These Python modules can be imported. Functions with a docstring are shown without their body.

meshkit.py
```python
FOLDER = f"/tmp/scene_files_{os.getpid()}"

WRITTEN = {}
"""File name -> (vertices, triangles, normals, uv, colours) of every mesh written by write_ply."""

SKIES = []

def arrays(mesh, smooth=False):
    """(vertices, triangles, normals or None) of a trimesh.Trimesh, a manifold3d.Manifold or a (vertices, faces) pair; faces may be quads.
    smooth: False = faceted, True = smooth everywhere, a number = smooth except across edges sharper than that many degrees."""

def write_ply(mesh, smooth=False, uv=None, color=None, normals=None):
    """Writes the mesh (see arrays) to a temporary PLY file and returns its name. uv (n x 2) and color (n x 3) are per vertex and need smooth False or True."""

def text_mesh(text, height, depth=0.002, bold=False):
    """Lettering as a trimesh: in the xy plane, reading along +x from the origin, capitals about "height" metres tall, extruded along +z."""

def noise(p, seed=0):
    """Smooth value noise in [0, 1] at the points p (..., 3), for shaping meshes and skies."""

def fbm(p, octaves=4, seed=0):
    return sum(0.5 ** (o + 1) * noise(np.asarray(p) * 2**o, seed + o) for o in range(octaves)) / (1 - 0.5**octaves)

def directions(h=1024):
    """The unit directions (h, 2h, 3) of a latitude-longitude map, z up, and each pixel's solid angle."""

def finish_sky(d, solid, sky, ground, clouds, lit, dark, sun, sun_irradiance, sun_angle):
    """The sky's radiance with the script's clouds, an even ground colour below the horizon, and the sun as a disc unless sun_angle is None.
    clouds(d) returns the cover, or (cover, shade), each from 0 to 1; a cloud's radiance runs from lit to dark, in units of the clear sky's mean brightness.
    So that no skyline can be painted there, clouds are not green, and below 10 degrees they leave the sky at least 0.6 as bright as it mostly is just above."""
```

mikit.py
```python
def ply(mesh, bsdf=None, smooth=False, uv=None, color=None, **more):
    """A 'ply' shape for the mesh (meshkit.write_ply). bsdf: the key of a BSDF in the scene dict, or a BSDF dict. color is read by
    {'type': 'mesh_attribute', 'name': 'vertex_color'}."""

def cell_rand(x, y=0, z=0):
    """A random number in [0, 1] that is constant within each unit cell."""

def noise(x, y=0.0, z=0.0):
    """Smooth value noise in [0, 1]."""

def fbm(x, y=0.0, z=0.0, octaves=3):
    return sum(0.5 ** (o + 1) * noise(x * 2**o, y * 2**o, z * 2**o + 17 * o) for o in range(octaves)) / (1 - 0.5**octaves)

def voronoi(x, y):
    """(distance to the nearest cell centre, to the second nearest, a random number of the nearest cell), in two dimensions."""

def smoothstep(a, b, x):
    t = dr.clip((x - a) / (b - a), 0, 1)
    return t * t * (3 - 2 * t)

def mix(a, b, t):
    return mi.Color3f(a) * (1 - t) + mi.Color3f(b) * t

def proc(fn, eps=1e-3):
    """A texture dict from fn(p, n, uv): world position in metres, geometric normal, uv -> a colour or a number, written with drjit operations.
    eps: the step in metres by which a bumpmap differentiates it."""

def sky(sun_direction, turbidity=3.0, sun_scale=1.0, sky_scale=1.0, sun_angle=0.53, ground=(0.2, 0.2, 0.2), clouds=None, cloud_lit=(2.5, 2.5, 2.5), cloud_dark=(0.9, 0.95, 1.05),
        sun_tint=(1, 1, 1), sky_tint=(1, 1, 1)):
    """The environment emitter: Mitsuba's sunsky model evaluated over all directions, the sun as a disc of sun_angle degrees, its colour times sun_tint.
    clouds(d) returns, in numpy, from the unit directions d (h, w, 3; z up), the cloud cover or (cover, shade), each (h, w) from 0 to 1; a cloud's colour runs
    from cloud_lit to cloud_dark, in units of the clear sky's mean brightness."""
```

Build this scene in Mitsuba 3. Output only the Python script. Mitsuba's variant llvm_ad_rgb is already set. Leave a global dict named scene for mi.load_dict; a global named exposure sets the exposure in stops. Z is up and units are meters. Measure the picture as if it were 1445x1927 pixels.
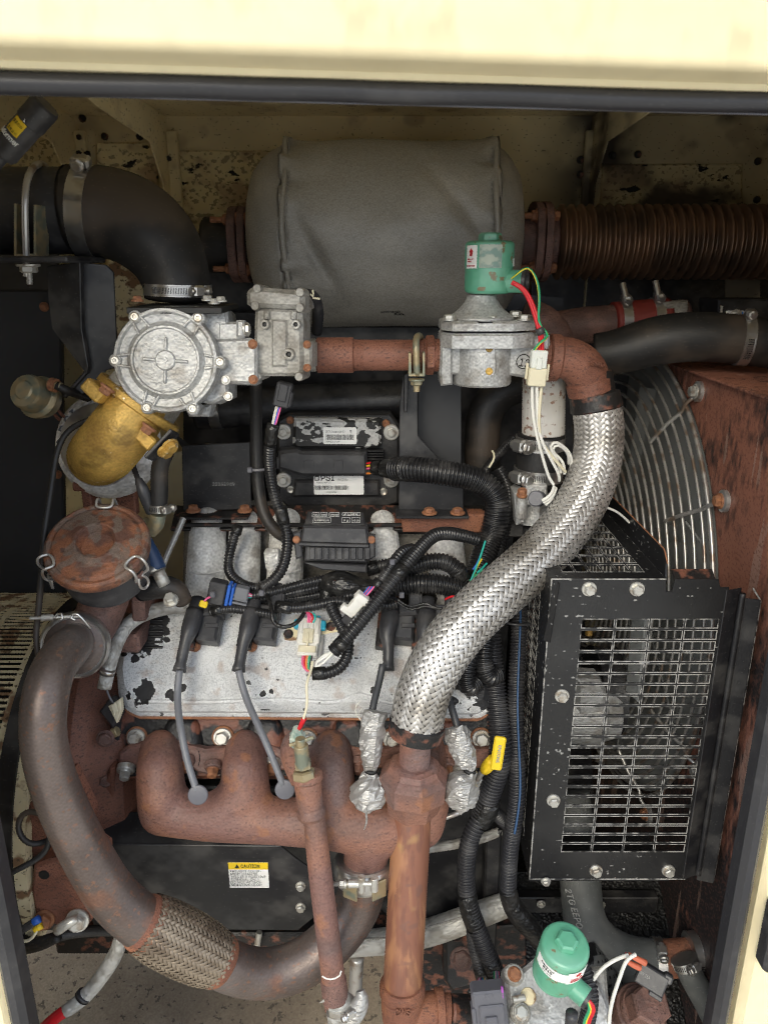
import math, random
import numpy as np, trimesh, mitsuba as mi, drjit as dr, mikit, meshkit
import manifold3d as m3
from shapely.geometry import Polygon
from mikit import noise, fbm, smoothstep, mix, proc, cell_rand

# ---------------------------------------------------------------- camera, sky, exposure
scene, labels = {}, {}
PITCH, EYE, FPX, CX, CY = math.radians(18.0), np.array([0, 0, 1.55]), 1428.0, 722.5, 963.5
FWD = np.array([0, math.cos(PITCH), -math.sin(PITCH)])
UPV = np.array([0, math.sin(PITCH), math.cos(PITCH)])
RGT = np.array([1.0, 0, 0])
scene['camera'] = {'type': 'thinlens', 'fov': 2 * math.degrees(math.atan(CX / FPX)), 'fov_axis': 'x', 'near_clip': 0.02, 'far_clip': 500,
    'aperture_radius': 0.0022, 'focus_distance': 1.12,
    'to_world': mi.ScalarTransform4f().look_at(origin=EYE.tolist(), target=(EYE + FWD).tolist(), up=[0, 0, 1])}
scene['sky_light'] = mikit.sky([-0.24, -0.85, 0.46], turbidity=3, sun_scale=0.34, sun_angle=32, sky_scale=1.0, clouds=lambda d: 1.0 + 0 * d[..., 0],
    cloud_lit=(2.25, 2.5, 2.9), ground=(0.25, 0.24, 0.22), sun_tint=(0.86, 1.0, 1.24))
exposure = 2.65

# ---------------------------------------------------------------- measuring and mesh helpers
def ray(px, py):
    return FWD + (px - CX) / FPX * RGT - (py - CY) / FPX * UPV
def at(px, py, Y):
    """The point of the vertical plane y = Y that the photograph shows at this pixel."""
    d = ray(px, py)
    return EYE + d * (Y / d[1])
def mpp(px, py, Y):
    """Metres per photograph pixel there."""
    return Y / ray(px, py)[1] / FPX
def atx(px, py, X):
    d = ray(px, py)
    return EYE + d * (X / d[0])
def atz(px, py, Z):
    d = ray(px, py)
    return EYE + d * ((Z - EYE[2]) / d[2])
def A(pts):
    return np.array([at(*p) for p in pts])
def unit(v):
    v = np.asarray(v, float)
    return v / np.linalg.norm(v)

class Fr:
    """A plane with its own axes: u right, v up, n out of it."""
    def __init__(s, o, u, n):
        s.o, s.u, s.n = np.asarray(o, float), unit(u), unit(n)
        s.v = np.cross(s.n, s.u)
        s.v /= np.linalg.norm(s.v)
        s.u = np.cross(s.v, s.n)
    def px(s, px, py):
        d = ray(px, py)
        q = EYE + d * (np.dot(s.o - EYE, s.n) / np.dot(d, s.n)) - s.o
        return np.array([q @ s.u, q @ s.v])
    def w(s, a, b, c=0.0):
        return s.o + a * s.u + b * s.v + c * s.n
    def pw(s, px, py, c=0.0):
        return s.w(*s.px(px, py), c)
    def tf(s, V):
        V = np.asarray(V, float)
        return s.o + V[:, :1] * s.u + V[:, 1:2] * s.v + V[:, 2:3] * s.n
    def at(s, a, b, c=0.0, rot=0.0):
        r = math.radians(rot)
        return Fr(s.w(a, b, c), s.u * math.cos(r) + s.v * math.sin(r), s.n)
def front(px, py, Y, tilt=0.0, yaw=0.0):
    """A frame at that point facing the viewer, leaning back by tilt degrees, turned by yaw degrees (positive: towards +x)."""
    t, w = math.radians(tilt), math.radians(yaw)
    n = np.array([math.cos(t) * math.sin(w), -math.cos(t) * math.cos(w), math.sin(t)])
    return Fr(at(px, py, Y), [math.cos(w), math.sin(w), 0], n)

def TM(v, f):
    m = trimesh.Trimesh(np.asarray(v, float), np.asarray(f, int), process=False)
    return m
def cat(*ms):
    out = []
    for m in ms:
        out += list(m) if isinstance(m, (list, tuple)) else [m]
    return trimesh.util.concatenate(out)
def fix(m):
    if m.volume < 0:
        m.invert()
    return m

def ring_offset(P, b):
    """Each vertex of the closed ring moved inward by b along its mitre (ring counter-clockwise)."""
    d0, d1 = P - np.roll(P, 1, 0), np.roll(P, -1, 0) - P
    n0, n1 = (np.stack([-d[:, 1], d[:, 0]], 1) / np.maximum(np.linalg.norm(d, axis=1, keepdims=True), 1e-12) for d in (d0, d1))
    m = n0 + n1
    m /= np.maximum(np.linalg.norm(m, axis=1, keepdims=True), 1e-6)
    c = np.clip((m * n1).sum(1, keepdims=True), 0.5, 1)
    return P + m * b / c

def extr(poly, c0, c1, bev=0.0):
    """Polygon (shapely) to a solid between heights c0 and c1, its upper edge chamfered."""
    poly = poly if poly.is_valid else poly.buffer(0)
    if poly.geom_type != 'Polygon':
        poly = max(poly.geoms, key=lambda g: g.area)
    from shapely.geometry.polygon import orient
    poly = orient(poly, 1.0)
    rings = [np.array(r.coords)[:-1] for r in [poly.exterior, *poly.interiors]]
    tops = [ring_offset(r, bev) for r in rings] if bev else rings
    V, Fc = [], []
    n = 0
    for r, t in zip(rings, tops):
        k = len(r)
        lev = [(r, c0), (r, c1 - bev)] + ([(t, c1)] if bev else [])
        for q, h in lev:
            V.append(np.column_stack([q, np.full(k, h)]))
        i = np.arange(k)
        j = (i + 1) % k
        for a in range(len(lev) - 1):
            lo, hi = n + a * k, n + (a + 1) * k
            Fc.append(np.stack([lo + i, lo + j, hi + j], 1))
            Fc.append(np.stack([lo + i, hi + j, hi + i], 1))
        n += len(lev) * k
    import mapbox_earcut as ec
    def cap(rs):
        return np.vstack(rs), np.asarray(ec.triangulate_float64(np.vstack(rs), np.cumsum([len(r) for r in rs]).astype(np.uint32))).reshape(-1, 3)
    for rs, h, up in ((tops, c1, True), (rings, c0, False)):
        q, f = cap(rs)
        p = q[f]
        s = np.cross(p[:, 1] - p[:, 0], p[:, 2] - p[:, 0])
        f = np.where(((s > 0) == up)[:, None], f, f[:, ::-1])
        V.append(np.column_stack([q, np.full(len(q), h)]))
        Fc.append(f + n)
        n += len(q)
    return TM(np.vstack(V), np.vstack(Fc))
def slab(fr, pix, c0, c1, bev=0.0, holes=(), rnd=0.0, loc=False):
    """A plate in the frame from an outline measured in the photograph (or, loc, in the frame's metres)."""
    g = lambda L: [tuple(q) if loc else tuple(fr.px(*q)) for q in L]
    p = Polygon(g(pix), [g(h) for h in holes])
    if not p.is_valid:
        p = p.buffer(0)
    if rnd:
        p = p.buffer(-rnd).buffer(rnd, quad_segs=4).simplify(1e-5)
    m = extr(p, c0, c1, bev)
    m.vertices = fr.tf(m.vertices)
    return m
def rect(x0, y0, x1, y1):
    return [(x0, y0), (x1, y0), (x1, y1), (x0, y1)]
def rbox(fr, sx, sy, sz, ch=0.0015, c=(0, 0, 0)):
    """Box of full size sx, sy, sz centred at c of the frame, edges chamfered."""
    h = np.array([sx, sy, sz]) / 2
    ch = min(ch, h.min() * 0.6)
    P = [(np.array(q) * 2 - 1) * (h - ch * (1 - np.eye(3)[k])) for q in np.ndindex(2, 2, 2) for k in range(3)]
    m = trimesh.convex.convex_hull(np.array(P))
    m.vertices = fr.tf(m.vertices + np.asarray(c, float))
    return m
def basis(a):
    a = unit(a)
    x = np.cross(a, [0, 0, 1] if abs(a[2]) < 0.9 else [1, 0, 0])
    x = unit(x)
    return x, np.cross(a, x), a
def lathe(o, axis, prof, n=32, ph=0.0, up=None):
    """Profile [(height along the axis, radius)] turned about the axis through o; open ends are capped."""
    x, y, a = basis(axis)
    if up is not None:
        x = unit(np.asarray(up) - np.dot(up, a) * a); y = np.cross(a, x)
    prof = [tuple(q) for q in prof]
    t = np.arange(n) * 2 * np.pi / n + ph
    circ = np.cos(t)[:, None] * x + np.sin(t)[:, None] * y
    V = [np.asarray(o) + h * a + r * circ for h, r in prof]
    Fc = []
    i = np.arange(n); j = (i + 1) % n
    for k in range(len(prof) - 1):
        lo, hi = k * n, (k + 1) * n
        Fc += [np.stack([lo + i, lo + j, hi + j], 1), np.stack([lo + i, hi + j, hi + i], 1)]
    c = len(prof) * n
    V.append(np.array([np.asarray(o) + prof[0][0] * a, np.asarray(o) + prof[-1][0] * a]))
    Fc += [np.stack([j, i, i * 0 + c], 1), np.stack([(len(prof) - 1) * n + i, (len(prof) - 1) * n + j, i * 0 + c + 1], 1)]
    return fix(TM(np.vstack(V), np.vstack(Fc)))
def cyl(p0, p1, r, n=20, ch=None, r1=None):
    p0, p1 = np.asarray(p0, float), np.asarray(p1, float)
    L = np.linalg.norm(p1 - p0)
    r1 = r if r1 is None else r1
    ch = min(r, r1, L) * 0.12 if ch is None else ch
    return lathe(p0, p1 - p0, [(0, r - ch), (ch, r), (L - ch, r1), (L, r1 - ch)], n)
def hexhead(p, n, r, h=None, washer=1.3, sides=6, ph=0.3):
    h = h or r * 0.85
    parts = [lathe(p, n, [(0, r), (h * 0.82, r), (h, r * 0.8)], sides, ph)]
    if washer:
        parts.append(lathe(p, n, [(-0.001, r * washer), (h * 0.14, r * washer), (h * 0.24, r * washer * 0.93)], 20))
    return cat(parts)
def spline(P, step=0.006, smooth=True):
    P = np.asarray(P, float)
    k = len(P)
    t = np.concatenate([[0], np.cumsum(np.linalg.norm(np.diff(P[:, :3], axis=0), axis=1) ** 0.5)])
    if k == 2 or not smooth:
        s = np.concatenate([[0], np.cumsum(np.linalg.norm(np.diff(P[:, :3], axis=0), axis=1))])
        u = np.linspace(0, s[-1], max(3, int(s[-1] / step) + 1))
        return np.stack([np.interp(u, s, P[:, c]) for c in range(P.shape[1])], 1)
    from scipy.interpolate import PchipInterpolator, CubicSpline
    f = CubicSpline(t, P, bc_type='natural')
    d = f(np.linspace(0, t[-1], 40 * k))
    s = np.concatenate([[0], np.cumsum(np.linalg.norm(np.diff(d[:, :3], axis=0), axis=1))])
    u = np.linspace(0, s[-1], max(4, int(s[-1] / step) + 1))
    return np.stack([np.interp(u, s, d[:, c]) for c in range(P.shape[1])], 1)
def frames(Q):
    T = np.gradient(Q, axis=0)
    T /= np.maximum(np.linalg.norm(T, axis=1, keepdims=True), 1e-12)
    x = basis(T[0])[0]
    X = []
    for t in T:
        x = unit(x - (x @ t) * t)
        X.append(x)
    X = np.array(X)
    return T, X, np.cross(T, X)
def tube(P, r, n=14, step=0.006, rfun=None, smooth=True, caps=True):
    """Round bar or hose through the points; r: radius, or one per point; rfun(s): factor along the length."""
    P = np.asarray(P, float)
    r = np.broadcast_to(np.asarray(r, float), len(P))
    Q = spline(np.column_stack([P, r]), step, smooth)
    rad = Q[:, 3].copy(); Q = Q[:, :3]
    s = np.concatenate([[0], np.cumsum(np.linalg.norm(np.diff(Q, axis=0), axis=1))])
    if rfun is not None:
        rad = rad * rfun(s)
    T, X, Yv = frames(Q)
    t = np.arange(n) * 2 * np.pi / n
    V = (Q[:, None] + rad[:, None, None] * (np.cos(t)[None, :, None] * X[:, None] + np.sin(t)[None, :, None] * Yv[:, None])).reshape(-1, 3)
    i = np.arange(n); j = (i + 1) % n
    Fc = []
    for k in range(len(Q) - 1):
        lo, hi = k * n, (k + 1) * n
        Fc += [np.stack([lo + i, lo + j, hi + j], 1), np.stack([lo + i, hi + j, hi + i], 1)]
    if caps:
        c = len(V)
        V = np.vstack([V, Q[:1], Q[-1:]])
        Fc += [np.stack([j, i, i * 0 + c], 1), np.stack([(len(Q) - 1) * n + i, (len(Q) - 1) * n + j, i * 0 + c + 1], 1)]
    return fix(TM(V, np.vstack(Fc)))
def ptube(pts, rpx, **k):
    """Tube through points (px, py, Y); rpx: radius in photograph pixels, or one per point."""
    r = np.broadcast_to(np.asarray(rpx, float), len(pts)) * np.array([mpp(*p) for p in pts])
    return tube(A(pts), r, **k)
def corr(pitch, depth=0.16):
    def f(s):
        u = (s / pitch) % 1.0
        return 1 - depth * np.clip((np.abs(u - 0.5) - 0.22) / 0.12, 0, 1)
    return f
def conduit(pts, rpx, pitch=0.0052, n=16, depth=0.16):
    r = np.mean(np.broadcast_to(np.asarray(rpx, float), len(pts)) * np.array([mpp(*p) for p in pts]))
    return tube(A(pts), r, n=n, step=pitch / 8, rfun=corr(pitch, depth))
def blob(spheres, bones, res=0.006, it=12, extra=()):
    """Hulls of sphere pairs joined into one surface, refined and smoothed: castings with fillets."""
    S = lambda i: m3.Manifold.sphere(spheres[i][1], 24).translate(list(map(float, spheres[i][0])))
    M = m3.Manifold()
    for b in bones:
        M += m3.Manifold.batch_hull([S(i) for i in b])
    for e in extra:
        M += e
    M = M.refine_to_length(res)
    q = M.to_mesh()
    m = trimesh.Trimesh(q.vert_properties[:, :3], q.tri_verts, process=True)
    trimesh.smoothing.filter_taubin(m, 0.55, -0.56, it)
    return m
def text(fr, s, h, c=0.0004, depth=0.0005, bold=False, width=None):
    """Lettering in the frame from its origin; capitals h metres tall; width: stretched or squeezed to it."""
    m = meshkit.text_mesh(s, h, depth, bold)
    v = np.array(m.vertices)
    if width:
        v[:, 0] *= width / max(v[:, 0].max(), 1e-6)
    v[:, 2] += c
    return fix(TM(fr.tf(v), m.faces))
def wrap(fr, m, R):
    """A flat mesh in the frame bent round a cylinder of radius R whose axis runs along u behind the frame's origin."""
    q = np.asarray(m.vertices) - fr.o
    a, b, c = q @ fr.u, (q @ fr.v) / R, q @ fr.n
    return TM(fr.tf(np.column_stack([a, (R + c) * np.sin(b), (R + c) * np.cos(b) - R])), m.faces)
def clamp(c, axis, R, w, th=0.0012, sdir=None, scr=0.006):
    """Worm-drive clamp: band, its screw with housing, and the row of slots."""
    a = unit(axis)
    band = lathe(np.asarray(c) - a * w / 2, a, [(0, R - 0.001), (0, R + th), (w * 0.12, R + th), (w * 0.15, R + th * 0.7), (w * 0.85, R + th * 0.7), (w * 0.88, R + th), (w, R + th), (w, R - 0.001)], 48)
    sd = unit(np.asarray(sdir, float) - np.dot(sdir, a) * a)
    tang = np.cross(a, sd)
    p = np.asarray(c) + sd * (R + th + scr * 0.8)
    f = Fr(p, tang, sd)
    screw = cat(cyl(p - tang * scr * 1.6, p + tang * scr * 1.8, scr * 0.72, 14), hexhead(p + tang * scr * 1.8, tang, scr * 0.95, scr * 0.9, 1.25))
    house = rbox(Fr(p, a, sd), w * 1.05, scr * 2.4, scr * 1.7, scr * 0.4)
    return band, cat(screw, house)
def clamp_slots(c, axis, R, w, sdir, a0, a1, n, th=0.0011):
    a = unit(axis)
    sd = unit(np.asarray(sdir, float) - np.dot(sdir, a) * a)
    tang = np.cross(a, sd)
    out = []
    for q in np.linspace(a0, a1, n):
        d = sd * math.cos(q) + tang * math.sin(q)
        f = Fr(np.asarray(c) + d * (R + th), np.cross(a, d), d)
        out.append(rbox(f, R * abs(a1 - a0) / n * 0.45, w * 0.55, 0.0007, 0.0002))
    return cat(out)

# ---------------------------------------------------------------- naming
def numbered(k, used=scene):
    if k not in labels and k not in scene and not any(x.startswith(k + '__') for x in scene):
        return k
    i = 1
    while f'{k}_{i:03d}' in labels or f'{k}_{i:03d}' in scene or any(x.startswith(f'{k}_{i:03d}__') for x in scene):
        i += 1
    return f'{k}_{i:03d}'
def thing(name, label, cat_, group=None):
    k = numbered(name)
    labels[k] = {'label': label, 'category': cat_}
    if group:
        labels[k]['group'] = group
    return k
counts = {}
def put(parent, name, mesh, bsdf, smooth=32, label=None, stuff=False, uv=None):
    base = parent + '__' + name
    i = counts.get(base, 0)
    counts[base] = i + 1
    k = base if i == 0 else f'{base}_{i:03d}'
    scene[k] = mikit.ply(mesh, 'm_' + bsdf, smooth=smooth)
    if label or stuff:
        labels[k] = {}
        if label: labels[k]['label'] = label
        if stuff: labels[k]['kind'] = 'stuff'
    return k
def solo(name, mesh, bsdf, label, cat_, group=None, smooth=32):
    k = thing(name, label, cat_, group)
    scene[k] = mikit.ply(mesh, 'm_' + bsdf, smooth=smooth)
    return k
def structure(name, mesh, bsdf, smooth=False):
    scene[name] = mikit.ply(mesh, 'm_' + bsdf, smooth=smooth)
    labels[name] = {'kind': 'structure'}
def bolts(parent, pts, n, r, bsdf='zinc', h=None, washer=1.35, name='bolt', label=None):
    for i, p in enumerate(pts):
        put(parent, name, hexhead(p, n, r, h, washer, ph=0.4 + i * 1.3), bsdf, 25, label)

# ---------------------------------------------------------------- materials
def tex(fn, eps=5e-4): return proc(fn, eps)
def rgb(c): return {'type': 'rgb', 'value': list(c)}
def mat(name, col, rough=0.5, metal=0.0, spec=0.5, bump=None, bscale=1.0, coat=0.0, sheen=0.0):
    """col: a colour or fn(p); rough: number or fn(p); bump: fn(p) height in metres."""
    t = lambda q: q if isinstance(q, (int, float)) else tex(q)
    d = {'type': 'principled', 'base_color': rgb(col) if isinstance(col, (tuple, list)) else tex(col), 'roughness': t(rough), 'metallic': t(metal), 'specular': spec}
    if coat: d.update(clearcoat=coat, clearcoat_gloss=0.8)
    if sheen: d['sheen'] = sheen
    if bump is not None:
        d = {'type': 'bumpmap', 'height': tex(bump, 4e-4), 'scale': bscale, 'bsdf': d}
    scene['m_' + name] = {'type': 'twosided', 'bsdf': d}
def N(p, f, o=0.0): return noise(p.x * f + o, p.y * f, p.z * f)
def B(p, f, o=0.0, k=3): return fbm(p.x * f + o, p.y * f, p.z * f, k)
S = smoothstep

def rust_col(a, b, c, f=1.0):
    def fn(p, n, uv):
        k = S(0.35, 0.65, B(p, 22 * f, 3)); s = N(p, 380 * f); g = N(p, 900 * f, 9)
        col = mix(a, b, k)
        col = mix(col, c, S(0.60, 0.85, s) * 0.75)
        return col * (0.70 + 0.6 * g)
    return fn
def grain(f, h): return lambda p, n, uv: (N(p, f) + 0.5 * N(p, f * 2.3, 5)) * h
def rust_cast(p, n, uv):
    a = B(p, 11, 3, 4)
    col = mix((.165, .085, .070), (.215, .102, .070), S(0.42, 0.62, a))
    col = mix(col, (.150, .105, .100), S(0.55, 0.75, B(p, 16, 21, 4)) * 0.8)
    col = mix(col, (.080, .048, .040), S(0.55, 0.80, N(p, 420) * 0.6 + B(p, 130, 3) * 0.4) * 0.6)
    col = mix(col, (.090, .062, .056), S(0.52, 0.70, B(p, 13, 41, 4)) * 0.55)
    col = mix(col, (.27, .115, .055), S(0.62, 0.74, B(p, 36, 27, 4)) * 0.6)
    return col * (0.82 + 0.36 * N(p, 420, 5))
mat('rust', rust_cast, lambda p, n, uv: 0.44 + 0.3 * B(p, 14, 3), 0, 0.5, grain(230, 0.0008))
mat('rust_dark', rust_col((.10, .055, .046), (.16, .085, .068), (.045, .03, .028), 1.5), 0.6, 0, 0.5, grain(220, 0.0010))
mat('rust_red', rust_col((.155, .062, .040), (.21, .088, .058), (.07, .036, .028)), 0.62, 0, 0.45, grain(240, 0.0006))
mat('rust_orange', rust_col((.24, .10, .055), (.17, .07, .045), (.09, .048, .036), 1.3), 0.75, 0, 0.4, grain(400, 0.0006))
def pipe_col(p, n, uv):
    v = fbm(p.x * 70, p.y * 70, p.z * 9, 3)
    col = mix((.21, .088, .055), (.34, .165, .085), S(0.38, 0.62, v))
    col = mix(col, (.15, .065, .045), S(0.52, 0.68, fbm(p.x * 150, p.y * 150, p.z * 10 + 5, 4)) * 0.6)
    col = mix(col, (.36, .22, .09), S(0.62, 0.72, B(p, 24, 31)) * 0.8)
    return mix(col, (.16, .08, .06), S(0.66, 0.78, B(p, 60, 7)) * 0.7)
mat('pipe_rust', pipe_col, 0.48, 0.1, 0.5, grain(160, 0.0004))
def exh_col(p, n, uv):
    col = mix((.115, .090, .080), (.165, .132, .118), S(0.3, 0.7, B(p, 11, 2)))
    col = mix(col, (.21, .098, .06), S(0.60, 0.78, B(p, 20, 8, 4)) * 0.65)
    col = mix(col, (.24, .12, .075), S(0.62, 0.72, B(p, 190, 8, 3)) * 0.6)
    col = mix(col, (.20, .175, .165), S(0.5, 0.75, B(p, 8, 15, 3)) * 0.6)
    return col * (0.86 + 0.28 * N(p, 420))
mat('exhaust', exh_col, lambda p, n, uv: 0.30 + 0.22 * B(p, 17, 3), 0.55, 0.5, grain(240, 0.00018))
def lid_col(p, n, uv):
    k = B(p, 40, 4, 4); f = fbm(p.x * 60 + 3 * B(p, 14), p.z * 40, p.y * 60, 4)
    col = mix((.095, .045, .032), (.21, .083, .042), S(0.38, 0.68, k))
    col = mix(col, (.13, .105, .085), S(0.50, 0.60, f) * 0.7)
    col = mix(col, (.06, .035, .028), S(0.66, 0.76, B(p, 75, 19)) * 0.8)
    return col * (0.7 + 0.6 * N(p, 800))
mat('lid_rust', lid_col, 0.6, 0, 0.45, grain(220, 0.0012))
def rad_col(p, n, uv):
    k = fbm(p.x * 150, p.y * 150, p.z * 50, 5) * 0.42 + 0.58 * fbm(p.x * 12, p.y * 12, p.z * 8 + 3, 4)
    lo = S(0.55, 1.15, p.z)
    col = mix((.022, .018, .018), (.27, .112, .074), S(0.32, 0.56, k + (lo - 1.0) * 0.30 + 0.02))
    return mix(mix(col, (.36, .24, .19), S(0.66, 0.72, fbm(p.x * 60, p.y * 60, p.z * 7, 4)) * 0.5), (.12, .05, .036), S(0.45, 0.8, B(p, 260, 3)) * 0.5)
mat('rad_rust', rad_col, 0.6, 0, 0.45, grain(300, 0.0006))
def blackrust(p, n, uv):
    k = B(p, 90, 11, 5) * 0.65 + B(p, 20, 2) * 0.35
    return mix((.013, .012, .012), (.15, .06, .038), S(0.50, 0.66, k)) * (0.75 + 0.5 * N(p, 600))
mat('black_rust', blackrust, 0.5, 0, 0.45, grain(260, 0.0005))
def headcol(p, n, uv):
    k = B(p, 30, 5, 4)
    return mix((.012, .012, .013), (.17, .065, .04), S(0.50, 0.60, k)) * (0.75 + 0.5 * N(p, 500))
mat('head_cast', headcol, 0.5, 0.0, 0.5, grain(300, 0.0008))

def dusty(base, dust, f, lo, hi, amt):
    def fn(p, n, uv):
        return mix(base, dust, S(lo, hi, B(p, f, 6, 4)) * amt + S(0.80, 0.9, N(p, 420, 2)) * amt * 0.5)
    return fn
mat('black_paint', dusty((.012, .012, .014), (.12, .115, .108), 26, 0.40, 0.75, 0.36), lambda p, n, uv: 0.30 + 0.25 * B(p, 18), 0, 0.5)
def chipped(p, n, uv):
    c = mix((.012, .012, .013), (.06, .06, .06), S(0.5, 0.9, B(p, 12, 2)) * 0.25)
    return mix(c, (.30, .30, .29), S(0.69, 0.75, B(p, 170, 21) * 0.75 + 0.25 * B(p, 16, 3)) * 0.8)
mat('black_chip', chipped, 0.36, 0, 0.5)
mat('guard_edge', lambda p, n, uv: mix((.02, .02, .02), (.38, .37, .35), S(0.38, 0.58, B(p, 120, 3) * 0.6 + 0.4 * B(p, 18, 1)) * 0.9), 0.5, 0, 0.5)
mat('black_plastic', dusty((.032, .032, .035), (.17, .165, .16), 45, 0.45, 0.85, 0.26), 0.42, 0, 0.5)
mat('conduit', dusty((.013, .013, .014), (.14, .135, .13), 55, 0.45, 0.85, 0.32), 0.24, 0, 0.55)
mat('conduit_grey', dusty((.022, .022, .025), (.14, .135, .13), 40, 0.4, 0.9, 0.3), 0.40, 0, 0.5)
mat('conduit_blue', (.02, .06, .14), 0.42, 0, 0.5)
mat('rubber', dusty((.015, .0145, .0145), (.12, .088, .063), 11, 0.48, 0.72, 0.42), 0.50, 0, 0.45, grain(500, 0.0002))
mat('rubber_grey', dusty((.085, .09, .088), (.22, .22, .21), 16, 0.35, 0.8, 0.6), 0.62, 0, 0.4, grain(500, 0.0003))
mat('seal', dusty((.028, .028, .032), (.12, .115, .11), 25, 0.5, 0.9, 0.25), 0.42, 0, 0.5)
mat('tape', dusty((.010, .010, .010), (.07, .065, .06), 60, 0.5, 0.8, 0.3), 0.32, 0, 0.5, lambda p, n, uv: B(p, 160) * 0.003)
mat('dark_grey', dusty((.030, .031, .034), (.07, .07, .07), 9, 0.4, 0.9, 0.3), 0.55, 0, 0.4)
mat('foam', lambda p, n, uv: mix((.006, .006, .006), (.03, .03, .03), S(0.6, 0.8, N(p, 330))), 0.4, 0, 0.5, lambda p, n, uv: N(p, 330) * 0.003)

def cream_col(p, n, uv):
    c = mix((.80, .70, .45), (.72, .61, .37), S(0.55, 0.9, B(p, 10, 4)) * 0.4) * (0.96 + 0.08 * N(p, 60))
    return mix(c, (.30, .28, .17), S(0.50, 0.72, fbm(p.x * 40, p.y * 40, p.z * 14, 4)) * 0.3 * (1 - S(0.0, 0.035, dr.abs(p.z - 1.735))))
mat('cream', cream_col, 0.45, 0, 0.4)
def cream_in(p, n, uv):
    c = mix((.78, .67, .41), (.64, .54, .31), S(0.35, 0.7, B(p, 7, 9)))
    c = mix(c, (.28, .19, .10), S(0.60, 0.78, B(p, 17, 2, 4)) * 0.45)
    soot_shade = S(0.24, 0.42, p.x) * (1 - S(0.75, 1.0, p.x)) * S(1.2, 1.5, p.y)  # soot by the silencer, with shade of the right back wall painted in
    c = mix(c, (.045, .036, .028), soot_shade * (0.45 + 0.55 * S(0.4, 0.6, B(p, 9, 14, 4))))
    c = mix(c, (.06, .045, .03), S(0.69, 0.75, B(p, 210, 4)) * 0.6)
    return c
mat('cream_inside', cream_in, 0.6, 0, 0.35, grain(260, 0.0007))
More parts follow.
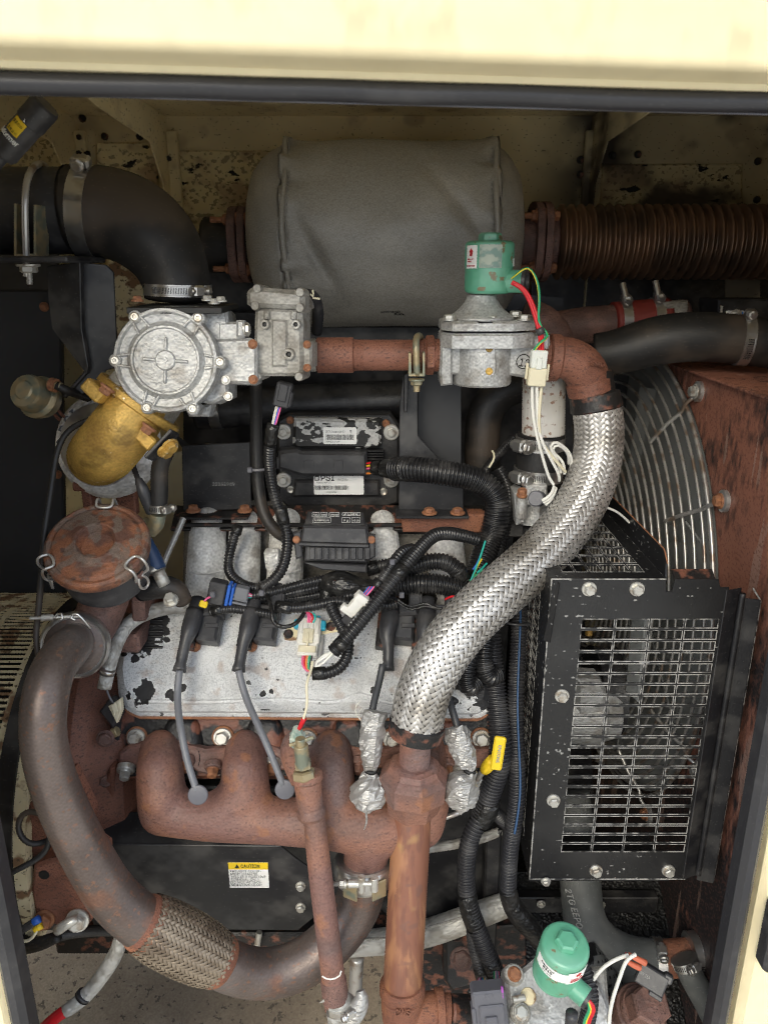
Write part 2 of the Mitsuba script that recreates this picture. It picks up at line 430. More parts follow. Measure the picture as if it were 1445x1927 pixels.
def patch_col(p, n, uv):
    c = mix((.70, .60, .34), (.42, .31, .18), S(0.45, 0.7, B(p, 22, 5, 4)))
    c = mix(c, (.10, .07, .04), S(0.56, 0.64, B(p, 150, 3)) * 0.6)
    c = mix(c, (.05, .04, .03), S(0.24, 0.42, p.x) * (0.35 + 0.6 * S(0.4, 0.6, B(p, 9, 14, 4))))  # same soot and painted shade carried onto the right wall patches
    return mix(c, (.012, .011, .01), S(0.64, 0.67, fbm(p.x * 30, p.y * 10, p.z * 46, 5)))
mat('cream_patch', patch_col, 0.7, 0, 0.3, grain(300, 0.0012))
def cream_old(p, n, uv):
    c = mix((.66, .58, .38), (.22, .13, .07), S(0.52, 0.66, B(p, 42, 2, 4)))
    return mix(c, (.09, .06, .04), S(0.62, 0.74, B(p, 170, 8)) * 0.8)
mat('cream_rusty', cream_old, 0.55, 0, 0.4)

def cast(a, b, f=500):
    def fn(p, n, uv):
        c = mix(a, b, S(0.3, 0.7, B(p, 18, 7)))
        c = mix(c, (.20, .175, .145), S(0.52, 0.74, B(p, 38, 3, 4)) * 0.6)
        return c * (0.72 + 0.54 * N(p, f))
    return fn
mat('alum', cast((.47, .475, .47), (.35, .35, .34), 400), 0.46, 0.4, 0.5, grain(260, 0.0008))
mat('alum_dirty', cast((.40, .39, .36), (.24, .225, .195), 380), 0.55, 0.3, 0.5, grain(350, 0.0010))
mat('alum_bright', cast((.80, .79, .77), (.64, .63, .60), 300), 0.55, 0.05, 0.4, grain(220, 0.0012))
mat('alum_white', cast((.74, .74, .72), (.56, .555, .535), 320), 0.6, 0.15, 0.4, grain(230, 0.0016))
mat('white_rust', lambda p, n, uv: mix(mix((.52, .50, .46), (.40, .37, .32), S(0.4, 0.7, B(p, 16, 2))), (.20, .10, .06), S(0.56, 0.66, B(p, 150, 3) * 0.7 + 0.3 * B(p, 18, 7)) * 0.85), 0.5, 0, 0.4)
mat('zinc', lambda p, n, uv: mix((.52, .51, .47), (.26, .20, .14), S(0.5, 0.75, B(p, 110, 3)) * 0.7), 0.38, 0.6, 0.5)
mat('bolt_rust', lambda p, n, uv: mix((.34, .15, .07), (.17, .075, .045), N(p, 240)), 0.7, 0.0, 0.4, grain(350, 0.0005))
mat('brass_dirty', lambda p, n, uv: mix((.36, .29, .17), (.20, .22, .17), S(0.4, 0.7, B(p, 70, 5))), 0.45, 0.5, 0.5, grain(400, 0.0004))
mat('verdigris', lambda p, n, uv: mix((.40, .45, .38), (.20, .30, .26), S(0.4, 0.7, B(p, 120, 5))), 0.6, 0.1, 0.4)
mat('stainless', lambda p, n, uv: mix((.56, .55, .53), (.36, .32, .27), S(0.5, 0.8, B(p, 60, 8)) * 0.7), 0.27, 0.9, 0.5)
mat('wire_steel', lambda p, n, uv: mix((.52, .51, .49), (.26, .17, .11), S(0.52, 0.70, B(p, 40, 2, 4)) * 0.8), 0.34, 0.7, 0.5)
mat('gold', lambda p, n, uv: mix(mix((.50, .315, .075), (.35, .205, .05), S(0.35, 0.7, B(p, 24, 3, 4))), (.66, .60, .46), S(0.63, 0.68, B(p, 230, 6) * 0.5 + 0.5 * B(p, 12, 1)) * 0.75) * (0.8 + 0.4 * N(p, 420)) * (1 - 0.5 * S(0.55, 0.72, B(p, 32, 17, 4))), 0.45, 0.35, 0.5, grain(420, 0.0005))
mat('green', lambda p, n, uv: mix(mix((.095, .33, .21), (.20, .42, .31), S(0.45, 0.75, B(p, 28, 5, 4)) * 0.6), (.19, .12, .06), S(0.665, 0.72, B(p, 75, 13, 4)) * 0.85), 0.33, 0, 0.5, coat=0.4)
mat('blanket', lambda p, n, uv: mix((.285, .27, .238), (.36, .34, .30), S(0.3, 0.7, B(p, 9, 3))) * (0.80 + 0.40 * N(p, 520)) * (1 - 0.22 * S(0.45, 0.7, B(p, 6, 9, 4))), 0.42, 0, 0.6,
    lambda p, n, uv: B(p, 22) * 0.0014 + N(p, 600) * 0.0002, sheen=0.3)
mat('stitch', lambda p, n, uv: mix((.30, .29, .27), (.16, .155, .14), N(p, 300)), 0.8)
mat('braid_bright', lambda p, n, uv: mix((.62, .60, .57), (.32, .29, .25), S(0.42, 0.72, B(p, 16, 2, 4)) * 0.85) * (0.72 + 0.45 * N(p, 240)), 0.42, 0.7, 0.5)
mat('braid_core', (.035, .033, .03), 0.6)
mat('braid_bronze', lambda p, n, uv: mix((.29, .235, .175), (.17, .13, .095), S(0.4, 0.7, B(p, 26, 2))) * (0.8 + 0.4 * N(p, 300)), 0.4, 0.6, 0.5)
mat('foil', lambda p, n, uv: mix((.44, .43, .41), (.24, .22, .19), S(0.5, 0.75, B(p, 30, 3)) * 0.7), 0.38, 0.55, 0.5, lambda p, n, uv: fbm(p.x * 90, p.y * 90, p.z * 420, 3) * 0.004)
mat('sleeve', lambda p, n, uv: mix((.46, .455, .43), (.30, .285, .255), S(0.4, 0.7, B(p, 60, 3))), 0.5, 0.35, 0.5, lambda p, n, uv: B(p, 180, 5) * 0.004)
mat('bounce_pavement', lambda p, n, uv: mix((.58, .55, .49), (.48, .45, .39), B(p, 4, 1)), 0.9, 0, 0.2)  # pale concrete for the added bounce sheet
mat('concrete', lambda p, n, uv: mix(mix((.38, .315, .235), (.28, .225, .168), S(0.3, 0.7, B(p, 7, 2, 5))), (.07, .06, .05), S(0.70, 0.74, B(p, 110, 9)) * 0.7) * (0.84 + 0.32 * N(p, 320)), 0.9, 0, 0.2, grain(200, 0.0012))
mat('copper_bellows', lambda p, n, uv: mix((.20, .115, .07), (.10, .065, .045), S(0.4, 0.7, B(p, 16, 3))), 0.38, 0.6, 0.5)
for nm, c, ro in (('red', (.55, .012, .02), .4), ('pink', (.60, .10, .22), .45), ('yellow', (.72, .50, .02), .45), ('wgreen', (.02, .30, .13), .4), ('teal', (.02, .36, .30), .4), ('blue', (.02, .10, .42), .4), ('orange', (.62, .20, .03), .45),
                  ('purple', (.33, .07, .36), .45), ('white', (.66, .65, .60), .45), ('cream_plastic', (.60, .55, .40), .45), ('grey_wire', (.14, .145, .16), .45), ('dark_wire', (.04, .042, .046), .45), ('dark_blue', (.02, .045, .11), .4),
                  ('cyan', (.03, .34, .50), .4), ('ink', (.012, .012, .012), .5), ('paper', (.74, .74, .72), .5), ('grey_ink', (.26, .26, .25), .6), ('red_ink', (.42, .02, .03), .5), ('silicone', (.17, .022, .016), .6), ('clear_plastic', (.60, .62, .58), .3), ('grey_plastic', (.10, .10, .115), .4), ('black_gasket', (.01, .01, .01), .5), ('cast_mark', (.30, .30, .29), .5), ('grey_paint', (.21, .22, .22), .5), ('copper_terminal', (.50, .13, .07), .35)):
    mat(nm, c, ro)
# ---------------------------------------------------------------- setting
g = TM([[-60, -60, 0], [60, -60, 0], [60, 60, 0], [-60, 60, 0]], [[0, 1, 2], [0, 2, 3]])
structure('ground', g, 'concrete')
structure('bounce_pavement', TM([[-60, -60, 0.004], [60, -60, 0.004], [60, 0.58, 0.004], [-60, 0.58, 0.004]], [[0, 1, 2], [0, 2, 3]]), 'bounce_pavement')  # unseen pale sheet, added to bounce light into the bay

# ---------------------------------------------------------------- enclosure
enc = thing('generator_enclosure', 'cream painted steel generator housing with its side opening framed by black rubber seal', 'enclosure')
WF = Fr([0, 0, 0], [1, 0, 0], [0, 0, 1])                       # world axes: u = x, v = y, n = z
P0, P1 = at(0, 151, 0.697), at(1445, 197, 0.785)
LN = unit(np.array([P1[0] - P0[0], P1[1] - P0[1], 0]))
OUT = np.array([LN[1], -LN[0], 0])
ZS = 0.5 * (P0[2] + P1[2])
def fas(x):                                                     # the seal line at world x
    q = P0 + LN * ((x - P0[0]) / LN[0]); q[2] = ZS
    return q
def sweep(prof, x0, x1, nseg=40):
    """Open profile [(out, dz)] swept along the top edge of the opening, as a 1.5 mm sheet."""
    prof = np.array(prof, float)
    d = np.gradient(prof, axis=0); nn = np.stack([-d[:, 1], d[:, 0]], 1); nn /= np.linalg.norm(nn, axis=1, keepdims=True)
    loop = np.vstack([prof, (prof + nn * 0.0015)[::-1]])
    xs = np.linspace(x0, x1, nseg)
    V = np.vstack([fas(x) + loop[:, :1] * OUT + loop[:, 1:] * np.array([0, 0, 1.0]) for x in xs])
    k = len(loop); i = np.arange(k); j = (i + 1) % k
    Fc = []
    for s in range(nseg - 1):
        lo, hi = s * k, (s + 1) * k
        Fc += [np.stack([lo + i, lo + j, hi + j], 1), np.stack([lo + i, hi + j, hi + i], 1)]
    m = TM(V, np.vstack(Fc))
    return m
arc = [(0.036 + 0.010 * math.sin(a), 0.026 - 0.010 * math.cos(a)) for a in np.linspace(0.0, 1.5, 8)]
put(enc, 'fascia', sweep([(-0.004, 0.0085), (0.008, 0.009), (0.011, 0.0135), (0.024, 0.0145)] + arc + [(0.047, 0.06), (0.048, 0.14), (0.048, 0.19)], -1.05, 1.1), 'cream', 30)
put(enc, 'roof', slab(WF, [(-1.05, 0.55), (1.1, 0.66), (1.1, 1.70), (-1.05, 1.70)], ZS + 0.19, ZS + 0.196, loc=True), 'cream', False)
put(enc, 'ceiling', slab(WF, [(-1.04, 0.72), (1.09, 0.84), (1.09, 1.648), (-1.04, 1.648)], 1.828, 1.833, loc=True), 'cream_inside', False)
rs = np.random.default_rng(3)
pts = [fas(x) + np.array([0, 0, 0.0006 * rs.normal()]) for x in np.linspace(-1.0, 1.05, 40)]
put(enc, 'rubber_seal', tube(pts, 0.0086, n=18, step=0.02), 'seal', True, 'black rubber bulb seal along the top of the opening')
put(enc, 'seal_strip', tube([fas(x) + OUT * -0.002 + np.array([0, 0, -0.0082]) for x in np.linspace(-1.0, 1.05, 20)], 0.0010, n=8, step=0.03), 'grey_plastic', True)
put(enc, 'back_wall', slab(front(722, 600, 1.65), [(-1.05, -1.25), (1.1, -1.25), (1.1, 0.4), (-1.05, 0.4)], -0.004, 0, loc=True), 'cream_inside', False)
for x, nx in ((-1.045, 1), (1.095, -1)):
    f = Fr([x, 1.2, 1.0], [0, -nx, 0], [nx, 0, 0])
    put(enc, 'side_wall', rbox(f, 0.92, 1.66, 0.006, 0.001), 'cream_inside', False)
# front posts beside the opening, each with its seal
xl = at(20, 1750, 0.70)[0]; xr = at(1362, 1800, 0.785)[0]
put(enc, 'front_post', rbox(Fr([xl - 0.29, 0.70, 0.86], [1, 0, 0], [0, -1, 0]), 0.55, 1.68, 0.03, 0.006), 'cream', 30)
put(enc, 'front_post', rbox(Fr([xr + 0.315, 0.785, 0.86], [1, 0, 0], [0, -1, 0]), 0.58, 1.68, 0.03, 0.010), 'cream', 30)
for x, y in ((xl, 0.693), (xr, 0.778)):
    put(enc, 'rubber_seal', rbox(Fr([x, y, 0.86], [1, 0, 0], [0, -1, 0]), 0.022, 1.65, 0.034, 0.008), 'seal', 30)
put(enc, 'latch', cat(rbox(front(1464, 1760, 0.755), 0.035, 0.105, 0.03, 0.006), rbox(front(1468, 1760, 0.738), 0.03, 0.06, 0.014, 0.005)), 'black_plastic', 30, 'black latch on the right post')
# gussets from the ceiling down the back wall
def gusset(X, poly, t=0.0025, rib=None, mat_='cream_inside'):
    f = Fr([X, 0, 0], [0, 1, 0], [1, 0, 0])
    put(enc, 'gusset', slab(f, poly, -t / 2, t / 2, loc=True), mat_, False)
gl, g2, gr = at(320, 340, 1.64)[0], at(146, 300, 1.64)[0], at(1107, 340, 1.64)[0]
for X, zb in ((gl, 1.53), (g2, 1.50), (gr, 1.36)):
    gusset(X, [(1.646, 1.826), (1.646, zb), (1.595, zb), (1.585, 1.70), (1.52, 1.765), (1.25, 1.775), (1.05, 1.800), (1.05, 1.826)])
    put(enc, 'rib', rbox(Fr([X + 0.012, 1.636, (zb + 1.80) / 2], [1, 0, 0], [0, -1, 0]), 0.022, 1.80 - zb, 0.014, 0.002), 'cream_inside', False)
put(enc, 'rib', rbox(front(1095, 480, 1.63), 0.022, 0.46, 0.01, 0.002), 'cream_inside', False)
fb = front(300, 400, 1.645)
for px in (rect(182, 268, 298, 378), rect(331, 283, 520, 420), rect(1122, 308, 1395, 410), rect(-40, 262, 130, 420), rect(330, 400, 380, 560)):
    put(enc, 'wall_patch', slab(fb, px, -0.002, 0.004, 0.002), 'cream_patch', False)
for px, py in ((197, 256), (263, 256), (164, 290), (150, 288), (155, 222), (150, 258), (302, 297), (303, 362), (319, 298), (1092, 300), (1092, 328), (1153, 292), (1426, 303), (1424, 375), (1200, 290)):
    put(enc, 'bolt', hexhead(at(px, py, 1.632), [0, -1, 0], 0.0055, 0.007, 1.3), 'black_rust', 25)
ctex = front(230, 540, 1.5)
put(enc, 'inner_panel', slab(ctex, [(205, 470), (420, 470), (420, 700), (205, 700)], -0.004, 0), 'cream_rusty', False)
put(enc, 'inner_panel', slab(front(330, 950, 1.45), [(305, 850), (350, 850), (352, 1180), (250, 1240), (240, 1100)], -0.004, 0), 'cream', False)
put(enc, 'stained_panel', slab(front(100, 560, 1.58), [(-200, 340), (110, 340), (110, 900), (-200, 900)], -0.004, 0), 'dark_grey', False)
# far end, behind the radiator
sk = thing('skid_base', 'black speckled base panel under the radiator hoses at the bottom right', 'base')
put(sk, 'sloped_panel', slab(Fr(at(1150, 1740, 1.08), [1, 0, 0], unit([0, -0.6, 0.8])), [(880, 1640), (1330, 1640), (1345, 1990), (880, 1990)], -0.012, 0, 0.002), 'foam', False)
put(sk, 'floor_panel', slab(WF, [(0.06, 0.86), (0.62, 0.86), (0.62, 1.6), (0.06, 1.6)], 0.20, 0.215, loc=True), 'foam', False)
put(sk, 'rail', rbox(front(1080, 1697, 1.10), 0.30, 0.035, 0.02, 0.002), 'black_paint', 25)
bolts(sk, [at(1018, 1702, 1.085), at(1131, 1704, 1.085)], [0, -1, 0], 0.006, 'zinc')
backing = thing('dark_backing', 'dull black sheet added behind the engine to darken the depth below the wrapped silencer', 'panel')
fb2 = front(700, 760, 1.47)
put(backing, 'sheet', slab(fb2, [(345, 500), (1060, 560), (1100, 1150), (1120, 1560), (345, 1560)], -0.004, 0), 'black_paint', False)  # added black sheet, keeps the depth behind the engine dark
put(backing, 'flange', rbox(front(690, 600, 1.46), 0.62, 0.03, 0.02, 0.003), 'black_paint', 25)
solo('dark_filler_sheet', slab(front(1200, 560, 1.60), [(1000, 500), (1460, 500), (1460, 800), (1000, 800)], -0.004, 0), 'black_paint', 'black sheet added to darken the depth behind the thick black hose at right', 'panel', smooth=False)  # added black sheet standing in for the darkness behind the hose

# ---------------------------------------------------------------- wrapped silencer with flanges and bellows
muf = thing('silencer', 'large silencer wrapped in a stitched grey fabric heat blanket', 'silencer')
mc = np.array([0.0, 1.42, 1.597]); mr = 0.151
mx = lambda px: at(px, 430, 1.28)[0]
x0, xs0, xs1, x1 = mx(449), mx(530), mx(938), mx(1000)
def blanket(prof, dents=1.0, seed=1):
    m = lathe([0, mc[1], mc[2]], [1, 0, 0], prof, 120)
    return m
prof = [(xs0 - 0.004 + (xs1 - xs0 + 0.008) * k / 60, 1.0) for k in range(61)]
m = lathe([0, mc[1], mc[2]], [1, 0, 0], [(h, mr) for h, r in prof], 160)
v = np.array(m.vertices); a = np.arctan2(v[:, 2] - mc[2], -(v[:, 1] - mc[1])); u = (v[:, 0] - xs0) / (xs1 - xs0)
rad = np.hypot(v[:, 1] - mc[1], v[:, 2] - mc[2])
edge = np.exp(-np.clip(u, 0, 1) / 0.055) + np.exp(-np.clip(1 - u, 0, 1) / 0.055)
q = np.column_stack([v[:, 0] * 9, a * 2.2, a * 0])
d = (meshkit.fbm(q + 3.3, 3, 5) - 0.5) * 0.011 + (meshkit.noise(np.column_stack([a * 9, u * 3.0, u * 0]), 4) - 0.5) * 0.026 * edge
d -= 0.011 * np.exp(-((u - 0.10 - 0.22 * np.clip(-a, -0.3, 1)) / 0.045) ** 2) * np.exp(-((a + 0.25) / 0.4) ** 2)
d -= 0.008 * np.exp(-((u - 0.93 + 0.35 * np.clip(a, -0.2, 1)) / 0.05) ** 2) * np.exp(-((a - 0.25) / 0.4) ** 2)
fl = 0.010 * np.cos(2 * (a - 0.9)) * 0.5
sc = (rad + d + fl) / np.maximum(rad, 1e-6); sc = np.where(rad < 1e-4, 1, sc)
v[:, 1] = mc[1] + (v[:, 1] - mc[1]) * sc; v[:, 2] = mc[2] + (v[:, 2] - mc[2]) * sc
put(muf, 'blanket', TM(v, m.faces), 'blanket', True)
for xa, xb, sg in ((xs0, x0, -1), (xs1, x1, 1)):
    e = lathe([0, mc[1], mc[2]], [1, 0, 0], [(xa + sg * k * abs(xb - xa), mr * r) for k, r in ((-0.02, 0.985), (0.12, 0.975), (0.35, 0.93), (0.6, 0.85), (0.85, 0.72), (1.0, 0.52), (0.98, 0.35))], 64)
    put(muf, 'end_cover', e, 'blanket', True)
for X in (xs0 + 0.004, xs1 - 0.004):
    ring = []
    for k in range(97):
        a = k * 2 * math.pi / 96; r = mr * 1.018 + 0.0025 * math.sin(7 * a) + 0.005 * math.cos(2 * (a - 0.9))
        ring.append([X + 0.0025 * math.sin(5 * a + X * 50), mc[1] - r * math.cos(a), mc[2] + r * math.sin(a)])
    put(muf, 'seam', tube(ring, 0.0045, n=8, step=0.01, caps=False), 'blanket', True)
    st = []
    sgn = 1 if X < 0 else -1
    for k in range(150):
        a = -1.5 + k * 3.4 / 150; r = mr * 1.016 + 0.0025 * math.sin(7 * a) + 0.005 * math.cos(2 * (a - 0.9)) + 0.0012
        if k % 3 == 2: continue
        c = lambda b: np.array([X + sgn * 0.007 + 0.0025 * math.sin(5 * b + X * 50), mc[1] - r * math.cos(b), mc[2] + r * math.sin(b)])
        st.append(cyl(c(a), c(a + 0.017), 0.0012, 5))
    put(muf, 'stitching', cat(st), 'stitch', False, stuff=True)
from scipy.spatial import cKDTree
TREE = cKDTree(v)
for k, (s, w, dx, dy) in enumerate((('AUTON K DENISON', 0.034, 0, 0.0), ('MT JOY', 0.014, 0.018, -0.010), ('PAM8002', 0.018, 0.017, -0.016))):
    o = at(716 + (26 if k else 0), 549 + (0, 9, 15)[k], 1.36)
    dv = unit(np.array([0, o[1] - mc[1], o[2] - mc[2]]))
    o = np.array([o[0], mc[1], mc[2]]) + dv * mr
    tm_ = text(Fr(o, [1, 0, 0], dv), s, 0.0036, 0, 0.0006, width=w)
    tv = np.array(tm_.vertices); _, ii = TREE.query(tv - dv * 0.001, 3)
    base_ = np.mean((v[ii] - o) @ dv, axis=1)
    tv += dv * (base_ + 0.0004)[:, None]
    put(muf, 'print', TM(tv, tm_.faces), 'ink', False)

def flange(parent, X, r, t, name='flange', m_='rust_dark', cy=None, cz=None):
    y, z = (cy or mc[1]), (cz or mc[2] - 0.012)
    f = Fr([X, y, z], [0, -1, 0], [1, 0, 0])
    sq = [(r * 1.12 * math.cos(a) * (1 + 0.10 * abs(math.sin(2 * a)) ** 3), r * 1.12 * math.sin(a) * (1 + 0.10 * abs(math.sin(2 * a)) ** 3)) for a in np.linspace(0, 2 * math.pi, 48, endpoint=False)]
    put(parent, name, slab(f, sq, -t / 2, t / 2, 0.002, loc=True), m_, 25)
    for a in (0.8, 2.35, 3.93, 5.5):
        p = f.w(r * 0.98 * math.cos(a), r * 0.98 * math.sin(a), t / 2)
        put(parent, 'bolt', cat(hexhead(p, [1, 0, 0], 0.009, 0.011), hexhead(p - np.array([t, 0, 0]), [-1, 0, 0], 0.009, 0.009), cyl(p - np.array([t + 0.03, 0, 0]), p, 0.005, 10)), 'bolt_rust', 25)
pf = thing('exhaust_inlet_pipe', 'dark exhaust stub with a bolted rusty flange left of the wrapped silencer', 'pipe')
xf = mx(415)
put(pf, 'pipe', cyl([mx(345), mc[1], mc[2] - 0.012], [x0 + 0.03, mc[1], mc[2] - 0.012], 0.047, 32), 'rubber', 30)
flange(pf, xf, 0.057, 0.014); flange(pf, xf + 0.016, 0.057, 0.012)
bl = thing('exhaust_bellows', 'rusty copper coloured corrugated steel bellows right of the wrapped silencer', 'bellows')
zb = at(1250, 455, 1.40)[2]; yb = 1.42
xf = mx(1038)
put(bl, 'neck', cyl([mx(985), yb, zb], [mx(1084), yb, zb], 0.050, 32), 'rust_dark', 30)
flange(bl, xf, 0.060, 0.013, cy=yb, cz=zb); flange(bl, xf + 0.015, 0.060, 0.013, cy=yb, cz=zb)
prof = []
xx = mx(1080); per = 0.0165
for k in range(34):
    for u, r in ((0, 0.0535), (0.18, 0.0535), (0.30, 0.060), (0.42, 0.0635), (0.56, 0.0635), (0.68, 0.060), (0.80, 0.0535)):
        prof.append((xx + (k + u) * per, r))
put(bl, 'convolutions', lathe([0, yb, zb], [1, 0, 0], prof, 64), 'copper_bellows', True)

# ---------------------------------------------------------------- air intake, top left
ip = thing('intake_pipe', 'straight black air intake pipe running in from the left edge', 'pipe')
put(ip, 'pipe', ptube([(-180, 398, 1.13), (60, 397, 1.13), (175, 397, 1.13)], 77, n=48, smooth=False), 'black_plastic', True)
ie = thing('intake_elbow', 'wide black rubber elbow bending down from the intake pipe to the round mixer', 'hose')
put(ie, 'elbow', ptube([(138, 397, 1.13), (180, 398, 1.13), (235, 410, 1.13), (288, 446, 1.12), (322, 498, 1.11), (334, 545, 1.10), (335, 562, 1.10)], [81, 82, 82, 78, 68, 61, 61], n=56), 'rubber', True)
c = at(168, 398, 1.13)
band, scr = clamp(c, unit([1, 0, -0.12]), 82 * mpp(168, 398, 1.13), 0.024, sdir=[0.1, -0.45, 0.9], scr=0.008)
bk_ = put(ie, 'band_clamp', band, 'stainless', 30); put(bk_, 'screw', scr, 'stainless', 25)
c = at(335, 545, 1.10); ax = unit([0.03, 0.0, 1]); R = 61.5 * mpp(335, 545, 1.10)
band, scr = clamp(c, ax, R, 0.0155, sdir=[0.75, -0.75, 0], scr=0.007)
bk_ = put(ie, 'band_clamp', band, 'stainless', 30, 'worm clamp at the lower end of the elbow'); put(bk_, 'screw', scr, 'stainless', 25)
put(bk_, 'slot', clamp_slots(c, ax, R, 0.0155, [0, -1, 0], -0.55, 0.50, 24), 'ink', False, stuff=True)

ub = thing('pipe_hanger', 'steel u bolt with channel saddle holding the intake pipe at the far left', 'u bolt')
put(ub, 'u_bolt', ptube([(50, 520, 1.045), (49, 470, 1.045), (47, 400, 1.042), (50, 345, 1.05), (60, 318, 1.075), (74, 308, 1.12), (88, 318, 1.18), (95, 345, 1.21)], 6.5, n=14), 'wire_steel', True)
fs = front(50, 440, 1.05)
put(ub, 'saddle', cat(slab(fs, rect(29, 383, 34, 477), -0.035, 0.004), slab(fs, rect(66, 385, 71, 477), -0.035, 0.004), slab(fs, rect(29, 477, 71, 482), -0.035, 0.004)), 'brass_dirty', False)
put(ub, 'nut', hexhead(at(53, 498, 1.045), [0, 0, -1], 0.0115, 0.010), 'zinc', 25)
put(ub, 'threaded_end', ptube([(54, 505, 1.045), (56, 535, 1.045)], 6, n=14, step=0.0004, rfun=corr(0.0018, 0.12)), 'zinc', True)
put(ub, 'nut', hexhead(at(112, 508, 1.12), [0, 0, -1], 0.0115, 0.010), 'zinc', 25)
put(ub, 'threaded_end', ptube([(113, 515, 1.12), (116, 552, 1.12)], 6.5, n=14, step=0.0004, rfun=corr(0.0018, 0.12)), 'zinc', True)

mb = thing('mounting_bracket', 'folded black steel bracket below the intake pipe, left of the round mixer', 'bracket')
y1 = 1.06
put(mb, 'top_plate', slab(Fr(at(60, 484, 1.0), [1, 0, 0], [0, 0, 1]), [(at(-40, 484, 1.0)[0] - at(60, 484, 1.0)[0], -0.16), (at(150, 484, 1.0)[0] - at(60, 484, 1.0)[0], -0.16), (at(150, 484, 1.0)[0] - at(60, 484, 1.0)[0], 0.0), (at(-40, 484, 1.0)[0] - at(60, 484, 1.0)[0], 0.0)], -0.006, 0, loc=True) if False else rbox(Fr(at(55, 488, 1.06), [1, 0, 0], [0, -1, 0]), 0.155, 0.008, 0.14, 0.002), 'black_paint', 30)
fw = front(120, 600, 1.07, yaw=-25)
put(mb, 'web', slab(fw, [(88, 500), (150, 492), (153, 620), (165, 690), (162, 704), (97, 618), (90, 560)], -0.006, 0, 0.001), 'black_paint', False)
fw2 = front(180, 600, 1.075, yaw=12)
put(mb, 'side_plate', slab(fw2, [(148, 492), (200, 498), (214, 512), (222, 690), (200, 697), (172, 738), (120, 747), (163, 702), (153, 620)], -0.006, 0, 0.001), 'black_paint', False)
put(mb, 'lip', tube(np.array([fw2.pw(151, 492, 0.002), fw2.pw(154, 620, 0.002), fw2.pw(163, 700, 0.002), fw2.pw(122, 746, 0.002)]), 0.003, n=8, smooth=False), 'black_paint', True)

solo('black_side_panel', slab(front(50, 800, 1.22, yaw=10), [(-150, 545), (110, 545), (115, 640), (120, 1000), (122, 1160), (20, 1168), (-150, 1120)], -0.02, 0, 0.003), 'dark_grey', 'large flat dark grey panel standing at the left edge behind the loose black cable', 'panel', smooth=False)
bs = thing('panel_screws', 'two rusty screws in the dark grey left panel', 'screw')
for px, py in ((83, 577), (108, 893)):
    put(bs, 'screw', hexhead(at(px, py, 1.20), [0.1, -1, 0], 0.0055, 0.005), 'bolt_rust', 25)

inf = thing('filter_indicator', 'black air filter gauge with yellow window hanging tilted in the top left corner', 'gauge')
fi = front(40, 255, 0.98, tilt=-5)
ca, cb = fi.pw(4, 290), fi.pw(88, 196)
axd = unit(cb - ca); L = np.linalg.norm(cb - ca)
Ri = 26 * mpp(40, 255, 0.98)
put(inf, 'body', lathe(ca, axd, [(0, Ri * 0.9), (0.004, Ri), (L * 0.62, Ri), (L * 0.63, Ri * 1.06), (L * 0.97, Ri * 1.06), (L, Ri * 0.95)], 40), 'black_plastic', 30)
put(inf, 'stem', cyl(ca - axd * 0.05, ca, Ri * 0.55, 20), 'black_plastic', 30)
sidev = unit(np.cross(axd, [0, -1, 0.2])); nrm = unit(np.cross(sidev, axd)); nrm = nrm if nrm[1] < 0 else -nrm
fd = Fr(ca + axd * L * 0.50 + nrm * (Ri * 0.995), axd, nrm)
def curved(fr, su, sv, R, t=0.0006, c=0.0, n=12):
    """A label of size su x sv lying on a cylinder of radius R whose axis runs along u of the frame, its middle at the frame's origin."""
    a = np.linspace(-sv / 2 / R, sv / 2 / R, n)
    V = []
    for rr in (R + c, R + c + t):
        for s in (-su / 2, su / 2):
            V.append(np.column_stack([np.full(n, s), rr * np.sin(a), rr * np.cos(a) - R]))
    V = fr.tf(np.vstack(V)); i = np.arange(n - 1)
    Fc = [np.stack([2 * n + i, 2 * n + i + 1, 3 * n + i + 1], 1), np.stack([2 * n + i, 3 * n + i + 1, 3 * n + i], 1)]
    for a_, b_ in ((0, 2), (1, 3)):
        Fc += [np.stack([a_ * n + i, a_ * n + i + 1, b_ * n + i + 1], 1), np.stack([a_ * n + i, b_ * n + i + 1, b_ * n + i], 1)]
    Fc.append([[0, n, 3 * n], [0, 3 * n, 2 * n], [n - 1, 2 * n - 1, 4 * n - 1], [n - 1, 4 * n - 1, 3 * n - 1]])
    return TM(V, np.vstack(Fc))
wk_ = put(inf, 'window', curved(fd, 0.019, 0.017, Ri), 'yellow', True, 'yellow window with black figures')
for k in range(4):
    for r in range(2):
        put(wk_, 'figure', wrap(fd, text(fd.at(-0.0085 + r * 0.0105, 0.0045 - k * 0.0035, 0.0005), ('25', '20', '15', '10')[k], 0.0021, 0.0002, 0.0005), Ri), 'ink', False)
put(inf, 'lettering', wrap(fd, text(fd.at(-0.0175, 0.016, 0.0002, -90), 'Informer', 0.006, 0.0, 0.0006, True, 0.030), Ri), 'paper', False)
for k, s in enumerate(('SERVICE WHEN', 'YELLOW REACHES', 'RED ZONE')):
    put(inf, 'lettering', wrap(fd, text(fd.at(0.0135 + k * 0.003, 0.010, 0.0002, -90), s, 0.0018, 0.0, 0.0006, False, 0.018), Ri), 'paper', False)
put(inf, 'arrow', slab(fd.at(0.0125, -0.002, 0.0), [(-0.002, -0.003), (0.003, 0), (-0.002, 0.003)], 0.0, 0.0008, loc=True), 'paper', False)
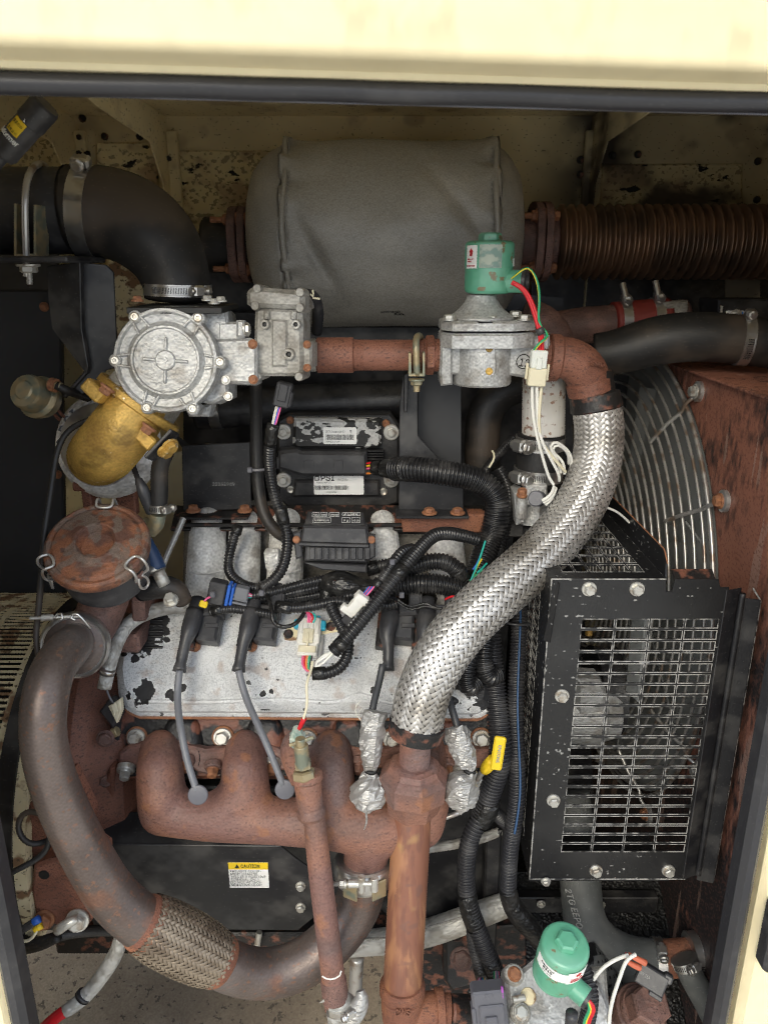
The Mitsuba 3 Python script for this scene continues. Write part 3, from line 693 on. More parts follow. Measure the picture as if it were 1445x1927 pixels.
# ---------------------------------------------------------------- round gas mixer
gm = thing('gas_mixer', 'cast aluminium gas mixer with a round six screw cover and cross rib', 'gas mixer')
fm = front(312, 678, 0.985, tilt=10, yaw=3)
k = mpp(312, 678, 0.985); R = 97 * k
put(gm, 'cover', lathe(fm.o - fm.n * 0.02, fm.n, [(-0.006, R * 0.97), (0.004, R * 1.02), (0.016, R * 1.02), (0.022, R * 0.985), (0.0225, R * 0.93), (0.019, R * 0.89), (0.018, R * 0.75), (0.0205, R * 0.70), (0.0245, R * 0.655), (0.0245, R * 0.62), (0.0215, R * 0.60), (0.0215, R * 0.25), (0.0215, 0.0005)], 96), 'alum', 28)
boss = [lathe(fm.o, fm.n, [(-0.001, R * 0.21), (0.0035, R * 0.19), (0.0045, R * 0.17), (0.0045, R * 0.05), (0.006, R * 0.045), (0.006, 0.0005)], 40)]
for ang in (0, 90, 180, 270):
    boss.append(rbox(fm.at(R * 0.31 * math.cos(math.radians(ang - 4)), R * 0.31 * math.sin(math.radians(ang - 4)), 0.0015, ang - 4), R * 0.26, 0.0045, 0.006, 0.0018))
put(gm, 'cross_rib', cat(boss), 'alum', 28)
for px, py in ((254, 596), (373, 598), (217, 678), (414, 681), (277, 767), (363, 769)):
    a, b = fm.px(px, py); r = math.hypot(a, b); ca, sa = a / r, b / r
    put(gm, 'lug', cat(lathe(fm.w(a, b, -0.02), fm.n, [(-0.012, 0.0085), (0.019, 0.0085), (0.021, 0.007)], 24),
        *[rbox(fm.at(ca * (r - R * 0.16) - sa * s, sa * (r - R * 0.16) + ca * s, -0.002, math.degrees(math.atan2(b, a)) + s * -1100), R * 0.30, 0.0035, 0.008, 0.0012) for s in (-0.007, 0.007)]), 'alum', 28)
    put(gm, 'screw', cat(lathe(fm.w(a, b, 0.001), fm.n, [(0, 0.0062), (0.0015, 0.0062), (0.003, 0.0045), (0.003, 0.0025), (0.0012, 0.002)], 18)), 'zinc', 28)
put(gm, 'body', cat(slab(fm, [(246, 574), (420, 572), (424, 600), (424, 745), (392, 760), (240, 740), (236, 620)], -0.11, -0.027, 0.004), slab(fm, [(330, 765), (385, 760), (380, 785), (340, 785)], -0.09, -0.05, 0.004)), 'alum', 25)
put(gm, 'outlet_block', cat(slab(fm, [(402, 600), (446, 600), (456, 607), (456, 652), (402, 652)], -0.075, -0.026, 0.004), slab(fm, [(395, 635), (468, 632), (480, 640), (480, 716), (470, 722), (395, 720)], -0.085, -0.022, 0.004), slab(fm, rect(440, 598, 456, 632), -0.06, -0.02, 0.003)), 'alum', 25)
put(gm, 'plug', cat(cyl(fm.pw(440, 615, -0.035), fm.pw(462, 615, -0.035), 0.010, 20), hexhead(fm.pw(455, 615, -0.03), [1, 0, 0], 0.008, 0.007)), 'zinc', 25)
for px, py in ((472, 645), (473, 713), (420, 714), (425, 745)):
    put(gm, 'bolt', hexhead(fm.pw(px, py, -0.02), fm.n, 0.0048, 0.004), 'bolt_rust' if px > 460 else 'zinc', 25)
put(gm, 'gasket', rbox(Fr(fm.pw(332, 569, -0.055), [1, 0, 0], [0, 0, 1]), 178 * k, 0.115, 0.008, 0.001), 'black_gasket', False, 'black gasket plate under the elbow')
for px, py in ((254, 563), (385, 560), (411, 562), (398, 566)):
    put(gm, 'bolt', hexhead(fm.pw(px, py, -0.012 if px < 300 else -0.02) , [0, 0, 1], 0.006, 0.006), 'bolt_rust' if px < 300 else 'zinc', 25)
put(gm, 'neck', cyl(at(335, 566, 1.10), at(335, 540, 1.10), 0.042, 32), 'alum', 30)
for (px, py), rot in (((346, 650), 38), ((432, 706), -8)):
    put(gm, 'mark', text(fm.at(*fm.px(px - 6, py + 8), -0.0 if px < 400 else -0.022, rot if px < 400 else -12), 'E', 0.011, 0.0, 0.0012, True), 'alum', False)

# ---------------------------------------------------------------- gold elbow, compressor housing, actuator
ge = thing('gold_elbow', 'gold painted cast elbow with a thin flange below the round mixer', 'elbow')
sp = [(at(268, 752, 1.02), 0.041), (at(232, 806, 1.005), 0.0435), (at(200, 845, 1.01), 0.0445), (at(186, 858, 1.05), 0.0435), (at(182, 860, 1.11), 0.043)]
put(ge, 'elbow', blob(sp, [(0, 1), (1, 2), (2, 3), (3, 4)], 0.005, 14), 'gold', True)
fax = unit(at(305, 706, 1.055) - at(240, 792, 1.035))
fc = at(262, 760, 1.035)
put(ge, 'flange', lathe(fc, fax, [(-0.007, 0.060), (-0.005, 0.063), (0.004, 0.063), (0.006, 0.061)], 48), 'gold', 30)
put(ge, 'adapter', lathe(fc, fax, [(0.006, 0.052), (0.03, 0.050)], 40), 'alum_dirty', 30)
fg = Fr(at(235, 790, 0.97), unit(at(207, 743, 0.97) - at(160, 718, 0.97)), [0, -0.95, 0.3])
for (cx, cy), L_ in (((181, 736), 44), ((277, 825), 48)):
    f = Fr(at(cx, cy, 0.985), at(cx + 35, cy + 31, 0.985) - at(cx, cy, 0.985), [-0.1, -0.95, 0.3])
    put(ge, 'lug', rbox(f, L_ * mpp(cx, cy, 0.985), 0.0185, 0.026, 0.0025), 'gold', 25)
for px, py in ((203, 729), (281, 803)):
    put(ge, 'bolt', hexhead(at(px, py, 0.975), -fax, 0.008, 0.01), 'bolt_rust', 25)
fp_ = Fr(at(308, 838, 0.985), at(330, 815, 0.985) - at(300, 850, 0.985), [0.55, -0.6, -0.55])
put(ge, 'tab', rbox(Fr(at(305, 838, 0.98), at(335, 812, 0.99) - at(288, 858, 0.98), unit([0.7, -0.3, -0.6])), 0.05, 0.03, 0.005, 0.001), 'black_paint', 25)
for px, py in ((311, 848), (320, 838)):
    put(ge, 'bolt', hexhead(at(px, py, 0.972), [0.55, -0.6, -0.55], 0.0085, 0.009), 'gold', 25)

tc = thing('turbocharger', 'whitish cast turbocharger housing with raised lettering behind the gold elbow', 'turbocharger')
fv = front(205, 838, 1.13, tilt=14, yaw=-8)
kk = mpp(205, 838, 1.13)
prof = [(0.030 * math.sin(a), (74 * kk) + (26 * kk) * math.cos(a)) for a in np.linspace(math.pi * 0.98, -math.pi * 0.98, 25)]
put(tc, 'volute', lathe(fv.o, fv.n, [(h, r) for h, r in prof][::-1], 64), 'alum_bright', True)
put(tc, 'hose_collar', lathe(fv.o, fv.n, [(-0.02, 74 * kk), (0.028, 74 * kk), (0.032, 70 * kk), (0.032, 20 * kk)], 48), 'rubber', 28)
put(tc, 'clamp_band', lathe(fv.o + fv.n * 0.02, fv.n, [(0, 75 * kk), (0.004, 77 * kk), (0.010, 77 * kk), (0.014, 75 * kk)], 48), 'stainless', 28)
for ch, ang in (('P', 160), ('S', 145), ('I', 131)):
    a = math.radians(ang); rr = 74 * kk
    f = fv.at(rr * math.cos(a), rr * math.sin(a), 0.0295, ang - 90 )
    put(tc, 'letter', text(f.at(-0.005, -0.0065), ch, 0.0135, -0.004, 0.0062, False), 'grey_wire', False)  # letters coloured dark for the shade along their raised outlines
put(tc, 'letter', slab(fv.at(74 * kk * math.cos(math.radians(173)), 74 * kk * math.sin(math.radians(173)), 0.029, 80), [(-0.007, -0.006), (0.005, 0), (-0.007, 0.008)], 0, 0.002, loc=True), 'grey_wire', False)
a = math.radians(113)
put(tc, 'raised_ring', lathe(fv.w(76 * kk * math.cos(a), 76 * kk * math.sin(a), 0.029), fv.n, [(0, 0.0062), (0.0018, 0.0062), (0.0018, 0.0046), (0.0006, 0.0044)], 24), 'alum_white', 28)
put(tc, 'support', cat(rbox(front(165, 908, 1.12), 0.028, 0.014, 0.05, 0.002), rbox(front(172, 935, 1.12), 0.014, 0.05, 0.04, 0.002), rbox(front(240, 940, 1.16), 0.03, 0.05, 0.02, 0.002)), 'rust_red', 25, 'rusty foot under the housing')

ac = thing('wastegate_actuator', 'small round tarnished steel actuator can at the far left', 'actuator')
o = at(74, 748, 1.07); axd = unit([-0.22, -0.86, 0.46])
s = mpp(70, 735, 1.05)
put(ac, 'can', lathe(o, axd, [(-0.022, 18 * s), (-0.016, 34 * s), (-0.003, 41 * s), (0.003, 42 * s), (0.006, 39 * s), (0.009, 35 * s), (0.026, 34 * s), (0.031, 31 * s), (0.0325, 19 * s), (0.035, 16 * s), (0.035, 0.0005)], 48), 'brass_dirty', 28)
put(ac, 'nipple', ptube([(92, 722, 1.05), (116, 728, 1.045)], 8, n=14), 'brass_dirty', True)
put(ac, 'hose_clip', lathe(at(96, 723, 1.05), at(116, 728, 1.045) - at(92, 722, 1.05), [(0, 0.0075), (0.0, 0.0095), (0.009, 0.0095), (0.009, 0.0075)], 20), 'bolt_rust', 30)
put(ac, 'hose', ptube([(106, 725, 1.045), (130, 736, 1.05), (165, 748, 1.12)], 8, n=14), 'rubber', True)
put(ac, 'bracket', cat(ptube([(92, 768, 1.08), (112, 790, 1.10)], 3, n=8), ptube([(100, 762, 1.08), (120, 784, 1.10)], 3, n=8)), 'rust_red', True)

# small hose below the gold elbow and its fitting
bh = thing('breather_hose', 'short black hose with worm clamp running down beside the gold elbow', 'hose')
put(bh, 'hose', ptube([(312, 850, 1.02), (301, 880, 1.02), (300, 920, 1.02), (298, 958, 1.02)], 16, n=24), 'rubber', True)
c = at(298, 955, 1.02); R = 16.2 * mpp(298, 955, 1.02)
band, scr = clamp(c, [0, 0, 1], R, 0.011, sdir=[0.8, -0.6, 0], scr=0.0055)
bk_ = put(bh, 'worm_clamp', band, 'stainless', 28); put(bk_, 'screw', scr, 'stainless', 25)
put(bk_, 'slot', clamp_slots(c, [0, 0, 1], R, 0.011, [0, -1, 0], -0.9, 0.7, 9), 'ink', False, stuff=True)
put(bh, 'brass_fitting', cat(ptube([(297, 968, 1.02), (294, 985, 1.02), (282, 1000, 1.02)], [15, 15, 14], n=20), hexhead(at(279, 988, 1.02), [-0.8, 0, -0.4], 0.011, 0.012, 1.1)), 'brass_dirty', 28)
pc = thing('plug_cable', 'thin black cable with a moulded plug hanging behind the gold elbow', 'cable')
put(pc, 'cable', ptube([(245, 850, 1.07), (252, 880, 1.04), (262, 908, 1.02)], 5, n=12), 'black_plastic', True)
put(pc, 'plug', ptube([(260, 902, 1.02), (266, 915, 1.015), (272, 930, 1.015), (283, 965, 1.02)], [7, 10, 12, 8], n=10), 'black_plastic', 40)

# ---------------------------------------------------------------- silver throttle valve body
vb = thing('gas_valve_body', 'square cast aluminium gas valve between the round mixer and the rusty gas pipe', 'valve')
fvb = front(520, 640, 1.03, tilt=4, yaw=-4)
put(vb, 'body', cat(slab(fvb, [(479, 576), (568, 582), (571, 690), (568, 708), (482, 708), (476, 690)], -0.065, 0, 0.005), slab(fvb, [(512, 600), (541, 602), (541, 690), (512, 690)], 0, 0.004, 0.0025), slab(fvb, [(480, 655), (456, 672), (456, 700), (482, 706)], -0.05, -0.006, 0.003), slab(fvb, [(562, 640), (585, 646), (585, 692), (562, 696)], -0.055, -0.006, 0.003)), 'alum_dirty', 25)
put(vb, 'cap', cat(slab(fvb, [(470, 543), (480, 539), (562, 546), (573, 552), (575, 577), (566, 582), (474, 578), (465, 572), (465, 550)], -0.07, 0.006, 0.006), slab(fvb, [(474, 540), (560, 545), (556, 556), (480, 553)], -0.06, 0.003, 0.004)), 'alum_dirty', 25)
for px, py, r in ((500, 610, 10), (558, 610, 10), (545, 666, 12)):
    p = fvb.pw(px, py, 0.0); q = r * mpp(px, py, 1.03)
    put(vb, 'boss', lathe(p, fvb.n, [(-0.002, q), (0.008, q * 0.85), (0.0085, q * 0.75), (0.0085, q * 0.45), (0.003, q * 0.4)], 24), 'alum_dirty', 28)
    put(vb, 'screw_hole', lathe(p, fvb.n, [(0.0035, q * 0.4), (0.0042, q * 0.3)], 14), 'ink', False)
for px in (503, 553):
    put(vb, 'rib', tube(np.array([fvb.pw(px, 585, 0.001), fvb.pw(px, 600, 0.001)]), 0.0045, n=12), 'alum_dirty', True)
for px, py in ((486, 543), (566, 550), (482, 575), (566, 579), (486, 708), (564, 708)):
    put(vb, 'corner_boss', lathe(fvb.pw(px, py, -0.02), fvb.n, [(-0.03, 0.0062), (0.025, 0.0062), (0.028, 0.005)], 18), 'alum_dirty', 28)
for px, py in ((578, 648), (578, 692), (472, 650), (470, 707)):
    put(vb, 'bolt', hexhead(fvb.pw(px, py, 0.0), [0.4, -0.9, 0], 0.0042, 0.004), 'bolt_rust', 25)
put(vb, 'sensor_lead', cat(ptube([(574, 548, 1.06), (590, 556, 1.09), (598, 585, 1.13), (596, 625, 1.16)], [5, 9, 11, 10], n=12)), 'black_plastic', True)
put(vb, 'tie_end', cat(ptube([(588, 545, 1.06), (590, 558, 1.06), (584, 553, 1.06)], 2, n=6), ptube([(588, 560, 1.06), (602, 562, 1.06)], 2.2, n=6)), 'cream_plastic', True)
cn = thing('valve_connector', 'black plug under the square gas valve with coloured wires', 'connector')
fcn = front(533, 742, 1.05).at(0, 0, 0, -14)
put(cn, 'shell', cat(rbox(fcn, 0.022, 0.034, 0.02, 0.002), rbox(fcn.at(0, 0.004, 0.011), 0.012, 0.024, 0.004, 0.001), rbox(fcn.at(0.006, -0.004), 0.016, 0.022, 0.016, 0.002)), 'black_plastic', 25)
for i, (c_, dx) in enumerate((('white', -5), ('blue', 0), ('pink', 4), ('purple', 2), ('cream_plastic', -2))):
    put(cn, 'wire', ptube([(527 + dx, 757, 1.05), (521 + dx, 778, 1.05), (515 + dx * 0.7, 802, 1.05)], 1.5, n=7), c_, True)

# ---------------------------------------------------------------- rusty gas pipe with u bolt
gp = thing('rusty_gas_pipe', 'horizontal rusty gas pipe with coupling between square valve and solenoid valve', 'pipe')
Yg = 1.11
X = lambda px: at(px, 668, Yg)
kg = mpp(700, 668, Yg)
thr = lambda s: 1 - 0.05 * np.abs(((s / 0.0030) % 1.0) - 0.5) * 2
put(gp, 'coupling', lathe(X(596), [1, 0, 0], [(0, 30 * kg), (0.0015, 33 * kg), (70 * kg - 0.0015, 33 * kg), (70 * kg, 30 * kg)], 40), 'rust_red', 28)
put(gp, 'nipple', cyl(X(664), X(808), 28.5 * kg, 40, 0.001), 'rust_red', 30)
for a, b in ((666, 684), (796, 832)):
    put(gp, 'thread', tube([X(a), X(b)], (29.5 if a < 700 else 31) * kg, n=36, step=0.00045, rfun=thr, smooth=False), 'rust_red', True)
put(gp, 'hex_bushing', lathe(X(800), [1, 0, 0], [(0, 33 * kg), (0.002, 37 * kg), (15 * kg, 37 * kg), (17 * kg, 33 * kg)], 6, math.pi / 6), 'rust_red', 25)
put(gp, 'print', text(Fr(X(812) + np.array([0, -32.0 * kg, -17 * kg]), [0, 0, 1], [0, -1, 0.0]), '1 1/2X1 1/4', 8 * kg, 0.0, 0.0012, width=34 * kg), 'bolt_rust', False)
put(gp, 'zinc_nut', lathe(X(572), [1, 0, 0], [(0, 26 * kg), (0.001, 30 * kg), (20 * kg, 31 * kg), (24 * kg, 29 * kg)], 36), 'zinc', 28)
u2 = thing('pipe_hanger', 'small u bolt with forked saddle clamping the horizontal rusty gas pipe', 'u bolt')
put(u2, 'u_bolt', ptube([(785, 706, 1.072), (784, 690, 1.070), (783, 660, 1.070), (783, 642, 1.076), (785, 634, 1.09), (789, 632, 1.11), (792, 640, 1.14)], 6.5, n=14), 'brass_dirty', True)
f2 = front(785, 690, 1.072)
put(u2, 'saddle', cat(slab(f2, [(769, 664), (773, 664), (774, 700), (769, 704)], -0.03, 0.004), slab(f2, [(795, 664), (799, 662), (799, 702), (795, 702)], -0.03, 0.004), slab(f2, rect(769, 702, 799, 707), -0.03, 0.004)), 'brass_dirty', False)
put(u2, 'nut', cat(hexhead(at(784, 714, 1.07), [0, 0, -1], 0.0085, 0.008), cyl(at(784, 718, 1.07), at(784, 737, 1.07), 0.0045, 12)), 'brass_dirty', 25)

# ---------------------------------------------------------------- solenoid valves
def coil(parent, o, up, r, h, lab_dir, hub_dir, wires=True):
    """Green solenoid: can with rolled shoulders, top nut, side hub and printed labels."""
    up = unit(up)
    put(parent, 'coil', lathe(o, up, [(0, r * 0.80), (0.002, r * 0.93), (0.006, r), (h * 0.50, r), (h * 0.505, r * 1.02), (h * 0.93, r * 1.02), (h * 0.97, r * 0.97), (h, r * 0.85), (h, r * 0.3)], 56), 'green', 35)
    put(parent, 'cap_nut', lathe(o + up * h, up, [(0, r * 0.47), (0.003, r * 0.50), (0.009, r * 0.46), (0.011, r * 0.36), (0.011, 0.0005)], 8 if hub_dir is None else 6, 0.4), 'green', 30)
    hd = unit(np.asarray(hub_dir) - 0)
    p = o + up * h * (0.24 if h < 0.075 else 0.15)
    put(parent, 'hub', lathe(p + hd * r * 0.55, hd, [(0, r * 0.46), (r * 0.95, r * 0.46), (r * 0.98, r * 0.43)], 32), 'green', 35)
    put(parent, 'bushing', lathe(p + hd * r * 1.48, hd, [(0, r * 0.40), (0.001, r * 0.44), (0.006, r * 0.42), (0.006, r * 0.26), (0.002, r * 0.24)], 28), 'black_plastic', 30)
    return p + hd * r * 1.5, hd
sv = thing('solenoid_valve', 'aluminium gas valve with green solenoid on top at the end of the horizontal rusty pipe', 'solenoid valve')
ys = 1.11; ks = mpp(905, 600, ys)
zc = lambda py: at(905, py, ys)
o = at(918, 552, ys); up = np.array([0, 0, 1.0])
hub, hd = coil(sv, o, up, 44 * ks, at(918, 453, ys)[2] - o[2], None, unit([0.9, -0.45, 0]))
rr = 44 * ks * 1.02
def lab(o, up, h0, adir, R, su, sv_, name, m_, c=0.0004):
    """A printed label on the coil; returns its frame: u up the axis."""
    n = unit(np.asarray(adir) - np.dot(adir, up) * up)
    f = Fr(o + up * h0 + n * R, up, n)
    return f, curved(f, su, sv_, R, 0.0004, c)
H = at(918, 453, ys)[2] - o[2]
f, m_ = lab(o, up, H * 0.70, [-0.80, -0.6, 0], rr, 0.030, 0.020, 'l', 0)
lk_ = put(sv, 'label', m_, 'paper', True, 'white label with a red arrow')
fr_ = f.at(0.004, 0, 0.0008)
put(lk_, 'arrow', cat(slab(fr_, [(0.007, 0), (0.002, 0.0045), (0.002, -0.0045)], 0, 0.0003, loc=True), slab(fr_, [(0.002, -0.0024), (0.002, 0.0024), (-0.003, 0.0024), (-0.003, -0.0024)], 0, 0.0003, loc=True)), 'red_ink', False)
for k_, s_ in enumerate(('INSTALL COIL', 'UPRIGHT')):
    put(lk_, 'lettering', wrap(f, text(Fr(f.w(-0.004 - k_ * 0.003, 0.007, 0.0006), -f.v, f.n), s_, 0.0017, 0, 0.0006, width=0.013 - 0.004 * k_), rr), 'red_ink', False)
put(lk_, 'lettering', wrap(f, text(Fr(f.w(-0.0125, 0.008, 0.0006), -f.v, f.n), 'SEE INSTRUCTIONS', 0.0017, 0, 0.0006, width=0.015), rr), 'red_ink', False)
f, m_ = lab(o, up, H * 0.71, [-0.08, -1, 0], rr, 0.030, 0.031, 'l', 0)
put(sv, 'plate', m_, 'verdigris', True, 'worn grey rating plate')
f, m_ = lab(o, up, H * 0.60, [0.93, -0.36, 0], rr, 0.010, 0.006, 'l', 0)
put(sv, 'label', m_, 'paper', True, 'small white tag')
put(sv, 'stem', cyl(at(918, 556, ys), at(918, 548, ys), 13 * ks, 24), 'brass_dirty', 30)
zt, zb_ = zc(598)[2], zc(553)[2]
put(sv, 'bonnet', lathe(at(905, 600, ys), up, [(-0.002, 66 * ks), (0.004, 60 * ks), (0.008, 52 * ks), (0.014, 42 * ks), (0.020, 35 * ks), (0.027, 29 * ks), (0.033, 27 * ks), (zb_ - zt, 25 * ks)], 48), 'alum', True)
fs_ = front(905, 650, ys)
def fpl(c0, pxs, z, t, bev=0.003, m_='alum', name='flange_plate'):
    f = Fr([at(905, 620, ys)[0], ys, z], [1, 0, 0], [0, 0, 1])
    return slab(f, [(a * ks, b * ks) for a, b in pxs], -t, 0, bev, loc=True, rnd=0.004)
oct_ = [(-78, -40), (-60, -66), (50, -66), (78, -52), (95, -40), (95, 40), (60, 66), (-60, 66), (-78, 40)]
put(sv, 'bonnet_flange', fpl(0, oct_, zc(600)[2], 0.013), 'alum', 25)
put(sv, 'body_flange', fpl(0, oct_, zc(622)[2], 0.020), 'alum', 25)
put(sv, 'body', lathe(zc(722), up, [(0, 54 * ks), (0.003, 57 * ks), (zc(640)[2] - zc(722)[2], 57 * ks)], 48), 'alum', 30)
ff = front(905, 668, ys - 0.04)
put(sv, 'left_port', cat(slab(front(840, 672, ys - 0.02), [(829, 632), (850, 632), (850, 722), (829, 724), (826, 700)], -0.05, 0.012, 0.003), slab(front(860, 655, ys - 0.025), rect(846, 640, 872, 705), -0.04, 0.0, 0.003)), 'alum', 25)
put(sv, 'right_port', cat(slab(front(985, 670, ys - 0.015), [(955, 634), (1033, 630), (1035, 705), (1000, 712), (955, 705)], -0.05, 0.008, 0.004), slab(front(985, 650, ys - 0.03), [(962, 628), (1004, 628), (1004, 652), (962, 655)], -0.03, 0.004, 0.003)), 'alum', 25)
ft_ = front(919, 676, ys - 0.0405)
put(sv, 'front_boss', slab(ft_, [(905, 636), (933, 636), (934, 696), (930, 707), (919, 712), (908, 707), (903, 696)], -0.02, 0.002, 0.002), 'alum', 25)
for py in (655, 698):
    put(sv, 'screw', lathe(ft_.pw(920, py, 0.002), ft_.n, [(0, 0.0052), (0.001, 0.0052), (0.0015, 0.0045), (0.0012, 0.002)], 18), 'gold', 28)
for px, py in ((846, 601), (925, 603), (987, 601), (970, 594)):
    put(sv, 'bolt', hexhead(at(px, py, ys - 0.035 if py > 597 else ys), up, 0.0085, 0.007, 1.15), 'zinc', 25)
fmk = front(985, 680, ys - 0.0245)
put(sv, 'ink_mark', cat(slab(fmk, [(0.0105 * math.cos(t), 0.0105 * math.sin(t)) for t in np.linspace(0, 6.28, 40, endpoint=False)], 0, 0.0005, 0, [[(0.0093 * math.cos(t), 0.0093 * math.sin(t)) for t in np.linspace(0, 6.28, 40, endpoint=False)]], loc=True), text(fmk.at(-0.0075, -0.006, 0, -8), '12', 0.011, 0, 0.0006, False, 0.015)), 'ink', False)

# wires off the top solenoid
w1 = thing('solenoid_leads', 'red leads and one yellow green lead dropping from the top solenoid to a white plug', 'wires')
for dx in (-2, 2.5):
    put(w1, 'red_lead', ptube([(963 + dx * 0.3, 531 + dx * -0.5, ys - 0.045), (985 + dx, 545, ys - 0.05), (1003 + dx, 580, ys - 0.055), (1015 + dx, 620, ys - 0.06), (1018 + dx, 645, ys - 0.06), (1016 + dx * 1.6, 668, ys - 0.06)], 3.4, n=10), 'red', True)
gl_ = [(963, 524, ys - 0.045), (978, 511, ys - 0.05), (992, 504, ys - 0.05), (1005, 516, ys - 0.05), (1014, 545, ys - 0.055), (1014, 580, ys - 0.06), (1017, 612, ys - 0.06), (1030, 630, ys - 0.063), (1016, 645, ys - 0.07), (1003, 662, ys - 0.065)]
put(w1, 'earth_lead', ptube(gl_, 2.4, n=10), 'wgreen', True)
q = A(gl_); q = spline(q, 0.003)
tt, xx_, yy_ = frames(q)
s_ = np.arange(len(q)) * 0.10
put(w1, 'lead_stripe', tube(q + 0.0011 * (np.cos(s_)[:, None] * xx_ + np.sin(s_)[:, None] * yy_), 0.0010, n=6, step=0.004), 'yellow', True)
put(w1, 'tape', ptube([(1014, 617, ys - 0.061), (1019, 628, ys - 0.061)], 8, n=14), 'black_plastic', True)
wc = thing('white_plug', 'milky white plastic plug hanging from the red solenoid leads', 'connector')
fwc = front(1011, 695, ys - 0.065).at(0, 0, 0, -3)
put(wc, 'upper_shell', cat(rbox(fwc.at(0, 0.014), 0.0215, 0.024, 0.014, 0.0012), rbox(fwc.at(0, 0.009, 0.008), 0.008, 0.016, 0.004, 0.001)), 'clear_plastic', 25)
put(wc, 'lower_shell', cat(rbox(fwc.at(0.0, -0.010), 0.0245, 0.024, 0.017, 0.0014), rbox(fwc.at(-0.0145, -0.003), 0.003, 0.022, 0.005, 0.0006), rbox(fwc.at(0.0145, -0.003), 0.003, 0.022, 0.005, 0.0006)), 'cream_plastic', 25)
ww = thing('white_wires', 'bundle of white wires hanging from the white plug and looping behind the braided hose', 'wires')
put(ww, 'wire', ptube([(1001, 727, 1.047), (1004, 790, 1.047), (1018, 850, 1.05), (1034, 900, 1.06), (1042, 912, 1.06)], 3.0, n=9), 'white', True)
put(ww, 'wire', ptube([(1010, 727, 1.046), (1012, 790, 1.046), (1022, 835, 1.045), (1050, 890, 1.06), (1052, 905, 1.07)], 3.0, n=9), 'white', True)
put(ww, 'wire', ptube([(1019, 727, 1.047), (1015, 770, 1.045), (1018, 825, 1.045), (1040, 860, 1.05), (1064, 888, 1.06)], 3.0, n=9), 'cream_plastic', True)
put(ww, 'wire', ptube([(1055, 890, 1.07), (1046, 862, 1.07), (1036, 842, 1.07), (1042, 833, 1.07), (1062, 842, 1.08), (1074, 860, 1.09), (1074, 880, 1.1)], 3.0, n=9), 'white', True)
put(ww, 'wire', ptube([(1062, 892, 1.075), (1056, 866, 1.075), (1040, 848, 1.075), (1046, 838, 1.075), (1066, 850, 1.085), (1070, 872, 1.1)], 3.0, n=9), 'white', True)
put(ww, 'wire', ptube([(1042, 915, 1.06), (1036, 930, 1.05), (1020, 942, 1.05)], 3.0, n=9), 'white', True)
put(ww, 'wire', ptube([(1046, 918, 1.065), (1040, 932, 1.055), (1022, 946, 1.055)], 3.0, n=9), 'white', True)
put(ww, 'wire', ptube([(1044, 922, 1.075), (1038, 938, 1.06), (1026, 950, 1.06)], 3.0, n=9), 'white', True)

# ---------------------------------------------------------------- rusty elbows at the head of the braided hose
pe = thing('pipe_elbow', 'rusty cast iron elbow joining the solenoid valve to the braided hose', 'pipe elbow')
pts = [(1040, 672, 1.11), (1066, 674, 1.11), (1092, 688, 1.115), (1106, 712, 1.12), (1111, 735, 1.12)]
put(pe, 'bend', ptube(pts, [39, 39, 40, 40, 37], n=40), 'rust_red', True)
kx = mpp(1040, 672, 1.11)
put(pe, 'rim', lathe(at(1030, 672, 1.11), at(1066, 675, 1.11) - at(1030, 672, 1.11), [(0, 38 * kx), (0.002, 44 * kx), (0.015, 44 * kx), (0.018, 40 * kx)], 40), 'rust_red', 28)
d_ = unit(at(1112, 740, 1.12) - at(1106, 712, 1.12))
put(pe, 'rim', lathe(at(1107, 718, 1.12), d_, [(-0.004, 39 * kx), (0, 43 * kx), (0.016, 43 * kx), (0.019, 36 * kx)], 40), 'rust_red', 28)
put(pe, 'thread', tube([at(1012, 671, 1.11), at(1036, 672, 1.11)], 36 * kx, n=36, step=0.00045, rfun=thr, smooth=False), 'rust_red', True)
fe = front(1103, 665, 1.085, tilt=30, yaw=15)
put(pe, 'cast_mark', cat(text(fe.at(0.004, -0.017, -0.004, -8), 'SMG', 0.0065, 0, 0.003, True, 0.022), slab(fe.at(-0.010, 0.004, -0.004), rect(0, 0, 0.011, 0.010), 0, 0.0025, 0.0005, [[(0.0015, 0.0015), (0.0015, 0.0085), (0.0095, 0.0085), (0.0095, 0.0015)]], loc=True)), 'rust_red', False)
solo('rear_elbow', ptube([(985, 600, 1.26), (1015, 610, 1.26), (1040, 635, 1.26), (1050, 680, 1.26)], [38, 38, 36, 34], n=32), 'rust_dark', 'second rusty elbow in the shadow behind the elbow of the braided hose', 'pipe elbow', smooth=True)

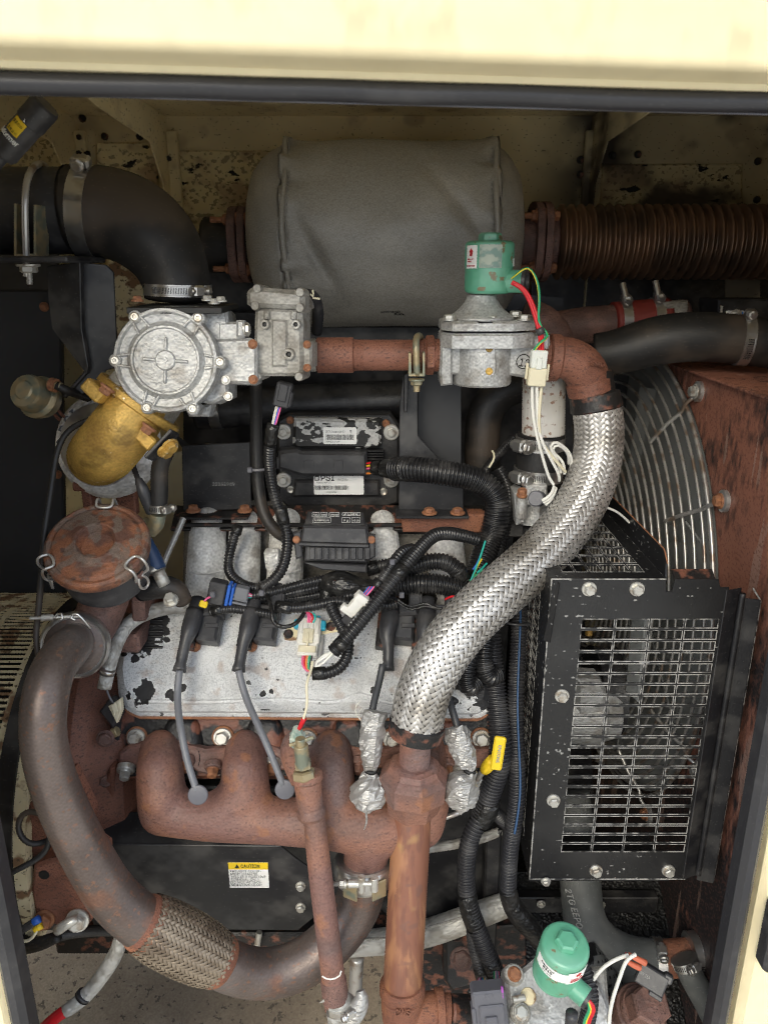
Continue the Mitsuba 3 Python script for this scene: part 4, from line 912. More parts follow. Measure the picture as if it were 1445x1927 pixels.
# ---------------------------------------------------------------- braided metal hose
def braid(parent, pts, R, N, lay, width, m_, name='strand', a=0.0012, step=0.0028, thick=0.0006):
    Q = spline(pts, step)
    T, Xv, Yv = frames(Q)
    s = np.concatenate([[0], np.cumsum(np.linalg.norm(np.diff(Q, axis=0), axis=1))])
    Rs = np.interp(s / s[-1], np.linspace(0, 1, len(R)), R) if isinstance(R, (list, tuple)) else np.full(len(s), R)
    for sg in (1, -1):
        for k in range(N):
            ang = sg * 2 * np.pi * s / lay + 2 * np.pi * (k + 0.25 * (sg < 0)) / N
            # the crossing number with the other family: an integer where a strand of it passes
            u = N * (ang + sg * 2 * np.pi * s / lay) / (2 * np.pi)
            phase = u + k * 1.0
            h = sg * a * np.sin(2 * np.pi * phase / 4 + 0.6)
            rad = (Rs + h)[:, None]
            er = np.cos(ang)[:, None] * Xv + np.sin(ang)[:, None] * Yv
            et = -np.sin(ang)[:, None] * Xv + np.cos(ang)[:, None] * Yv
            P = Q + rad * er
            D = np.gradient(P, axis=0); D /= np.linalg.norm(D, axis=1, keepdims=True)
            W = np.cross(er, D)
            sec = [(-0.5, 0), (-0.3, 0.6), (0, 0.85), (0.3, 0.6), (0.5, 0), (0.0, -0.4)]
            V = np.stack([P + W * w * width + er * hh * thick for w, hh in sec], 1).reshape(-1, 3)
            n = len(sec); i = np.arange(n); j = (i + 1) % n
            Fc = []
            b = np.arange(len(P) - 1)[:, None] * n
            Fc = np.concatenate([np.stack([b + i, b + j, b + n + j], -1).reshape(-1, 3), np.stack([b + i, b + n + j, b + n + i], -1).reshape(-1, 3)])
            put(parent, name, fix(TM(V, Fc)), m_, 50)
hz = thing('braided_hose', 'thick braided steel hose curving down across the engine from the rusty elbow', 'hose')
hp = [(1120, 752, 1.12), (1127, 800, 1.115), (1122, 870, 1.10), (1094, 945, 1.07), (1040, 1020, 1.03), (965, 1092, 0.98), (890, 1160, 0.94), (830, 1235, 0.91), (795, 1310, 0.895), (783, 1372, 0.89)]
HR = 0.0355
put(hz, 'core', tube(A(hp), HR * 0.94, n=40), 'braid_core', True)
braid(hz, A(hp), [HR * 0.98, HR, HR * 1.02, HR * 1.02, HR, HR * 0.98], 24, 0.225, 0.0051, 'braid_bright', a=0.0013, thick=0.0005)
e0, e1 = A(hp)[0], A(hp)[-1]
d0 = unit(A(hp)[1] - e0)
put(hz, 'upper_ferrule', cat(lathe(e0 - d0 * 0.010, d0, [(0, 0.031), (0.002, 0.0365), (0.024, 0.0385), (0.026, 0.0365)], 40)), 'black_rust', 28, 'black crimped sleeve at the upper end')
put(hz, 'upper_nipple', cyl(e0 - d0 * 0.042, e0, 0.0305, 36), 'black_rust', 30)
d1 = unit(e1 - A(hp)[-2])
put(hz, 'lower_ferrule', lathe(e1 - d1 * 0.012, d1, [(0, 0.0365), (0.002, 0.0385), (0.022, 0.0365), (0.024, 0.032)], 40), 'black_rust', 28, 'scuffed black sleeve at the lower end')

# ---------------------------------------------------------------- union and upright pipe
pu = thing('pipe_union', 'heavy rusted union nut under the lower end of the braided hose', 'pipe union')
yb_ = 0.885
c = lambda py: at(782 - (py - 1390) * 0.05, py, yb_)
ku = mpp(780, 1460, yb_)
put(pu, 'nipple', cyl(c(1375), c(1450), 29 * ku, 32), 'rust', 30)
up_ = unit(c(1390) - c(1520))
put(pu, 'nut', lathe(c(1488), up_, [(-0.004, 56 * ku), (0, 67 * ku), (0.026, 67 * ku), (0.033, 58 * ku), (0.036, 52 * ku), (0.043, 47 * ku), (0.046, 38 * ku)], 8, 0.2), 'rust', 22)
put(pu, 'tailpiece', lathe(c(1526), up_, [(0, 42 * ku), (0.004, 50 * ku), (0.016, 54 * ku), (0.030, 56 * ku)], 8, 0.5), 'rust', 22)
vp = thing('upright_pipe', 'thick orange brown upright gas pipe in the lower middle', 'pipe')
put(vp, 'pipe', tube([c(1505), at(757, 1862, 0.815)], 0.0275, n=40, smooth=False), 'pipe_rust', True)
ve = thing('bottom_elbow', 'rusty cast elbow at the foot of the upright gas pipe', 'pipe elbow')
yq = 0.81; kq = mpp(757, 1860, yq)
qd = unit(at(757, 1800, 0.82) - at(757, 1862, 0.815))
put(ve, 'rim', lathe(at(757, 1872, 0.813), qd, [(0, 38 * kq), (0.004, 43 * kq), (0.016, 43 * kq), (0.020, 38 * kq)], 40), 'rust_orange', 28)
put(ve, 'bend', ptube([(757, 1868, yq), (758, 1900, yq), (768, 1935, yq), (800, 1955, yq)], 40, n=36), 'rust_orange', True)
put(ve, 'branch', cat(lathe(at(775, 1905, yq), [1, 0.05, -0.03], [(0, 34 * kq), (45 * kq, 34 * kq), (46 * kq, 40 * kq), (60 * kq, 40 * kq), (62 * kq, 36 * kq)], 36)), 'rust_orange', 28)
put(ve, 'thread', tube([at(832, 1903, yq), at(846, 1904, yq)], 31 * kq, n=32, step=0.00045, rfun=thr, smooth=False), 'rust_orange', True)
put(ve, 'cast_mark', text(front(742, 1912, yq - 0.031, tilt=12), 'CWS', 0.010, 0, 0.002, True, 0.022), 'rust_orange', False)
solo('black_nipple', cyl(at(840, 1904, yq), at(925, 1908, yq + 0.02), 30 * kq, 32), 'black_rust', 'short shiny black pipe nipple at the bottom between elbow and grey plug', 'pipe', smooth=30)

# ---------------------------------------------------------------- thin rusty pipe with drain cock
tp = thing('thin_rusty_pipe', 'thin rusty pipe slanting down in front of the exhaust manifold', 'pipe')
put(tp, 'pipe', ptube([(590, 1530, 0.835), (602, 1640, 0.815), (628, 1850, 0.775), (633, 1900, 0.77)], [20, 22, 22, 22], n=28), 'rust', True)
tq = unit(at(588, 1520, 0.837) - at(602, 1640, 0.815)); kt = mpp(580, 1490, 0.84)
put(tp, 'reducer', lathe(at(586, 1534, 0.834), tq, [(-0.006, 22 * kt), (-0.001, 27 * kt), (0.006, 27 * kt), (0.010, 24 * kt), (0.045, 26 * kt), (0.048, 30 * kt), (0.056, 30 * kt), (0.058, 25 * kt)], 32), 'rust', 28)
put(tp, 'collar', cat(lathe(at(627, 1842, 0.777), -tq, [(0, 23 * kt), (0.002, 25 * kt), (0.03, 25 * kt)], 28)), 'rust_dark', 28)
put(tp, 'white_seam', tube([at(606, 1838, 0.758), at(615, 1843, 0.756), at(628, 1843, 0.755), at(640, 1836, 0.758), at(642, 1828, 0.76)], 0.0011, n=6), 'white', True)
put(tp, 'sensor_boss', cat(ptube([(562, 1385, 0.90), (550, 1400, 0.895), (550, 1430, 0.875), (565, 1470, 0.85)], [16, 20, 20, 18], n=20)), 'rust', True)
dc = thing('drain_cock', 'tarnished brass drain cock with a cross pin on top of the thin rusty pipe', 'valve')
put(dc, 'hex_base', cat(lathe(at(573, 1466, 0.838), tq, [(0, 20 * kt), (0.002, 22 * kt), (0.010, 22 * kt), (0.012, 18 * kt)], 6), lathe(at(571, 1446, 0.838), tq, [(0, 16 * kt), (0.010, 16 * kt), (0.012, 13 * kt)], 6)), 'brass_dirty', 25)
put(dc, 'barrel', cyl(at(570, 1442, 0.838), at(566, 1402, 0.838), 13.5 * kt, 24), 'brass_dirty', 30)
put(dc, 'head', cyl(at(566, 1404, 0.838), at(565, 1390, 0.838), 9.5 * kt, 20), 'brass_dirty', 30)
put(dc, 'cross_pin', cyl(at(545, 1403, 0.838), at(590, 1388, 0.838), 3.6 * kt, 12), 'brass_dirty', 30)
sn = thing('temperature_sender', 'green tarnished sender with a white wire on the head above the drain cock', 'sensor')
put(sn, 'hex', lathe(at(561, 1400, 0.885), [0, -0.3, 1], [(0, 17 * kt), (0.016, 17 * kt), (0.018, 14 * kt), (0.022, 12 * kt), (0.027, 10 * kt), (0.033, 7 * kt)], 6), 'verdigris', 25)
put(sn, 'crimp', ptube([(563, 1372, 0.875), (572, 1353, 0.872)], [4, 5], n=12), 'red', True)
put(sn, 'wire', ptube([(570, 1356, 0.872), (578, 1320, 0.875), (577, 1290, 0.88), (585, 1262, 0.90), (588, 1245, 0.91)], 2.6, n=10), 'cream_plastic', True)
fw_ = thing('foil_wrap', 'crumpled silver foil wrap with a hose clamp at the foot of the thin rusty pipe', 'wrap')
put(fw_, 'wrap', ptube([(630, 1868, 0.772), (638, 1890, 0.77), (646, 1930, 0.768), (650, 1960, 0.765)], [20, 26, 28, 30], n=20), 'sleeve', 40)
put(fw_, 'tail', ptube([(650, 1925, 0.765), (668, 1905, 0.765), (680, 1880, 0.77), (678, 1865, 0.775)], [16, 20, 14, 8], n=14), 'foil', 40)
put(fw_, 'loose_flap', slab(front(612, 1886, 0.76, tilt=20), [(600, 1889), (622, 1872), (626, 1884)], -0.001, 0), 'sleeve', False)
band, scr = clamp(at(640, 1893, 0.77), -tq, 27 * mpp(640, 1893, 0.77), 0.010, sdir=[0.6, -0.8, 0], scr=0.005)
bk_ = put(fw_, 'worm_clamp', band, 'stainless', 28); put(bk_, 'screw', scr, 'stainless', 25)
# ---------------------------------------------------------------- valve cover
vc = thing('valve_cover', 'pale bare aluminium valve cover with flaking black paint and a rusty gasket line', 'valve cover')
FV = front(560, 1340, 0.985, tilt=46)
VT = 0.030
out = [(262, 1344), (244, 1332), (231, 1305), (227, 1270), (232, 1235), (243, 1200), (258, 1172), (278, 1158), (320, 1153), (420, 1151), (600, 1150), (860, 1150), (890, 1158), (908, 1180), (920, 1240), (923, 1310), (918, 1335), (895, 1348), (700, 1347), (480, 1345)]
CH = [FV.px(*q) for q in ((300, 1310), (258, 1333), (243, 1195), (330, 1322), (400, 1316), (355, 1303), (285, 1325))]
def vc_world(px, py): return FV.pw(px, py, VT)
PATCH = [(vc_world(x, y), r) for x, y, r in ((283, 1308, .016), (250, 1322, .009), (262, 1336, .009), (330, 1318, .009), (352, 1306, .006), (243, 1200, .018), (300, 1188, .026), (285, 1222, .020), (265, 1250, .006), (250, 1180, .02),
         (880, 1268, .035), (905, 1300, .03), (860, 1300, .010), (850, 1330, .008), (500, 1316, .005), (515, 1312, .004), (705, 1310, .006), (238, 1240, .008), (300, 1172, .02))]
def cover_col(p, n, uv):
    d = mi.Float(9.0)
    for q, r in PATCH:
        d = dr.minimum(d, dr.sqrt(dr.square(p.x - float(q[0])) + dr.square(p.y - float(q[1])) + dr.square(p.z - float(q[2]))) / r)
    e = (B(p, 130, 4, 4) - 0.5) * 1.5 + (B(p, 40, 2) - 0.5) * 0.9
    black = 1 - S(0.93, 1.0, d + e)
    rim = S(0.95, 1.02, d + e) * (1 - S(1.05, 1.35, d + e))
    black = dr.maximum(black, S(0.72, 0.73, B(p, 85, 12, 4)) * 0.9)
    c = mix((.58, .59, .59), (.38, .39, .395), S(0.42, 0.70, N(p, 820) * 0.6 + B(p, 380, 3) * 0.4))
    c = mix(c, (.70, .70, .68), S(0.45, 0.75, B(p, 15, 8)) * 0.35)
    c = mix(c, (.74, .74, .73), rim * 0.55)
    c = mix(c, (.30, .30, .295), S(0.5, 0.75, B(p, 28, 31, 4)) * 0.5)
    c = mix(c, (.30, .21, .15), S(0.56, 0.70, B(p, 45, 18, 4)) * 0.45)
    return mix(c, (.018, .018, .019), black)
mat('cover_peeling', cover_col, lambda p, n, uv: 0.42 + 0.25 * N(p, 300), 0.12, 0.5, grain(420, 0.0006))
put(vc, 'cover', slab(FV, out, 0.004, VT, 0.012, rnd=0.012), 'cover_peeling', 40)
put(vc, 'base_flange', slab(FV, [(x + (-6 if x < 500 else 6) * (abs(x - 560) > 300), y + (5 if y > 1300 else -4)) for x, y in out], 0.001, 0.008, 0.003, rnd=0.012), 'cover_peeling', 30)
put(vc, 'gasket', slab(FV, [(x + (-7 if x < 500 else 7) * (abs(x - 560) > 300), y + (9 if y > 1300 else -4)) for x, y in out], -0.003, 0.001, 0.0, rnd=0.012), 'bolt_rust', 30, 'thin rusty gasket line')
for kx_ in range(6):
    py = 1180 + kx_ * 10
    put(vc, 'cooling_rib', tube(np.array([FV.pw(270 + kx_ * 0.5, py, VT - 0.0002), FV.pw(316, py, VT - 0.0002)]), 0.0022, n=10), 'black_chip', True)
put(vc, 'raised_edge', tube(np.array([FV.pw(x, y, VT - 0.003) for x, y in ((285, 1328), (420, 1329), (560, 1326), (640, 1328), (675, 1316), (720, 1328), (850, 1330))]), 0.004, n=10), 'cover_peeling', True)
for i, (px, py) in enumerate(((328, 1326), (500, 1326), (673, 1331), (845, 1332))):
    put(vc, 'bolt_boss', lathe(FV.pw(px, py - 6, 0.004), FV.n, [(0, 0.0155), (0.016, 0.0145), (0.018, 0.013), (0.018, 0.0005)], 32), 'cover_peeling' if i < 2 else 'bolt_rust', 28)
    put(vc, 'bolt', hexhead(FV.pw(px, py - 6, 0.0225), FV.n, 0.0062, 0.005, 1.5), 'bolt_rust' if i > 1 else 'zinc', 25)
put(vc, 'clip_plate', slab(FV, [(537, 1205), (546, 1194), (636, 1178), (646, 1186), (642, 1200), (552, 1218), (540, 1216)], VT, VT + 0.002, 0.0005), 'cream_rusty', False)
bolts(vc, [FV.pw(547, 1206, VT + 0.002), FV.pw(625, 1192, VT + 0.002)], FV.n, 0.0062, 'black_rust', 0.006, 1.2)
put(vc, 'oil_filler', lathe(FV.pw(880, 1262, VT), FV.n, [(-0.004, 0.030), (0.004, 0.030), (0.006, 0.027), (0.012, 0.025), (0.014, 0.022), (0.014, 0.012)], 40), 'cover_peeling', 28)

# ---------------------------------------------------------------- cylinder head and block
hd_ = thing('cylinder_head', 'black and rust stained cast cylinder head below the valve cover', 'cylinder head')
FH = front(560, 1385, 0.985, tilt=22)
put(hd_, 'casting', slab(FH, [(222, 1330), (940, 1336), (958, 1372), (958, 1470), (222, 1468), (214, 1400)], -0.12, 0.0, 0.006), 'head_cast', 25)
for px in (345, 500, 660, 830):
    put(hd_, 'port_boss', blob([(FH.pw(px - 16, 1366, 0.0), 0.014), (FH.pw(px + 14, 1366, 0.0), 0.014), (FH.pw(px - 18, 1400, 0.0), 0.018), (FH.pw(px + 16, 1400, 0.0), 0.018)], [(0, 1, 2, 3)], 0.006, 4), 'head_cast', True)
put(hd_, 'gasket_edge', tube(np.array([FH.pw(x, y, 0.006) for x, y in ((228, 1412), (262, 1402), (300, 1398), (340, 1406), (385, 1412), (430, 1404), (470, 1398), (520, 1408))]), 0.0015, n=6), 'bolt_rust', True)
for px, py in ((258, 1388), (420, 1387), (579, 1391), (738, 1391), (905, 1390)):
    put(hd_, 'bolt', cat(hexhead(FH.pw(px, py, 0.004), FH.n, 0.0105, 0.012, 1.35)), 'zinc', 25)
    put(hd_, 'washer', lathe(FH.pw(px, py, 0.001), FH.n, [(0, 0.017), (0.002, 0.0165), (0.003, 0.015)], 28), 'bolt_rust', 28)
put(hd_, 'block', slab(front(560, 1500, 1.03), [(212, 1420), (965, 1420), (965, 1760), (212, 1760)], -0.3, 0, 0.004), 'black_paint', False)
put(hd_, 'plug_rail', rbox(front(560, 1480, 1.0), 0.5, 0.012, 0.02, 0.003), 'black_paint', 25)

# ---------------------------------------------------------------- exhaust manifold
em = thing('exhaust_manifold', 'rust brown cast iron exhaust manifold with four runners joining one log', 'exhaust manifold')
km = mpp(500, 1480, 0.93)
sph, bones = [], []
def sadd(px, py, Y, r):
    sph.append((at(px, py, Y), r * km)); return len(sph) - 1
log = [sadd(305, 1528, 0.905, 43), sadd(400, 1540, 0.895, 42), sadd(520, 1545, 0.89, 42), sadd(620, 1551, 0.885, 45), sadd(700, 1556, 0.885, 54), sadd(790, 1552, 0.90, 46)]
bones += [(log[i], log[i + 1]) for i in range(5)]
for px, li in ((302, 0), (462, 1), (624, 3), (800, 5)):
    a = sadd(px, 1412, 0.965, 40); b = sadd(px - 2, 1450, 0.925, 43); c2 = sadd(px + 2, 1500, 0.905, 45)
    bones += [(a, b), (b, c2), (c2, log[li])]
cl = sadd(690, 1600, 0.885, 42); cm_ = sadd(688, 1625, 0.885, 42)
bones += [(log[4], cl), (cl, cm_)]
put(em, 'casting', blob(sph, bones, 0.0055, 9), 'rust', True)
FM = front(560, 1420, 0.955, tilt=14)
fl_ = [(222, 1418), (240, 1405), (265, 1402), (290, 1400), (345, 1402), (385, 1412), (420, 1410), (450, 1402), (500, 1402), (530, 1414), (545, 1412), (600, 1404), (650, 1404), (690, 1414), (720, 1412), (790, 1404), (850, 1406), (900, 1412), (960, 1412), (965, 1440), (900, 1448), (840, 1440), (690, 1450), (640, 1440), (530, 1452), (505, 1440), (400, 1462), (372, 1456), (350, 1440), (262, 1440), (240, 1458), (222, 1452)]
put(em, 'flange', slab(FM, fl_, -0.016, 0.0, 0.004, rnd=0.004), 'rust', 28)
for px, py, m_, wm in ((238, 1452, 'zinc', 'zinc'), (350, 1437, 'bolt_rust', 'rust'), (402, 1447, 'bolt_rust', 'rust'), (511, 1442, 'bolt_rust', 'zinc'), (674, 1441, 'rust', 'rust'), (840, 1445, 'bolt_rust', 'rust'), (865, 1452, 'zinc', 'zinc')):
    n_ = unit([0.05, -0.85, -0.45])
    p = FM.pw(px, py - 6, 0.002)
    put(em, 'bolt', cat(hexhead(p + n_ * 0.004, n_, 0.0082, 0.013, 1.1)), m_, 25)
    put(em, 'washer', lathe(p, n_, [(-0.004, 0.0135), (0.003, 0.0135), (0.005, 0.012)], 26), wm, 28)
put(em, 'crack', tube(np.array([FM.pw(374, 1413, 0.0005), FM.pw(376, 1430, 0.0005), FM.pw(373, 1442, 0.0005)]), 0.0006, n=5), 'ink', False)

vb1 = thing('v_band_clamp', 'steel v band clamp under the outlet of the exhaust manifold', 'clamp')
oc = at(686, 1640, 0.885); oa = unit([0.02, 0.10, 1.0]); ko = mpp(686, 1640, 0.885)
put(vb1, 'band', lathe(oc, oa, [(-0.013, 50 * ko), (-0.011, 54 * ko), (-0.004, 58 * ko), (0.014, 58 * ko), (0.021, 54 * ko), (0.023, 50 * ko)], 48), 'stainless', 28)
for a in (-0.45, 0.5): put(vb1, 'saddle', rbox(Fr(oc + np.array([0.0445 * math.sin(a), -0.0445 * math.cos(a), 0.004]), [math.cos(a), math.sin(a), 0], [math.sin(a), -math.cos(a), 0]), 0.022, 0.030, 0.003, 0.001), 'brass_dirty', 25)
put(vb1, 't_bolt', cat(cyl(at(616, 1664, 0.838), at(700, 1664, 0.828), 0.0032, 14), hexhead(at(650, 1664, 0.834), [-1, 0, 0], 0.0058, 0.009, 1.1), cyl(at(655, 1664, 0.83), at(676, 1664, 0.83), 0.0055, 14), cyl(at(680, 1650, 0.832), at(680, 1678, 0.832), 0.0052, 14), cyl(at(704, 1652, 0.83), at(704, 1676, 0.83), 0.0058, 14)), 'zinc', 25)

# ---------------------------------------------------------------- exhaust pipe with braided flexible section
ep = thing('exhaust_pipe', 'brown steel exhaust pipe sweeping down the left side, with a woven flexible section', 'exhaust pipe')
ys_ = 0.775
put(ep, 'upper_bend', ptube([(140, 1208, 0.91), (127, 1224, 0.865), (103, 1256, 0.83), (86, 1308, 0.80), (81, 1375, 0.785), (95, 1455, 0.78), (128, 1540, 0.778), (172, 1625, 0.776), (222, 1697, 0.776), (290, 1752, 0.78)], [35, 39, 40, 42, 42, 43, 44, 45, 46, 47], n=44), 'exhaust', True)
lower = [(408, 1808, 0.80), (450, 1826, 0.81), (510, 1832, 0.825), (575, 1810, 0.84), (630, 1765, 0.86), (668, 1712, 0.875), (684, 1665, 0.883), (687, 1640, 0.885)]
put(ep, 'lower_bend', ptube(lower, [45, 44, 43.5, 44, 44, 44, 44, 44], n=44), 'exhaust', True)
pa, pb = at(268, 1735, 0.78), at(418, 1812, 0.80)
dp = unit(pb - pa); kp = mpp(340, 1775, 0.79) * 0.86; Lp = np.linalg.norm(pb - pa)
put(ep, 'collar', lathe(pa, dp, [(-0.006, 53 * kp), (-0.002, 57 * kp), (0.006, 59 * kp), (0.008, 62 * kp), (0.013, 62 * kp), (0.0145, 58 * kp)], 44), 'rust_orange', 28)
put(ep, 'collar', lathe(pb, dp, [(-0.013, 57 * kp), (-0.012, 60 * kp), (-0.006, 59 * kp), (0.002, 53 * kp), (0.004, 50 * kp)], 44), 'rust_orange', 28)
fx = thing('x', 'x', 'x'); del labels[fx]
core = tube([pa, pa + dp * Lp * 0.3, pa + dp * Lp * 0.7, pb], [56 * kp, 61 * kp, 61 * kp, 52 * kp], n=40)
put(ep, 'core', core, 'braid_core', True)
braid(ep, [pa + dp * 0.004, pa + dp * Lp * 0.3, pa + dp * Lp * 0.7, pb - dp * 0.006], [60 * kp, 66 * kp, 67.5 * kp, 67.5 * kp, 65 * kp, 57 * kp], 38, 0.27, 0.0040, 'braid_bronze', 'braid_strand', step=0.0022, a=0.0011, thick=0.0005)
vb2 = thing('v_band_clamp', 'bright v band clamp ring with two spring loops at the top of the exhaust pipe', 'clamp')
rc = at(140, 1216, 0.925); ra = unit(at(120, 1248, 0.83) - at(158, 1206, 0.93)); kr = mpp(146, 1213, 0.925)
put(vb2, 'flange', lathe(rc - ra * 0.012, ra, [(0, 48 * kr), (0.004, 56 * kr), (0.012, 57 * kr), (0.016, 54 * kr), (0.018, 44 * kr), (0.020, 38 * kr)], 56), 'exhaust', 28)
put(vb2, 'band', lathe(rc - ra * 0.016, ra, [(0, 57 * kr), (0.001, 62 * kr), (0.006, 64 * kr), (0.016, 64 * kr), (0.021, 60 * kr), (0.020, 56 * kr)], 64), 'stainless', 28)
put(vb2, 'cone', lathe(rc - ra * 0.07, ra, [(0, 44 * kr), (0.03, 50 * kr), (0.055, 58 * kr)], 48), 'rust_dark', 30)
for cx in (112, 138):
    put(vb2, 'loop', ptube([(cx - 18, 1178, 0.89), (cx - 10, 1166, 0.885), (cx - 4, 1156, 0.885), (cx + 4, 1155, 0.885), (cx + 5, 1165, 0.883), (cx - 2, 1168, 0.882)] if cx < 120 else [(cx + 32, 1182, 0.89), (cx + 20, 1168, 0.885), (cx + 8, 1156, 0.885), (cx, 1155, 0.885), (cx - 4, 1164, 0.883), (cx + 4, 1167, 0.882)], 2.6, n=10), 'stainless', True)
put(vb2, 't_bolt', cat(cyl(at(56, 1164, 0.88), at(150, 1160, 0.89), 3.2 * kr, 12), cyl(at(78, 1163, 0.878), at(100, 1162, 0.88), 6 * kr, 14)), 'zinc', 25)

# ---------------------------------------------------------------- rusty turbine outlet and support behind the breather canister
te = thing('turbine_outlet', 'rusty cast turbine outlet pipe and pedestal under the breather canister', 'pipe')
put(te, 'pipe', ptube([(205, 1095, 1.0), (196, 1130, 0.99), (180, 1170, 0.97), (160, 1200, 0.955)], [46, 44, 42, 44], n=32), 'rust_dark', True)
put(te, 'pedestal', cat(slab(front(250, 1120, 1.0), [(236, 1070), (268, 1075), (273, 1170), (248, 1172), (245, 1120), (225, 1090)], -0.05, 0, 0.003), rbox(front(240, 1190, 1.04), 0.06, 0.03, 0.08, 0.004)), 'rust_dark', 25)

# ---------------------------------------------------------------- breather canister with rusted lid
bc = thing('breather_canister', 'round canister with a rusted dished lid, black bowl and wire spring clips', 'canister')
lo = at(181, 1022, 0.93); la = unit([0.06, -0.57, 0.82]); kl = mpp(181, 1022, 0.93); LR = 97 * kl
put(bc, 'lid', lathe(lo - la * 0.012, la, [(-0.004, LR * 0.97), (-0.002, LR * 1.0), (0.006, LR * 1.01), (0.010, LR * 0.985), (0.0125, LR * 0.93), (0.0115, LR * 0.87), (0.0105, LR * 0.86), (0.0135, LR * 0.80), (0.0155, LR * 0.55), (0.0185, LR * 0.42), (0.0180, LR * 0.375), (0.0105, LR * 0.33), (0.0050, LR * 0.30), (0.0040, LR * 0.10), (0.004, 0.0005)], 72), 'lid_rust', 28)
put(bc, 'bowl', lathe(lo - la * 0.075, la, [(-0.004, LR * 0.72), (0.0, LR * 0.80), (0.008, LR * 0.86), (0.05, LR * 0.90), (0.060, LR * 0.93), (0.062, LR * 0.97)], 64), 'black_plastic', 30)
fl2 = Fr(lo, [1, 0, 0], la)
def clip(ang, s=1.0):
    a = math.radians(ang)
    d = fl2.u * math.cos(a) + fl2.v * math.sin(a); t = np.cross(la, d)
    P = lambda r, h, w: lo + d * r + la * h + t * w
    w = 0.0105 * s
    pts = [P(LR * 0.95, -0.028, -w * 0.5), P(LR * 1.06, -0.020, -w), P(LR * 1.10, -0.006, -w), P(LR * 1.03, 0.004, -w), P(LR * 0.88, 0.0035, -w * 0.95), P(LR * 0.83, 0.0035, -w * 0.5), P(LR * 0.83, 0.0035, w * 0.5), P(LR * 0.88, 0.0035, w * 0.95), P(LR * 1.03, 0.004, w), P(LR * 1.10, -0.006, w), P(LR * 1.06, -0.020, w), P(LR * 0.95, -0.028, w * 0.5)]
    put(bc, 'spring_clip', tube(pts, 0.0019, n=10, step=0.002), 'wire_steel', True)
    lp = [P(LR * 1.0, -0.026, -0.003), P(LR * 1.04, -0.034, -0.007), P(LR * 1.06, -0.046, -0.004), P(LR * 1.06, -0.048, 0.004), P(LR * 1.04, -0.036, 0.007), P(LR * 0.99, -0.026, 0.003)]
    put(bc, 'clip_loop', tube(lp, 0.0019, n=10, step=0.002), 'wire_steel', True)
    put(bc, 'clip_tab', rbox(Fr(P(LR * 0.97, -0.028, 0), t, d), 0.016, 0.012, 0.003, 0.001), 'rust_dark', 25)
for ang in (212, 330, 92):
    clip(ang)

# fittings right of the canister
bf = thing('blue_fitting_hose', 'short dark hose with a blue end fitting and clip right of the breather canister', 'hose')
put(bf, 'hose', ptube([(268, 1012, 0.99), (285, 1045, 0.985), (296, 1072, 0.98)], [14, 16, 17], n=22), 'dark_blue', True)
put(bf, 'clip', cat(ptube([(290, 1062, 0.983), (296, 1076, 0.98)], [18, 19], n=22)), 'stainless', True)
put(bf, 'steel_tube', ptube([(296, 1074, 0.98), (310, 1100, 0.98)], 12, n=20), 'zinc', True)
put(bf, 'elbow', ptube([(268, 1108, 1.0), (300, 1105, 0.99), (325, 1108, 0.99), (345, 1130, 1.0)], [24, 22, 21, 17], n=24), 'rubber', True)
put(bf, 'bolt', hexhead(at(322, 1130, 0.965), [0, -0.6, 0.8], 0.008, 0.012), 'zinc', 25)
solo('oil_line', ptube([(345, 975, 1.12), (330, 1010, 1.10), (312, 1050, 1.08), (300, 1085, 1.06)], 6, n=14, step=0.0006, rfun=corr(0.0022, 0.10)), 'wire_steel', 'thin braided oil line slanting past the cream panel beside the breather canister', 'hose', smooth=True)
fsl = thing('foil_sleeved_hose', 'narrow hose in a silvery heat sleeve bending around the left end of the valve cover', 'hose')
put(fsl, 'sleeve', ptube([(400, 1150, 1.07), (350, 1142, 1.06), (300, 1147, 1.04), (250, 1168, 1.01), (225, 1200, 0.985), (208, 1245, 0.965), (196, 1296, 0.95)], [12, 13, 13.5, 13.5, 13, 13, 13], n=20), 'sleeve', True)
put(fsl, 'strap', ptube([(204, 1258, 0.958), (201, 1268, 0.957)], 14.5, n=20), 'stainless', True)
put(fsl, 'lead', ptube([(200, 1296, 0.95), (206, 1312, 0.955), (214, 1325, 0.96)], 2, n=8), 'grey_wire', True)
se = thing('crank_sensor', 'small black sensor with a cream clip beside the left end of the cylinder head', 'sensor')
put(se, 'body', cat(slab(front(205, 1345, 0.965, tilt=20), [(186, 1340), (205, 1315), (228, 1335), (212, 1372)], -0.03, 0, 0.003), slab(front(216, 1390, 0.98), [(207, 1365), (224, 1368), (224, 1425), (207, 1425)], -0.02, 0, 0.002)), 'black_plastic', 25)
put(se, 'clip', cat(slab(front(217, 1335, 0.955, tilt=20), [(203, 1330), (226, 1315), (228, 1338), (219, 1362)], -0.012, 0, 0.0015), slab(front(217, 1330, 0.953, tilt=20), [(210, 1328), (218, 1322), (224, 1338), (216, 1345)], 0, 0.004, 0.001)), 'cream_plastic', 25)
put(se, 'brass_end', cyl(at(212, 1380, 0.965), at(222, 1376, 0.965), 0.0075, 16), 'brass_dirty', 30)
lc = thing('loose_cable', 'loose black cable hanging down in front of the dark left panel to the exhaust clamp', 'cable')
put(lc, 'cable', ptube([(168, 790, 1.0), (130, 810, 1.0), (108, 850, 0.99), (96, 920, 0.97), (84, 1000, 0.95), (78, 1080, 0.93), (72, 1150, 0.90), (68, 1200, 0.88), (72, 1235, 0.87)], [5.5, 5.5, 5.5, 5.5, 6, 6, 6, 5.5, 5], n=14), 'rubber', True)

